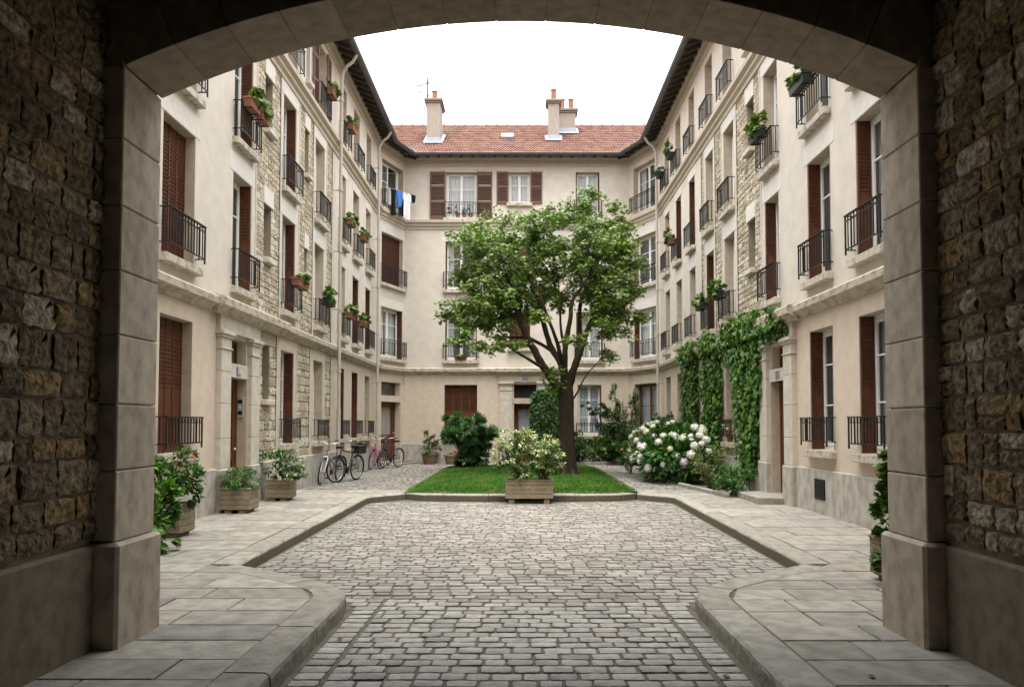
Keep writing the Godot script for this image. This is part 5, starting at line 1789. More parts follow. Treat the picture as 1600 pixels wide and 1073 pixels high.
	# clusters of leaves inside a lobed outline, each carried by its own branch
	var lobes := [[-0.3, 6.2, 0.0, 1.5, 1.45, 1.6, 40], [2.05, 6.55, 0.0, 1.25, 1.5, 1.5, 40], [0.85, 6.4, 0.1, 1.0, 1.3, 1.5, 18], [-0.85, 5.0, 0.2, 1.05, 0.8, 1.4, 24], [2.5, 5.0, 0.1, 0.8, 0.8, 1.3, 24], [0.6, 5.25, 0.0, 1.1, 0.7, 1.7, 10], [-1.3, 6.3, 0.1, 0.65, 0.9, 1.1, 12], [2.75, 6.1, 0, 0.6, 0.9, 1.0, 12]]
	var cl := []
	for q in lobes:
		var tries := 0
		var got := 0
		while got < q[6] and tries < 600:
			tries += 1
			var u := rv()
			u = u.normalized() * pow(rng.randf(), 0.38)
			var c: Vector3 = W.call(q[0] + u.x * q[3], q[1] + u.y * q[4], q[2] + u.z * q[5])
			var ok := true
			for k in cl:
				if ((c - k[0]) * Vector3(1, 1.5, 1)).length() < 0.36: ok = false; break
			if ok:
				cl.append([c, rf(0.34, 0.52)])
				got += 1
	for q in [[-1.45, 3.95, 1.0], [-1.2, 3.6, 1.1], [-0.5, 3.75, 0.9], [-1.0, 4.25, 0.6], [2.6, 4.3, 0.9], [2.1, 4.2, 1.1], [-1.75, 3.72, 1.2], [-0.8, 3.5, 1.3], [-0.1, 3.62, 1.0], [2.45, 3.35, 0.6], [2.8, 4.0, 0.7], [2.3, 3.95, 0.9], [-1.6, 4.2, 0.8], [-0.4, 4.1, 1.1], [3.3, 4.35, 0.9], [0.95, 2.9, 0.5], [0.8, 2.55, 0.45], [-2.1, 4.5, 0.3], [1.5, 3.7, 1.3], [0.5, 4.3, 1.5]]:
		cl.append([W.call(q[0], q[1], q[2]), rf(0.22, 0.32)])
	cl.sort_custom(func(a, b2): return a[0].length() < b2[0].length())
	var xs := []
	var cols := PackedColorArray()
	for c in cl:
		var best := -1
		var bd := 1e9
		for i in nodes.size():
			var nd: Vector3 = nodes[i][0]
			var dist: float = (nd - c[0]).length() + (0.6 if nd.y > c[0].y + 0.1 else 0.0)
			if dist < bd:
				bd = dist; best = i
		var a: Vector3 = nodes[best][0]
		var ra: float = minf(nodes[best][1] * 0.6, 0.028)
		var mid := a.lerp(c[0], 0.5) + Vector3(rf(-0.1, 0.1), rf(0.0, 0.18), rf(-0.1, 0.1))
		var tip: Vector3 = c[0]
		var pts := PackedVector3Array([a, a.lerp(mid, 0.5) + rv() * 0.04, mid, mid.lerp(tip, 0.5) + rv() * 0.04, tip])
		tb.tube(pts, PackedFloat32Array([ra, ra * 0.85, ra * 0.65, ra * 0.5, 0.006]), 5, false)
		for k in range(1, 5): nodes.append([pts[k], ra * (1.0 - 0.18 * k)])
		var shade := rf(0.78, 1.22)
		for k in 8:
			var e = tip + Vector3(rf(-1, 1), rf(-0.45, 0.5), rf(-1, 1)) * c[1] * 1.25
			var b0 := pts[2 + rng.randi() % 3]
			tb.tube(PackedVector3Array([b0, b0.lerp(e, 0.55) + Vector3(0, 0.05, 0), e]), PackedFloat32Array([0.009, 0.006, 0.003]), 4, false)
			var dir = (e - b0).normalized()
			for j in int(rf(17, 28)):
				var w := rf(0.15, 1.05)
				var p2 := b0.lerp(e, w) + Vector3(0, 0.05 * sin(w * PI), 0) + rv() * 0.13
				var sd = dir.cross(Vector3.UP).normalized() * (1.0 if rng.randf() < 0.5 else -1.0)
				var axis = (sd * rf(0.2, 1.0) + dir * rf(0.1, 1.0) + Vector3(0, rf(-0.75, 0.0), 0) + rv() * 0.3).normalized()
				var nrm := (Vector3.UP + rv() * 0.55).normalized()
				xs.append(Transform3D(leaf_basis(axis, nrm, rf(0.055, 0.105)), p2))
				var col := Color(0.08, 0.16, 0.024).lerp(Color(0.225, 0.325, 0.06), pow(rng.randf(), 1.3)) * shade
				if rng.randf() < 0.08: col = Color(0.30, 0.34, 0.13)
				cols.append(col)
	put(t, "trunk", tb.mesh(), M.bark)
	many(t, "crown", leaf_mesh("palm"), M.leaf, xs, cols)

func ivy(label: String, X: Transform3D, regions: Array, density: float) -> void:
	var t := thing("climbing_ivy", label, "climbing plant", Transform3D.IDENTITY, "ivy climbing the wing with the numbered doorway")
	var xs := []
	var cols := PackedColorArray()
	var nz := FastNoiseLite.new()
	nz.seed = 5 + int(regions[0][0] * 10)
	nz.frequency = 0.9
	var sm := MB.new()
	for q in regions:      # [s0, s1, h0, h1, taper at the foot]
		var area: float = (q[1] - q[0]) * (q[3] - q[2])
		for k in int(area * density):
			var s := rf(q[0] - 0.12, q[1] + 0.12)
			var h := rf(q[2], q[3] + 0.12)
			var w := clampf((h - q[2]) / (q[3] - q[2]), 0, 1)
			var mid: float = (q[0] + q[1]) / 2
			var half: float = (q[1] - q[0]) / 2 * lerpf(q[4], 1.0, smoothstep(0.0, 0.6, w))
			var wob := nz.get_noise_2d(h * 1.7, mid) * 0.2
			if absf(s - mid - wob) > half + nz.get_noise_2d(s * 4.0, h * 4.0) * 0.3: continue
			if h > q[3] + nz.get_noise_2d(s * 3.0, 7.0) * 0.3: continue
			if nz.get_noise_2d(s * 3.5 + 40.0, h * 3.5) > 0.33: continue
			var bulge := 0.14 + 0.16 * (nz.get_noise_2d(s * 2.2, h * 2.2 + 9.0) + 0.3)
			var tt := rf(0.03, maxf(bulge, 0.05)) + (0.1 if h > 3.35 else 0.0)
			var p := X * Vector3(s, h, tt)
			var nrm := (X.basis.z * 0.7 + Vector3.UP * 0.6 + rv() * 0.75).normalized()
			var axis := (Vector3(0, -1, 0) + X.basis.x * rf(-0.7, 0.7) + X.basis.z * 0.25 + rv() * 0.2).normalized()
			xs.append(Transform3D(leaf_basis(axis, nrm, rf(0.06, 0.135)), p))
			var c := Color(0.045, 0.12, 0.02).lerp(Color(0.13, 0.24, 0.05), pow(rng.randf(), 1.7)) * rf(0.8, 1.2)
			if h > 2.9 and rng.randf() < 0.25: c = Color(0.14, 0.24, 0.05)
			if rng.randf() < 0.02: c = Color(0.20, 0.17, 0.05)
			cols.append(c)
		for k in (4 if q == regions[0] else 0):
			var s0: float = lerpf(q[0], q[1], rf(0.35, 0.65))
			var pts := PackedVector3Array()
			for j in 8: pts.append(X * Vector3(s0 + sin(j * 1.3 + k) * 0.12 + rf(-0.05, 0.05), lerpf(0.0, q[3] - 0.2, j / 7.0), 0.05))
			sm.tube(pts, PackedFloat32Array([0.022, 0.02, 0.018, 0.016, 0.013, 0.01, 0.008, 0.005]), 6)
	many(t, "foliage", leaf_mesh("lobed"), M.leaf, xs, cols)
	put(t, "stem", sm.mesh(), M.twig)

func flower_head(k: int) -> ArrayMesh:
	return key_mesh("head%d" % k, func():
		var mb := MB.new()
		mb.lathe([Vector2(0.0, 0.075), Vector2(0.05, 0.06), Vector2(0.085, 0.01), Vector2(0.075, -0.04), Vector2(0.03, -0.06), Vector2(0.0, -0.06)], 8)
		for i in 110:
			var y := rf(-0.55, 1.0)
			var a := rf(0, TAU)
			var rr := sqrt(maxf(0.0, 1.0 - y * y))
			var n := Vector3(cos(a) * rr, y, sin(a) * rr)
			var p := Vector3(n.x * 0.108, n.y * 0.09, n.z * 0.108) * rf(0.9, 1.07)
			var b := leaf_basis((Vector3.UP.cross(n) + rv() * 0.8), (n + rv() * 0.35).normalized(), rf(0.016, 0.024))
			var q := []
			for j in 4: q.append(p + b * Vector3(cos(TAU * j / 4.0), 0.12 if j % 2 else 0.0, sin(TAU * j / 4.0)))
			mb.quad(q[0], q[1], q[2], q[3])
		return mb.mesh())

func hydrangea() -> void:
	var c := P(4.05, 0, 20.3)
	var t := thing("hydrangea_bush", "large hydrangea covered in round white and lilac flower heads", "bush", at(c))
	var clumps := [[Vector3(-0.15, 0.62, 0.2), Vector3(0.85, 0.62, 1.3), 2600], [Vector3(0.35, 0.95, -0.6), Vector3(0.6, 0.62, 1.7), 2200], [Vector3(-0.25, 0.8, -1.1), Vector3(0.75, 0.7, 1.3), 1800], [Vector3(0.25, 0.75, 1.35), Vector3(0.5, 0.55, 0.5), 700]]
	leaves(t, "foliage", clumps, "ovate", Vector2(0.10, 0.19), Color(0.03, 0.095, 0.018), Color(0.085, 0.19, 0.04), {"up": 0.9, "shell": 0.3})
	var tg := []
	for q in clumps:
		for k in 8: tg.append(q[0] + rv() * q[1] * 0.6)
	stems(t, Vector3(0, 0, -0.2), 0.5, tg, 0.012)
	var done := []
	var tries := 0
	while done.size() < 60 and tries < 4000:
		tries += 1
		var q = clumps[rng.randi() % 4]
		var u := rv().normalized()
		if u.y < -0.45 or u.z < -0.55 or u.x > 0.7: continue
		var p: Vector3 = q[0] + u * q[1] * rf(1.0, 1.06)
		if p.y < 0.14: continue
		var ok := true
		for k in clumps:
			if ((p - k[0]) / k[1]).length() < 0.93: ok = false
		for k in done:
			if k.distance_to(p) < 0.17: ok = false
		if not ok: continue
		done.append(p)
		var m: String = pick(["flower_white", "flower_white", "flower_white", "flower_white", "flower_white", "flower_lilac", "flower_cream", "flower_cream"])
		put(t, "flower_head", flower_head(rng.randi() % 4), M[m], Transform3D(Basis(Quaternion(Vector3.UP, (u + Vector3(0, 0.5, 0)).normalized())) * Basis.from_scale(Vector3.ONE * rf(0.6, 1.05)), p))

func planter(label: String, w: float, d: float, h: float, x: Transform3D, group: String, rows := 4, fh := 0.06) -> Node3D:
	var t := thing("wooden_planter", label, "planter", x, group)
	var rh := h / rows
	for r in rows:
		for s in 4:
			var lw := w if s < 2 else d - 0.05
			var mb := MB.new()
			mb.cbox(Vector3(-lw / 2, r * rh + 0.003, -0.0125), Vector3(lw / 2, (r + 1) * rh - 0.003, 0.0125), 0.004)
			var y := Basis() if s == 0 else (Basis(Vector3.UP, PI) if s == 1 else Basis(Vector3.UP, PI / 2 if s == 2 else -PI / 2))
			var off := Vector3(0, fh, d / 2 - 0.0125) if s < 2 else Vector3(0, fh, w / 2 - 0.0125 - 0.001)
			put(t, "plank", mb.mesh(), M["plank_%d" % (rng.randi() % 3)], Transform3D(y, y * off))
	var rm := MB.new()
	for q in [[-w / 2 - 0.012, -d / 2 - 0.012, w / 2 + 0.012, -d / 2 + 0.05], [-w / 2 - 0.012, d / 2 - 0.05, w / 2 + 0.012, d / 2 + 0.012], [-w / 2 - 0.012, -d / 2 + 0.05, -w / 2 + 0.05, d / 2 - 0.05], [w / 2 - 0.05, -d / 2 + 0.05, w / 2 + 0.012, d / 2 - 0.05]]:
		rm.cbox(Vector3(q[0], fh + h, q[1]), Vector3(q[2], fh + 0.025 + h, q[3]), 0.005)
	put(t, "rim", rm.mesh(), M.plank_2)
	var sm := MB.new()
	sm.box(Vector3(-w / 2 + 0.02, fh - 0.01, -d / 2 + 0.02), Vector3(w / 2 - 0.02, fh - 0.02 + h, d / 2 - 0.02))
	put(t, "soil", sm.mesh(), M.earth)
	for q in [-1, 1]:
		var fm := MB.new()
		fm.cbox(Vector3(q * (w / 2 - 0.13) - 0.06, 0, -d / 2 + 0.02), Vector3(q * (w / 2 - 0.13) + 0.06, fh + 0.002, d / 2 - 0.02), 0.006)
		put(t, "foot", fm.mesh(), M.plank_1)
	return t

func pot(label: String, x: Transform3D, r: float, h: float, m := "terracotta", group := "", called := "clay_pot") -> Node3D:
	var t := thing(called, label, "flower pot", x, group)
	var mb := MB.new()
	mb.lathe([Vector2(0, 0), Vector2(r * 0.68, 0), Vector2(r * 0.8, h * 0.3), Vector2(r * 0.93, h * 0.8), Vector2(r * 1.04, h * 0.81), Vector2(r * 1.06, h * 0.97), Vector2(r, h), Vector2(r * 0.86, h), Vector2(r * 0.84, h * 0.88), Vector2(0, h * 0.88)], 20)
	put(t, "pot", mb.mesh(), M[m])
	var sm := MB.new()
	sm.lathe([Vector2(r * 0.85, h * 0.89), Vector2(0, h * 0.92)], 14)
	put(t, "soil", sm.mesh(), M.earth)
	return t

func flower_box(X: Transform3D, s: float, h: float, w: float, m: String, box_label: String, plant_label: String, c0: Color, c1: Color, height: float, n: int, flowers := "", t0 := 0.25) -> void:
	var B := X * Transform3D(Basis(), Vector3(s, h, t0))
	var t := thing("flower_box", box_label, "flower box", B, "flower boxes hung on the window railings")
	var mb := MB.new()
	var prof := [Vector2(-w / 2, 0.085), Vector2(w / 2, 0.085)]
	var lo := 0.82
	var hh := 0.17
	for q in [[-1, 0], [1, 0], [0, -1], [0, 1]]:
		var a: Vector3
		var b2: Vector3
		if q[0] != 0:
			a = Vector3(q[0] * w / 2, hh, -0.085); b2 = Vector3(q[0] * w / 2, hh, 0.085)
		else:
			a = Vector3(-w / 2, hh, q[1] * 0.085); b2 = Vector3(w / 2, hh, q[1] * 0.085)
		var al := Vector3(a.x * (1 - 0.06 / w), 0, a.z * lo)
		var bl := Vector3(b2.x * (1 - 0.06 / w), 0, b2.z * lo)
		mb.quad(a, b2, bl, al)
		var ai := Vector3(a.x * (1 - 0.04 / w), hh, a.z * 0.8)
		var bi := Vector3(b2.x * (1 - 0.04 / w), hh, b2.z * 0.8)
		mb.quad(a, b2, bi, ai)
		mb.quad(ai, bi, Vector3(bi.x, hh - 0.05, bi.z), Vector3(ai.x, hh - 0.05, ai.z))
		var off := Vector3(q[0], 0, q[1]) * 0.012
		mb.quad(a + off, b2 + off, b2 + off - Vector3(0, 0.035, 0), a + off - Vector3(0, 0.035, 0))
		mb.quad(a + off, b2 + off, b2, a)
		mb.quad(a + off - Vector3(0, 0.035, 0), b2 + off - Vector3(0, 0.035, 0), b2 - Vector3(0, 0.035, 0), a - Vector3(0, 0.035, 0))
	mb.quad(Vector3(-w / 2 + 0.03, 0, -0.07), Vector3(w / 2 - 0.03, 0, -0.07), Vector3(w / 2 - 0.03, 0, 0.07), Vector3(-w / 2 + 0.03, 0, 0.07))
	put(t, "trough", mb.mesh(), M[m])
	var sm := MB.new()
	sm.quad(Vector3(-w / 2 + 0.02, hh - 0.035, -0.07), Vector3(w / 2 - 0.02, hh - 0.035, -0.07), Vector3(w / 2 - 0.02, hh - 0.035, 0.07), Vector3(-w / 2 + 0.02, hh - 0.035, 0.07))
	put(t, "soil", sm.mesh(), M.earth)
	var br := MB.new()
	for e in [-w * 0.32, w * 0.32]:
		br.box(Vector3(e - 0.01, hh - 0.03, -0.14), Vector3(e + 0.01, hh - 0.02, -0.08))
		br.box(Vector3(e - 0.01, -0.012, -0.13), Vector3(e + 0.01, -0.002, 0.07))
		br.box(Vector3(e - 0.01, -0.012, -0.14), Vector3(e + 0.01, hh - 0.02, -0.13))
	put(t, "bracket", br.mesh(), M.iron)
	var pl := thing("box_plant", plant_label, "plant", X * Transform3D(Basis(), Vector3(s, h + hh - 0.03, t0)), "plants in the railing flower boxes")
	leaves(pl, "foliage", [[Vector3(0, height * 0.45, 0.02), Vector3(w * 0.55, height * 0.62, 0.19), n * 2.2], [Vector3(0, 0.02, 0.08), Vector3(w * 0.5, 0.12, 0.12), n * 0.6]], "sprig", Vector2(0.055, 0.11), c0, c1, {"up": 0.8, "floor": -0.15})
	if flowers:
		for k in 9:
			put(pl, "flower", flower_head(k % 4), M[flowers], Transform3D(Basis.from_scale(Vector3.ONE * rf(0.16, 0.28)), Vector3(rf(-w * 0.5, w * 0.5), height * rf(0.5, 1.0), rf(-0.05, 0.2))))

# ---------------------------------------------------------------- bicycles: x forward, y up, z to the right
func bicycle(label: String, paint: String, front: Vector3, rear_: Vector3, lean: float, steer: float, o := {}) -> void:
	var dir := front - rear_
	dir.y = 0
	dir = dir.normalized()
	var B := Basis(dir, Vector3.UP, dir.cross(Vector3.UP))
	B = B * Basis(Vector3.RIGHT, lean)
	var t := thing("bicycle", label, "bicycle", Transform3D(B, (front + rear_) / 2.0 + Vector3(0, 0, 0)), "bicycles leaning along the wall")
	var R := 0.335
	var rearC := Vector3(-0.53, R, 0)
	var frontC := Vector3(0.53, R, 0)
	var bb := Vector3(-0.10, 0.28, 0)
	var seat := Vector3(-0.25, 0.78, 0)
	var ht := Vector3(0.33, 0.86, 0)
	var hb := Vector3(0.38, 0.70, 0)
	var fm := MB.new()
	var bar := func(mb: MB, a: Vector3, b2: Vector3, r: float) -> void: mb.bar(a, b2, r, 8)
	bar.call(fm, bb, seat, 0.016)
	bar.call(fm, bb, hb, 0.018)
	if o.get("step", false): bar.call(fm, bb.lerp(seat, 0.35), ht.lerp(hb, 0.7), 0.016)
	else: bar.call(fm, seat + Vector3(0.01, -0.05, 0), ht + Vector3(0, -0.03, 0), 0.016)
	bar.call(fm, ht, hb, 0.021)
	for z in [-0.055, 0.055]:
		bar.call(fm, bb + Vector3(0, 0, z * 0.4), rearC + Vector3(0, 0, z), 0.009)
		bar.call(fm, seat + Vector3(0, -0.06, z * 0.3), rearC + Vector3(0, 0, z), 0.008)
	put(t, "frame", fm.mesh(), M[paint])
	var S := Transform3D(Basis(Vector3(-0.3, 0.95, 0).normalized(), steer), Vector3.ZERO)
	var pivot := hb
	var SX := Transform3D(Basis(), pivot) * S * Transform3D(Basis(), -pivot)
	var km := MB.new()
	bar.call(km, hb + Vector3(0.01, -0.01, -0.05), hb + Vector3(0.01, -0.01, 0.05), 0.018)
	for z in [-0.05, 0.05]:
		km.tube(PackedVector3Array([hb + Vector3(0.01, -0.01, z), hb + Vector3(0.06, -0.2, z), frontC + Vector3(0, 0, z)]), PackedFloat32Array([0.014, 0.013, 0.009]), 8)
	put(t, "fork", km.mesh(), M[o.get("forkmat", paint)], SX)
	var hm := MB.new()
	bar.call(hm, ht, ht + Vector3(-0.03, 0.13, 0), 0.012)
	hm.tube(PackedVector3Array([ht + Vector3(-0.18, 0.20, -0.31), ht + Vector3(-0.05, 0.21, -0.26), ht + Vector3(0.05, 0.16, -0.08), ht + Vector3(0.0, 0.13, 0), ht + Vector3(0.05, 0.16, 0.08), ht + Vector3(-0.05, 0.21, 0.26), ht + Vector3(-0.18, 0.20, 0.31)]), PackedFloat32Array([0.012]), 8)
	var hbn := put(t, "handlebar", hm.mesh(), M.steel, SX)
	var gm := MB.new()
	for z in [-1.0, 1.0]:
		gm.bar(ht + Vector3(-0.20, 0.20, 0.315 * z), ht + Vector3(-0.07, 0.21, 0.268 * z), 0.018, 8)
		gm.bar(ht + Vector3(-0.10, 0.19, 0.27 * z), ht + Vector3(0.03, 0.15, 0.22 * z), 0.006, 5)
	put(hbn, "grip", gm.mesh(), M.rubber)
	for q in [[rearC, Transform3D.IDENTITY], [frontC, SX]]:
		var tm := MB.new()
		var ring := func(mb: MB, rad: float, r: float) -> void:
			var pts := PackedVector3Array()
			for k in 33: pts.append(Vector3(cos(TAU * k / 32.0) * rad, sin(TAU * k / 32.0) * rad, 0))
			mb.tube(pts, PackedFloat32Array([r]), 8, false)
		ring.call(tm, R - 0.018, 0.018)
		var wm := put(t, "wheel", tm.mesh(), M.rubber, q[1] * Transform3D(Basis(), q[0]))
		var rm := MB.new()
		ring.call(rm, R - 0.043, 0.0105)
		put(wm, "rim", rm.mesh(), M.steel)
		var sm := MB.new()
		for k in 28:
			var a := TAU * k / 28.0
			sm.tube(PackedVector3Array([Vector3(cos(a + 0.25) * 0.02, sin(a + 0.25) * 0.02, 0.025 if k % 2 else -0.025), Vector3(cos(a) * (R - 0.05), sin(a) * (R - 0.05), 0)]), PackedFloat32Array([0.0014]), 3, false)
		put(wm, "spokes", sm.mesh(), M.steel)
		var um := MB.new()
		um.tube(PackedVector3Array([Vector3(0, 0, -0.055), Vector3(0, 0, 0.055)]), PackedFloat32Array([0.02]), 10)
		put(wm, "hub", um.mesh(), M.steel)
		var mm := MB.new()
		var a0 := 0.5 if q[0] == rearC else 0.75
		var a1 := 3.5 if q[0] == rearC else 2.9
		for k in 14:
			var u0 := lerpf(a0, a1, k / 14.0)
			var u1 := lerpf(a0, a1, (k + 1) / 14.0)
			for zz in [[-0.026, -0.008, -0.012, 0.0], [-0.012, 0.0, 0.012, 0.0], [0.012, 0.0, 0.026, -0.008]]:
				var rr := R + 0.018
				mm.quad(Vector3(cos(u0) * (rr + zz[1]), sin(u0) * (rr + zz[1]), zz[0]), Vector3(cos(u1) * (rr + zz[1]), sin(u1) * (rr + zz[1]), zz[0]), Vector3(cos(u1) * (rr + zz[3]), sin(u1) * (rr + zz[3]), zz[2]), Vector3(cos(u0) * (rr + zz[3]), sin(u0) * (rr + zz[3]), zz[2]))
		put(wm, "mudguard", mm.mesh(), M.bike_black)
	var cm := MB.new()
	cm.tube(PackedVector3Array([bb + Vector3(0, 0, 0.03), bb + Vector3(0, 0, 0.045)]), PackedFloat32Array([0.085]), 18)
	for z in [1.0, -1.0]:
		cm.bar(bb + Vector3(0, 0, 0.06 * z), bb + Vector3(0.06 * z, -0.16 * z, 0.07 * z), 0.011, 6)
		cm.box(Vector3(-0.045, -0.012, -0.04), Vector3(0.045, 0.012, 0.04), Transform3D(Basis(), bb + Vector3(0.06 * z, -0.16 * z, 0.12 * z)))
	put(t, "crankset", cm.mesh(), M.black)
	var ch := MB.new()
	for s in [1.0, -1.0]: ch.bar(bb + Vector3(0, 0.085 * s, 0.04), rearC + Vector3(0, 0.035 * s, 0.04), 0.005, 4)
	put(t, "chain", ch.mesh(), M.black)
	var sd := MB.new()
	sd.bar(seat, seat + Vector3(-0.04, 0.13, 0), 0.013, 8)
	put(t, "seat_post", sd.mesh(), M.steel)
	var sa := MB.new()
	var prof := [[-0.15, 0.075], [-0.10, 0.085], [-0.04, 0.062], [0.03, 0.03], [0.12, 0.018]]
	for i in prof.size() - 1:
		var A = prof[i]; var C = prof[i + 1]
		var y := 0.155
		for sg in [-1.0, 1.0]:
			sa.quad(seat + Vector3(A[0] - 0.04, y, 0), seat + Vector3(C[0] - 0.04, y, 0), seat + Vector3(C[0] - 0.04, y - 0.012, C[1] * sg), seat + Vector3(A[0] - 0.04, y - 0.012, A[1] * sg))
			sa.quad(seat + Vector3(A[0] - 0.04, y - 0.012, A[1] * sg), seat + Vector3(C[0] - 0.04, y - 0.012, C[1] * sg), seat + Vector3(C[0] - 0.04, y - 0.06, C[1] * sg * 0.8), seat + Vector3(A[0] - 0.04, y - 0.06, A[1] * sg * 0.8))
		sa.quad(seat + Vector3(A[0] - 0.04, y - 0.06, -A[1] * 0.8), seat + Vector3(C[0] - 0.04, y - 0.06, -C[1] * 0.8), seat + Vector3(C[0] - 0.04, y - 0.06, C[1] * 0.8), seat + Vector3(A[0] - 0.04, y - 0.06, A[1] * 0.8))
	sa.quad(seat + Vector3(-0.19, 0.155, 0), seat + Vector3(-0.19, 0.143, 0.075), seat + Vector3(-0.19, 0.095, 0.06), seat + Vector3(-0.19, 0.095, -0.06))
	put(t, "saddle", sa.mesh(), M.black)
	if o.get("rack", false):
		var km2 := MB.new()
		for z in [-0.06, 0.06]:
			km2.bar(Vector3(-0.30, 0.71, z), Vector3(-0.78, 0.71, z), 0.006, 5)
			km2.bar(Vector3(-0.6, 0.71, z), rearC + Vector3(0, 0, z), 0.006, 5)
		put(t, "luggage_rack", km2.mesh(), M.black)
		var bm := MB.new()
		for q in [[-0.16, -0.13, 0.16, -0.12], [-0.16, 0.12, 0.16, 0.13], [-0.17, -0.13, -0.16, 0.13], [0.16, -0.13, 0.17, 0.13]]:
			bm.box(Vector3(q[0], 0, q[1]), Vector3(q[2], 0.2, q[3]))
		bm.box(Vector3(-0.16, 0, -0.12), Vector3(0.16, 0.01, 0.12))
		bm.cbox(Vector3(-0.18, 0.19, -0.14), Vector3(0.18, 0.205, 0.14), 0.005)
		put(t, "basket", bm.mesh(), M.plastic_dark, Transform3D(Basis(), Vector3(-0.56, 0.72, 0)))

# ---------------------------------------------------------------- washing
func cloth(w: float, h: float, shape: Callable, seed_: float) -> ArrayMesh:
	var mb := MB.new()
	var nx := 12
	var ny := 12
	var g := []
	for side in 2:
		var grid := []
		for j in ny + 1:
			var row := PackedVector3Array()
			var v := j / float(ny)
			var e: Vector2 = shape.call(v)
			for i in nx + 1:
				var u := i / float(nx)
				var x := lerpf(e.x, e.y, u) * w
				var z := 0.03 * sin(u * 9.0 + seed_) * (0.3 + v) + 0.02 * sin(u * 17.0 + v * 3.0 + seed_ * 2.0) + (0.006 if side else -0.006) + 0.015 * v
				row.append(Vector3(x, -v * h + 0.02 * sin(u * 5.0 + seed_) * v, z))
			grid.append(row)
		g.append(grid)
	for side in 2:
		for j in ny:
			for i in nx:
				mb.quad(g[side][j][i], g[side][j][i + 1], g[side][j + 1][i + 1], g[side][j + 1][i])
	for j in ny:
		for i in [0, nx]:
			mb.quad(g[0][j][i], g[1][j][i], g[1][j + 1][i], g[0][j + 1][i])
	for i in nx:
		mb.quad(g[0][ny][i], g[1][ny][i], g[1][ny][i + 1], g[0][ny][i + 1])
	return mb.mesh()

func washing() -> void:
	var dir := (P(-4.05, 0, 29.0) - P(-4.98, 0, 27.9)).normalized()
	var X := Transform3D(Basis(dir, Vector3.UP, dir.cross(Vector3.UP)), P(-4.98, 0, 27.9))
	var rail := thing("drying_rail", "thin rail carrying washing outside the open corner window", "clothes rail", X * Transform3D(Basis(), Vector3(0.0, 10.2, 0.0)))
	var rm := MB.new()
	rm.bar(Vector3(-0.1, 0, 0), Vector3(1.5, 0, 0.0), 0.01, 6)
	put(rail, "rod", rm.mesh(), M.steel)
	var bm := MB.new()
	for s in [0.15, 0.95]:
		bm.bar(Vector3(s, 0, 0), Vector3(s, -0.05, -0.30 + 0.05 * s), 0.007, 5)
	put(rail, "bracket", bm.mesh(), M.iron)
	var full := func(v: float) -> Vector2: return Vector2(-0.5, 0.5)
	var shirt := func(v: float) -> Vector2:
		var k := 0.5 - 0.12 * smoothstep(0.2, 0.35, v) + 0.02 * v
		return Vector2(-k, k)
	var rag := func(v: float) -> Vector2: return Vector2(-0.5 + 0.35 * v, 0.5 - 0.3 * v * v)
	for q in [["striped_towel", "cream towel hanging first on the rail beside the downpipe", "towel", 0.12, 0.24, 0.62, "cloth_cream", full],
		["black_trousers", "black trousers hanging between the cream towel and the blue shirt", "trousers", 0.38, 0.26, 0.98, "cloth_black", full],
		["blue_shirt", "bright blue shirt hanging in the middle of the washing", "shirt", 0.64, 0.34, 0.62, "cloth_blue", rag],
		["white_sheet", "long white sheet hanging beside the blue shirt", "sheet", 1.02, 0.42, 1.0, "cloth_white", shirt],
		["black_sock", "small black garment hanging at the free end of the rail", "garment", 1.36, 0.26, 0.30, "cloth_black", rag],
		["black_skirt", "black skirt hanging behind the white sheet", "skirt", 0.84, 0.30, 0.92, "cloth_black", full]]:
		var c := put(self, q[0], cloth(q[4], q[5], q[7], q[3] * 7.0), M[q[6]], X * Transform3D(Basis(), Vector3(q[3], 10.21, 0.0 if q[0] != "black_skirt" else -0.07)))
		tag(c, q[1], q[2], "washing on the rail")

func sky_image() -> ImageTexture:
	var w := 512
	var h := 256
	var im := Image.create(w, h, false, Image.FORMAT_RGBF)
	var f := FastNoiseLite.new()
	f.seed = 11
	f.frequency = 1.1
	f.fractal_octaves = 5
	for j in h:
		var el := (0.5 - (j + 0.5) / h) * PI
		var base := (1.0 + 2.0 * maxf(sin(el), 0.0)) / 3.0 * 1.55
		for i in w:
			var az := TAU * i / w
			var v := Vector3(cos(el) * cos(az), sin(el) * 2.2, cos(el) * sin(az)) * 1.6
			var n := f.get_noise_3dv(v)
			var k := base * (1.0 + 0.12 * n)
			if el < 0: k = 0.28
			im.set_pixel(i, j, Color(k * (0.965 + 0.03 * n), k * 0.985, k * (1.01 - 0.02 * n)))
	return ImageTexture.create_from_image(im)

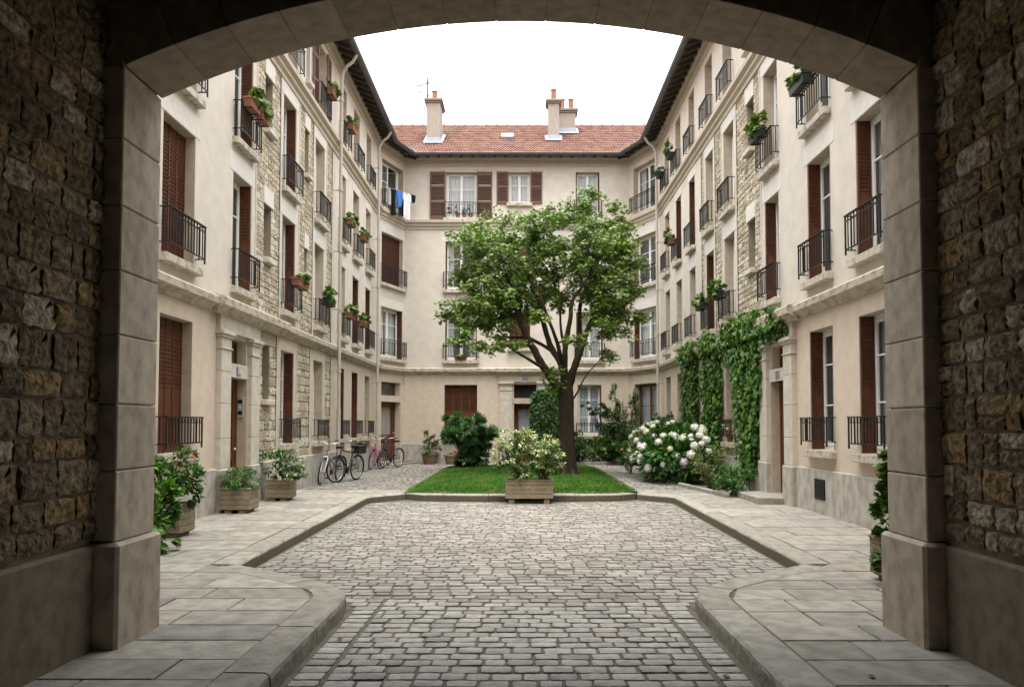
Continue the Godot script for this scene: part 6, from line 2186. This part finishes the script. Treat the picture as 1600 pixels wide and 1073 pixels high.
func _ready() -> void:
	rng.seed = 20240611
	# camera: a shifted lens, tilted slightly up
	var cam := Camera3D.new()
	cam.name = "camera"
	var near := 0.05
	cam.projection = Camera3D.PROJECTION_FRUSTUM
	cam.near = near
	cam.far = 600.0
	cam.size = 2.0 * 536.5 / 1200.0 * near
	cam.frustum_offset = Vector2(-14.0 / 1200.0 * near, 77.3 / 1200.0 * near)
	cam.position = Vector3(0, 1.5, 0)
	cam.rotation_degrees = Vector3(2.3, 0, 0)
	add_child(cam)
	# overcast sky
	var env := Environment.new()
	env.background_mode = Environment.BG_SKY
	var sky := Sky.new()
	var sm := PanoramaSkyMaterial.new()
	sm.panorama = sky_image()
	sky.sky_material = sm
	env.sky = sky
	env.background_energy_multiplier = 1.0
	env.tonemap_mode = Environment.TONE_MAPPER_LINEAR
	env.tonemap_exposure = 3.65
	env.sdfgi_enabled = true
	env.ssao_enabled = true
	env.ssil_enabled = true
	var we := WorldEnvironment.new()
	we.name = "sky"
	we.environment = env
	add_child(we)
	var sun := DirectionalLight3D.new()
	sun.name = "sun"
	sun.light_energy = 0.5
	sun.light_color = Color(1.0, 0.965, 0.91)
	sun.light_angular_distance = 40.0
	sun.shadow_enabled = true
	sun.rotation_degrees = Vector3(-77, -6, 0)
	add_child(sun)
	make_materials()
	paving()
	gatehouse()
	wing(true)
	wing(false)
	rear()
	tree()
	garden()
	for q in bikes(): bicycle(q[0], q[1], q[2], q[3], q[4], q[5], q[6])
	boxes()
	washing()

func bikes() -> Array:
	return [
		["mauve bicycle with pale fork standing nearest the planters, under the window sill", "bike_lilac", P(-4.93, 0, 18.95), P(-4.72, 0, 19.98), -0.10, 0.22, {"step": true, "forkmat": "white_enamel"}],
		["black bicycle with dark plastic basket on its rear rack", "bike_black", P(-4.74, 0, 19.62), P(-4.42, 0, 20.62), -0.08, -0.2, {"rack": true}],
		["pink bicycle standing by the grey bin", "bike_pink", P(-4.90, 0, 25.1), P(-4.7, 0, 26.1), -0.10, 0.15, {"step": true}],
		["dark blue bicycle standing in front of the brown corner door", "bike_blue", P(-4.66, 0, 25.6), P(-4.25, 0, 26.55), -0.06, 0.25, {}]]

func garden() -> void:
	hydrangea()
	var g := Color(0.035, 0.10, 0.02)
	var g2 := Color(0.09, 0.20, 0.045)
	# planters along the wing with the bicycles
	var grp := "square slatted wooden planters along the pavement"
	planter("slatted wooden planter in the shade with an unruly leafy shrub", 0.6, 0.48, 0.36, at(P(-4.77, 0, 10.35)), grp)
	planter("slatted wooden planter holding the clipped round box bush", 0.5, 0.47, 0.34, at(P(-4.79, 0, 13.12)), grp)
	planter("slatted wooden planter with white flowers spilling over its rim", 0.47, 0.47, 0.34, at(P(-4.73, 0, 15.2)), grp)
	planter("long low planter of weathered wood on two feet before the lawn", 0.98, 0.36, 0.37, at(P(0.17, ROAD, 15.93)), "", 4, 0.10)
	shrub("leafy_shrub", "unruly shrub with one orange bloom growing from the shaded planter", "shrub", P(-4.77, 0.44, 10.35), [[Vector3(-0.05, 0.38, 0), Vector3(0.5, 0.36, 0.42), 800], [Vector3(0.3, 0.25, 0.1), Vector3(0.28, 0.3, 0.3), 300], [Vector3(0.1, 0.58, 0), Vector3(0.3, 0.18, 0.3), 200]], "ovate", Vector2(0.06, 0.11), Color(0.045, 0.11, 0.025), Color(0.12, 0.21, 0.055), {"stems": 7, "up": 0.5, "floor": -0.2})
	var ob := put(get_node("leafy_shrub"), "orange_flower", flower_head(0), M.flower_orange, Transform3D(Basis.from_scale(Vector3.ONE * 0.26), Vector3(0.42, 0.62, 0.15)))
	shrub("spilling_shrub", "bright green shrub spilling over beside the stone pier of the archway", "shrub", P(-4.42, 0.0, 9.1), [[Vector3(-0.1, 0.75, 0), Vector3(0.3, 0.34, 0.4), 420], [Vector3(0.08, 0.4, 0.05), Vector3(0.26, 0.4, 0.35), 480], [Vector3(-0.05, 0.98, 0), Vector3(0.24, 0.16, 0.25), 160], [Vector3(0.28, 0.62, -0.1), Vector3(0.2, 0.16, 0.2), 120], [Vector3(0.12, 0.16, 0.1), Vector3(0.24, 0.18, 0.28), 320], [Vector3(0.05, 0.32, 0.12), Vector3(0.3, 0.25, 0.28), 300]], "ovate", Vector2(0.07, 0.13), Color(0.07, 0.18, 0.025), Color(0.17, 0.33, 0.06), {"stems": 5, "up": 0.5})
	shrub("box_bush", "clipped dome of dense green box in a wooden planter", "bush", P(-4.79, 0.40, 13.12), [[Vector3(0, 0.13, 0), Vector3(0.33, 0.2, 0.33), 3200]], "ovate", Vector2(0.028, 0.05), Color(0.045, 0.12, 0.02), Color(0.09, 0.21, 0.04), {"stems": 8, "shell": 0.22})
	shrub("flowering_shrub", "green shrub dotted with cream flowers above a wooden planter", "shrub", P(-4.73, 0.40, 15.2), [[Vector3(0, 0.3, 0), Vector3(0.42, 0.3, 0.4), 1100], [Vector3(0.2, 0.14, 0.15), Vector3(0.3, 0.16, 0.25), 350]], "ovate", Vector2(0.045, 0.09), Color(0.035, 0.10, 0.02), g2, {"stems": 6, "tip": Color(0.6, 0.6, 0.45), "tipshare": 0.10, "floor": -0.1})
	var wf = get_node("flowering_shrub")
	for k in 7: put(wf, "flower", flower_head(k % 4), M.flower_cream, Transform3D(Basis.from_scale(Vector3.ONE * rf(0.22, 0.34)), Vector3(rf(0.0, 0.42), rf(-0.02, 0.16), rf(0.2, 0.42))))
	# the two variegated shrubs in the long planter
	var cream := Color(0.56, 0.58, 0.36)
	shrub("variegated_shrub", "taller cream variegated shrub over one half of the long planter", "shrub", P(-0.06, 0.32, 15.93), [[Vector3(0, 0.78, 0), Vector3(0.42, 0.32, 0.4), 1700], [Vector3(-0.22, 0.5, 0.05), Vector3(0.28, 0.28, 0.3), 800], [Vector3(0.02, 0.2, 0.05), Vector3(0.24, 0.22, 0.24), 600]], "ovate", Vector2(0.05, 0.085), Color(0.06, 0.13, 0.03), Color(0.14, 0.22, 0.07), {"stems": 6, "tip": cream, "tipshare": 0.72, "spread": 0.1}, "variegated shrubs in the long planter")
	shrub("variegated_shrub", "lower cream variegated shrub in the long planter next to the trunk", "shrub", P(0.44, 0.32, 15.93), [[Vector3(0.05, 0.62, 0), Vector3(0.37, 0.28, 0.4), 1400], [Vector3(0.12, 0.36, 0.05), Vector3(0.34, 0.2, 0.3), 800], [Vector3(-0.15, 0.5, 0.0), Vector3(0.22, 0.24, 0.3), 450]], "ovate", Vector2(0.05, 0.085), Color(0.06, 0.13, 0.03), Color(0.14, 0.22, 0.07), {"stems": 6, "tip": cream, "tipshare": 0.68, "spread": 0.1}, "variegated shrubs in the long planter")
	# on the lawn and along the rear wall
	shrub("feathery_shrub", "wide dark green feathery shrub on the back corner of the lawn", "shrub", P(-1.67, 0.06, 25.3), feathery_clumps(), "feather", Vector2(0.13, 0.30), Color(0.045, 0.14, 0.05), Color(0.17, 0.31, 0.13), {"stems": 5, "up": 0.35, "droop": 0.1, "stem_r": 0.014})
	pot("big rounded clay pot by the rear wall with a grey-green plant", at(P(-3.42, 0, 28.9)), 0.33, 0.42, "pot_clay")
	shrub("pot_plant", "grey-green bushy plant in the big clay pot by the rear wall", "plant", P(-3.42, 0.38, 28.9), [[Vector3(0, 0.2, 0), Vector3(0.45, 0.25, 0.4), 420], [Vector3(-0.12, 0.6, 0), Vector3(0.16, 0.3, 0.2), 130], [Vector3(0.2, 0.55, 0), Vector3(0.22, 0.22, 0.2), 150]], "ovate", Vector2(0.08, 0.14), Color(0.06, 0.09, 0.035), Color(0.15, 0.18, 0.07), {"stems": 3, "floor": -0.2})
	pot("wide clay bowl with an orange flower, half hidden by the feathery shrub", at(P(-2.62, 0, 28.8)), 0.27, 0.36, "pot_clay")
	var fl := shrub("pot_flower", "small orange flowered plant in the wide clay bowl", "plant", P(-2.62, 0.32, 28.8), [[Vector3(0, 0.1, 0), Vector3(0.22, 0.12, 0.2), 90]], "ovate", Vector2(0.06, 0.1), g, g2, {"stems": 2, "floor": -0.1})
	for k in 4: put(fl, "flower", flower_head(k), M.flower_orange, Transform3D(Basis.from_scale(Vector3.ONE * 0.4), Vector3(rf(-0.05, 0.2), rf(0.1, 0.2), rf(0.0, 0.15))))
	# tall clipped hedge beside the rear door
	var hd := thing("clipped_hedge", "tall clipped column of dense dark green hedge behind the trunk", "hedge", at(P(1.0, 0, 28.5)))
	var xs := []
	var cols := PackedColorArray()
	for k in 14000:
		var f := rng.randi() % 6
		var u := rf(-1, 1)
		var w := rf(-1, 1)
		var p := Vector3(u * 0.58, lerpf(0.05, 2.66, (w + 1) / 2), 0.42)
		var n := Vector3(0, 0.2, 1)
		if f == 1: p = Vector3(0.58, lerpf(0.05, 2.66, (w + 1) / 2), u * 0.42); n = Vector3(1, 0.2, 0)
		elif f == 2: p = Vector3(-0.58, lerpf(0.05, 2.66, (w + 1) / 2), u * 0.42); n = Vector3(-1, 0.2, 0)
		elif f == 3: p = Vector3(u * 0.56, 2.66, w * 0.4); n = Vector3.UP
		var ins := pow(rng.randf(), 2.0) * 0.16
		var rr := 1.0 - 0.12 * pow(maxf(0.0, p.y / 2.66), 6.0)
		p = Vector3(p.x * rr, p.y - (0.08 if absf(p.x) > 0.45 and p.y > 2.5 else 0.0), p.z * rr) - n * ins + rv() * 0.05
		xs.append(Transform3D(leaf_basis((n + rv() * 0.9 + Vector3(0, -0.4, 0)), (Vector3.UP * 0.7 + n + rv() * 0.4).normalized(), rf(0.085, 0.14)), p))
		cols.append(Color(0.028, 0.085, 0.02).lerp(Color(0.075, 0.17, 0.035), pow(rng.randf(), 2.0)))
	many(hd, "foliage", leaf_mesh("ovate"), M.leaf_soft, xs, cols)
	stems(hd, Vector3.ZERO, 0.3, [Vector3(-0.3, 1.6, 0), Vector3(0.3, 1.8, 0), Vector3(0, 2.2, 0), Vector3(0.1, 1.5, -0.2), Vector3(-0.1, 1.9, 0.1)], 0.03)
	# bed at the foot of the rear wall
	var bedm := MB.new()
	bedm.box(P(1.7, -0.1, 29.6), P(4.9, 0.08, 28.25))
	tag(put(self, "flower_bed", bedm.mesh(), M.earth), "earth of the planted bed along the rear wall", "", "", "structure")
	for k in 5:
		var em := MB.new()
		em.cbox(P(1.68 + k * 0.62, -0.1, 28.28), P(1.68 + k * 0.62 + 0.61, 0.11, 28.14), 0.012)
		var bd = get_node("flower_bed")
		put(bd, "edging_stone", em.mesh(), M["kerb_%d" % (k % 2)])
	shrub("yellow_flowering_shrub", "low yellow-green shrub with yellow blooms in the rear bed", "shrub", P(2.75, 0.05, 28.6), [[Vector3(0, 0.5, 0.05), Vector3(0.65, 0.4, 0.35), 1200]], "ovate", Vector2(0.09, 0.16), Color(0.06, 0.13, 0.02), Color(0.17, 0.25, 0.04), {"stems": 5})
	var yf = get_node("yellow_flowering_shrub")
	for k in 4: put(yf, "flower", flower_head(k % 4), M.flower_yellow, Transform3D(Basis.from_scale(Vector3.ONE * rf(0.3, 0.45)), Vector3(rf(0.15, 0.5), rf(0.3, 0.6), rf(0.25, 0.36))))
	shrub("dark_shrub", "dark green shrub between the trunk and the yellow blooms", "shrub", P(2.0, 0.05, 28.5), [[Vector3(0, 0.6, 0), Vector3(0.45, 0.55, 0.35), 1300], [Vector3(-0.2, 0.3, 0.2), Vector3(0.5, 0.3, 0.3), 700]], "ovate", Vector2(0.08, 0.15), Color(0.025, 0.075, 0.02), Color(0.06, 0.13, 0.035), {"stems": 6})
	shrub("arching_rose", "arching dark rose bush leaning across the lace curtained window", "shrub", P(3.35, 0.05, 28.9), [[Vector3(0, 1.5, 0.1), Vector3(0.5, 0.5, 0.3), 1100], [Vector3(-0.45, 1.95, 0.15), Vector3(0.38, 0.22, 0.2), 380], [Vector3(-0.8, 2.1, 0.15), Vector3(0.25, 0.12, 0.15), 80], [Vector3(0.1, 0.9, 0.15), Vector3(0.55, 0.55, 0.3), 900]], "ovate", Vector2(0.09, 0.15), Color(0.025, 0.075, 0.02), Color(0.07, 0.15, 0.04), {"stems": 5, "stem_r": 0.016})
	shrub("upright_shrub", "slender upright shrub with two tall pale green spires against the rear wall", "shrub", P(4.0, 0.05, 28.7), [[Vector3(-0.25, 1.7, 0), Vector3(0.2, 0.8, 0.2), 620], [Vector3(-0.5, 2.5, 0), Vector3(0.12, 0.4, 0.12), 190], [Vector3(0.22, 1.9, 0), Vector3(0.17, 0.95, 0.2), 640], [Vector3(-0.05, 0.9, 0.1), Vector3(0.5, 0.6, 0.3), 800]], "narrow", Vector2(0.12, 0.2), Color(0.07, 0.12, 0.04), Color(0.17, 0.23, 0.09), {"stems": 5, "droop": -0.4})
	shrub("mixed_border_plant", "broad-leaved border plants at the foot of the two spires", "shrub", P(3.7, 0.05, 28.1), [[Vector3(0, 0.4, 0.1), Vector3(0.6, 0.34, 0.4), 800], [Vector3(0.75, 0.5, 0.3), Vector3(0.4, 0.45, 0.5), 600]], "lobed", Vector2(0.12, 0.2), Color(0.05, 0.12, 0.03), Color(0.13, 0.22, 0.07), {"stems": 4})
	shrub("silver_shrub", "pale silver-green shrub before the brown corner door", "shrub", P(4.75, 0.0, 25.6), [[Vector3(0, 1.35, 0), Vector3(0.5, 0.5, 0.7), 1100], [Vector3(-0.1, 0.8, 0.1), Vector3(0.6, 0.6, 0.8), 1200]], "ovate", Vector2(0.10, 0.17), Color(0.06, 0.13, 0.05), Color(0.20, 0.27, 0.15), {"stems": 6})
	var rs := shrub("salmon_rose", "low rose bush with salmon blooms beside the hydrangea", "shrub", P(3.35, 0.0, 23.4), [[Vector3(0, 0.5, 0), Vector3(0.4, 0.4, 0.5), 380]], "ovate", Vector2(0.07, 0.12), g, g2, {"stems": 5})
	for k in 9: put(rs, "flower", flower_head(k % 4), M.flower_salmon, Transform3D(Basis.from_scale(Vector3.ONE * rf(0.35, 0.6)), Vector3(rf(-0.35, 0.3), rf(0.2, 0.9), rf(0.2, 0.5))))
	# in front of the ivy
	shrub("bronze_shrub", "fine leaved bronze-green shrub between the hydrangea and the doorway", "shrub", P(4.4, 0.0, 17.7), [[Vector3(0, 0.6, 0), Vector3(0.5, 0.4, 0.6), 1500], [Vector3(-0.05, 0.3, 0.1), Vector3(0.42, 0.3, 0.5), 700]], "ovate", Vector2(0.04, 0.075), Color(0.08, 0.11, 0.025), Color(0.17, 0.19, 0.06), {"stems": 8})
	shrub("low_green_shrub", "low bright green shrub at the foot of the ivy beside the doorstep", "shrub", P(4.52, 0.0, 16.2), [[Vector3(0, 0.3, 0), Vector3(0.45, 0.3, 0.6), 1100], [Vector3(-0.1, 0.42, 0.1), Vector3(0.3, 0.2, 0.35), 450]], "ovate", Vector2(0.055, 0.1), Color(0.04, 0.12, 0.025), Color(0.11, 0.23, 0.06), {"stems": 6})
	var ed := thing("bed_edging", "low stone edging in front of the bronze and green shrubs", "edging", at(P(4.05, 0, 17.0)))
	for k in 4:
		var em := MB.new()
		em.cbox(Vector3(-0.05, -0.1, -0.35), Vector3(0.05, 0.09, 0.35), 0.014)
		put(ed, "edging_stone", em.mesh(), M["kerb_%d" % (k % 2)], Transform3D(Basis(Vector3.UP, 0.12), Vector3(-0.18 + k * 0.1, 0, -1.2 + k * 0.72)))
	# beside the other pier
	planter("weathered ribbed planter half hidden by the stone pier on the court side", 0.42, 0.42, 0.34, at(P(3.62, 0, 7.35)), "", 6)
	shrub("climbing_shrub", "loose leafy plant rising beside the stone pier above its planter", "shrub", P(3.6, 0.36, 7.3), [[Vector3(-0.05, 0.25, 0), Vector3(0.25, 0.3, 0.28), 420], [Vector3(0.0, 0.72, 0), Vector3(0.2, 0.22, 0.22), 260], [Vector3(-0.12, -0.05, 0.05), Vector3(0.2, 0.18, 0.2), 220], [Vector3(-0.04, 0.5, 0.05), Vector3(0.22, 0.22, 0.2), 260]], "lobed", Vector2(0.06, 0.11), Color(0.06, 0.13, 0.025), Color(0.15, 0.25, 0.06), {"stems": 4, "floor": -0.32})
	# ivy
	var D := 30.0
	var X := Transform3D(Basis(Vector3(0, 0, 1), Vector3.UP, Vector3(-1, 0, 0)), Vector3(XR, 0, -D))
	ivy("dense dark ivy column farthest along the wing, between two windows", X, [[D - 23.35, D - 21.55, 0.5, 3.8, 0.9]], 1000.0)
	ivy("dense ivy column between the pink geraniums and the farther ivy column", X, [[D - 20.7, D - 19.05, 0.5, 3.85, 0.9]], 1100.0)
	ivy("leafy ivy spreading from the ground up and over the numbered doorway", X, [[D - 17.75, D - 15.75, 0.35, 3.8, 0.45], [D - 18.4, D - 15.6, 2.9, 3.85, 1.0], [D - 16.0, D - 14.15, 3.15, 3.7, 1.0]], 1150.0)
	# a bin against the wall and three dead leaves in the gutter
	var bn := thing("grey_bin", "small pale grey bin with dark lid between the bicycles", "bin", at(P(-5.0, 0, 24.3)))
	var b1 := MB.new()
	b1.cbox(Vector3(-0.13, 0, -0.16), Vector3(0.13, 0.78, 0.16), 0.02)
	put(bn, "body", b1.mesh(), M.grey_paint)
	var b2 := MB.new()
	b2.lathe([Vector2(0.0, 0.98), Vector2(0.1, 0.95), Vector2(0.15, 0.88), Vector2(0.15, 0.78), Vector2(0, 0.78)], 14)
	put(bn, "lid", b2.mesh(), M.plastic_dark)
	var lf := leaf_mesh("lobed")
	var dm := StandardMaterial3D.new()
	dm.albedo_color = lin(0.16, 0.05, 0.03)
	dm.cull_mode = BaseMaterial3D.CULL_DISABLED
	var i := 0
	for q in [[-1.37, 5.9, "dead red leaf lying by the kerb on the bicycle side"], [1.30, 5.0, "dead red leaf lying by the kerb on the doorway side"], [2.1, 4.6, "small dark dead leaf on the flagstones by the pier"]]:
		var y := ROAD + 0.012 if absf(q[0]) < 1.45 else 0.012
		tag(put(self, "dead_leaf", lf, dm, Transform3D(Basis(Vector3.UP, i * 2.1) * Basis.from_scale(Vector3.ONE * 0.055), P(q[0], y, q[1]))), q[2], "leaf", "dead leaves on the ground")
		i += 1

func boxes() -> void:
	var XA := Transform3D(Basis(Vector3(0, 0, -1), Vector3.UP, Vector3(1, 0, 0)), Vector3(XL, 0, 0))
	var XB := Transform3D(Basis(Vector3(0, 0, 1), Vector3.UP, Vector3(-1, 0, 0)), Vector3(XR, 0, -30.0))
	var g0 := Color(0.10, 0.19, 0.04)
	var g1 := Color(0.29, 0.39, 0.12)
	var y := [0, 4.53, 7.23, 10.02]     # height of a box on each floor
	flower_box(XA, 13.85, y[2], 0.5, "terracotta", "terracotta flower box nearest the archway, first of a pair high on the wing", "pale green plant in the nearer terracotta box of the pair", g0, g1, 0.26, 110)
	flower_box(XA, 14.42, y[2], 0.5, "terracotta", "terracotta flower box, second of the pair high on the wing", "feathery green plant in the second terracotta box of the pair", g0, g1, 0.38, 150)
	flower_box(XA, 19.75, y[3], 0.55, "terracotta", "terracotta flower box between wooden louvred shutters on the top floor", "grassy plant between the louvred shutters on the top floor", g0, g1, 0.3, 130)
	flower_box(XA, 22.1, y[3], 0.55, "terracotta", "terracotta flower box on the top floor just past the downpipe", "plant in the top floor box past the downpipe", g0, g1, 0.28, 120)
	flower_box(XA, 22.1, y[2], 0.55, "terracotta", "terracotta flower box one floor above the window beside the downpipe", "bushy plant in the middle floor box past the downpipe", g0, g1, 0.32, 130)
	flower_box(XA, 23.95, y[2], 0.55, "terracotta", "terracotta flower box on the middle floor nearest the washing", "plant in the middle floor box nearest the washing", g0, g1, 0.28, 120)
	flower_box(XA, 17.05, y[1], 0.85, "terracotta", "long terracotta flower box on the first floor railing over the rubble panels", "sparse trailing plant in the long terracotta box", g0, g1, 0.16, 70)
	flower_box(XA, 19.65, y[1], 0.7, "plastic_dark", "dark flower box on the first floor of the bicycle wing", "bright green plant overflowing the dark box above the bicycles", Color(0.08, 0.18, 0.03), Color(0.22, 0.36, 0.08), 0.30, 200)
	flower_box(XA, 22.1, y[1], 0.6, "terracotta", "terracotta flower box on the first floor just past the downpipe", "green plant in the first floor box past the downpipe", g0, g1, 0.28, 150)
	flower_box(XA, 23.95, y[1], 0.6, "terracotta", "terracotta flower box on the first floor above the second pair of bicycles", "green plant above the second pair of bicycles", g0, g1, 0.28, 150)
	flower_box(XB, 30 - 12.95, y[2], 0.7, "plastic_dark", "dark flower box under the arch on the doorway wing", "leafy plant in the dark box close under the arch", g0, g1, 0.2, 120)
	flower_box(XB, 30 - 15.35, y[2], 0.62, "plastic_dark", "dark green flower box beside the tall rubble panel", "large yellow-green plant bursting from the box by the rubble panel", Color(0.10, 0.17, 0.03), Color(0.26, 0.34, 0.09), 0.42, 230)
	flower_box(XB, 30 - 18.55, y[1], 0.6, "plastic_dark", "dark flower box above the pink geraniums", "bright green plant in the dark box above the ivy", Color(0.08, 0.18, 0.03), Color(0.2, 0.34, 0.08), 0.3, 200)
	flower_box(XB, 30 - 20.35, y[1], 0.6, "plastic_dark", "dark flower box with pale flowers above the ivy columns", "straggling plant with pale flowers above the ivy columns", g0, g1, 0.3, 170, "flower_white")
	flower_box(XB, 30 - 24.4, y[2], 0.4, "terracotta", "terracotta box with red flowers on the brown shuttered railing", "red flowered plant high on the doorway wing", g0, g1, 0.42, 160, "flower_red")
	flower_box(XB, 30 - 24.4, y[3], 0.4, "plastic_dark", "dark box with lilac flowers on the top floor of the doorway wing", "lilac flowered plant on the top floor of the doorway wing", g0, g1, 0.34, 90, "flower_lilac")
	flower_box(XB, 30 - 26.3, y[3], 0.4, "plastic_dark", "dark box with white flowers on the last top floor railing", "white flowered plant on the last top floor railing", g0, g1, 0.32, 90, "flower_white")
	# pots on sills of the rear house
	var k := 0
	for q in [[-2.72, 0.07, "white_enamel", "small white pot at the shutter end of the row on the sill", "red"], [-2.45, 0.09, "terracotta", "clay pot, second in the row on the top floor sill", ""], [-2.2, 0.09, "terracotta", "clay pot, third in the row on the top floor sill", ""], [-1.95, 0.09, "terracotta", "clay pot, last in the row on the top floor sill", "red"]]:
		var p := P(q[0], 9.475, BD - 0.06)
		pot(q[3], at(p), q[1], 0.15, q[2], "pots on the top floor sill", "sill_pot")
		var pl := shrub("sill_plant", "dark leafy plant growing in the %s pot of the sill row" % ["white", "second", "third", "last"][k], "plant", p + Vector3(0, 0.13, 0), [[Vector3(0, 0.16, 0), Vector3(0.14, 0.17, 0.1), 60]], "ovate", Vector2(0.05, 0.09), Color(0.03, 0.08, 0.03), Color(0.07, 0.15, 0.05), {"stems": 3, "floor": -0.1}, "plants on the top floor sill")
		if q[4]:
			for j in 4: put(pl, "flower", flower_head(j), M.flower_red, Transform3D(Basis.from_scale(Vector3.ONE * 0.24), Vector3(rf(-0.1, 0.1), rf(0.2, 0.36), rf(-0.02, 0.1))))
		k += 1
	var XC := Transform3D(Basis(), Vector3(-4.52, 0, -BD))
	flower_box(XC, 2.2, 3.935, 0.5, "terracotta", "terracotta trough on the sill of a curtained window of the rear house", "few low stems in the trough of the curtained window", g0, g1, 0.12, 24, "", 0.07)
	var gp := P(XR - 0.06, 1.07, 18.3)
	pot("pot of pink geraniums on the sill behind the iron railing", at(gp), 0.08, 0.15, "terracotta", "", "sill_pot")
	var ge := shrub("pink_geranium", "pink geranium growing behind the railing between the ivy columns", "plant", gp + Vector3(0, 0.14, 0), [[Vector3(0, 0.2, 0), Vector3(0.12, 0.2, 0.3), 110]], "ovate", Vector2(0.05, 0.09), g0, g1, {"stems": 4, "floor": -0.1})
	for j in 5: put(ge, "flower", flower_head(j % 4), M.flower_salmon, Transform3D(Basis.from_scale(Vector3.ONE * rf(0.25, 0.4)), Vector3(rf(-0.16, 0.0), rf(0.1, 0.5), rf(-0.2, 0.3))))

func feathery_clumps() -> Array:
	var out := [[Vector3(0, 0.32, 0.05), Vector3(0.5, 0.3, 0.4), 520], [Vector3(0, 0.85, 0), Vector3(0.5, 0.35, 0.45), 480]]
	for k in 26:
		var a := TAU * k / 26.0 * 2.0 + rf(-0.2, 0.2)
		var el := rf(0.15, 1.15)
		var r := rf(0.55, 1.0)
		var c := Vector3(cos(a) * cos(el) * r, 0.85 + sin(el) * r * 0.85, sin(a) * cos(el) * r * 0.8)
		out.append([c, Vector3(rf(0.18, 0.32), rf(0.1, 0.2), rf(0.18, 0.3)), 95])
	return out
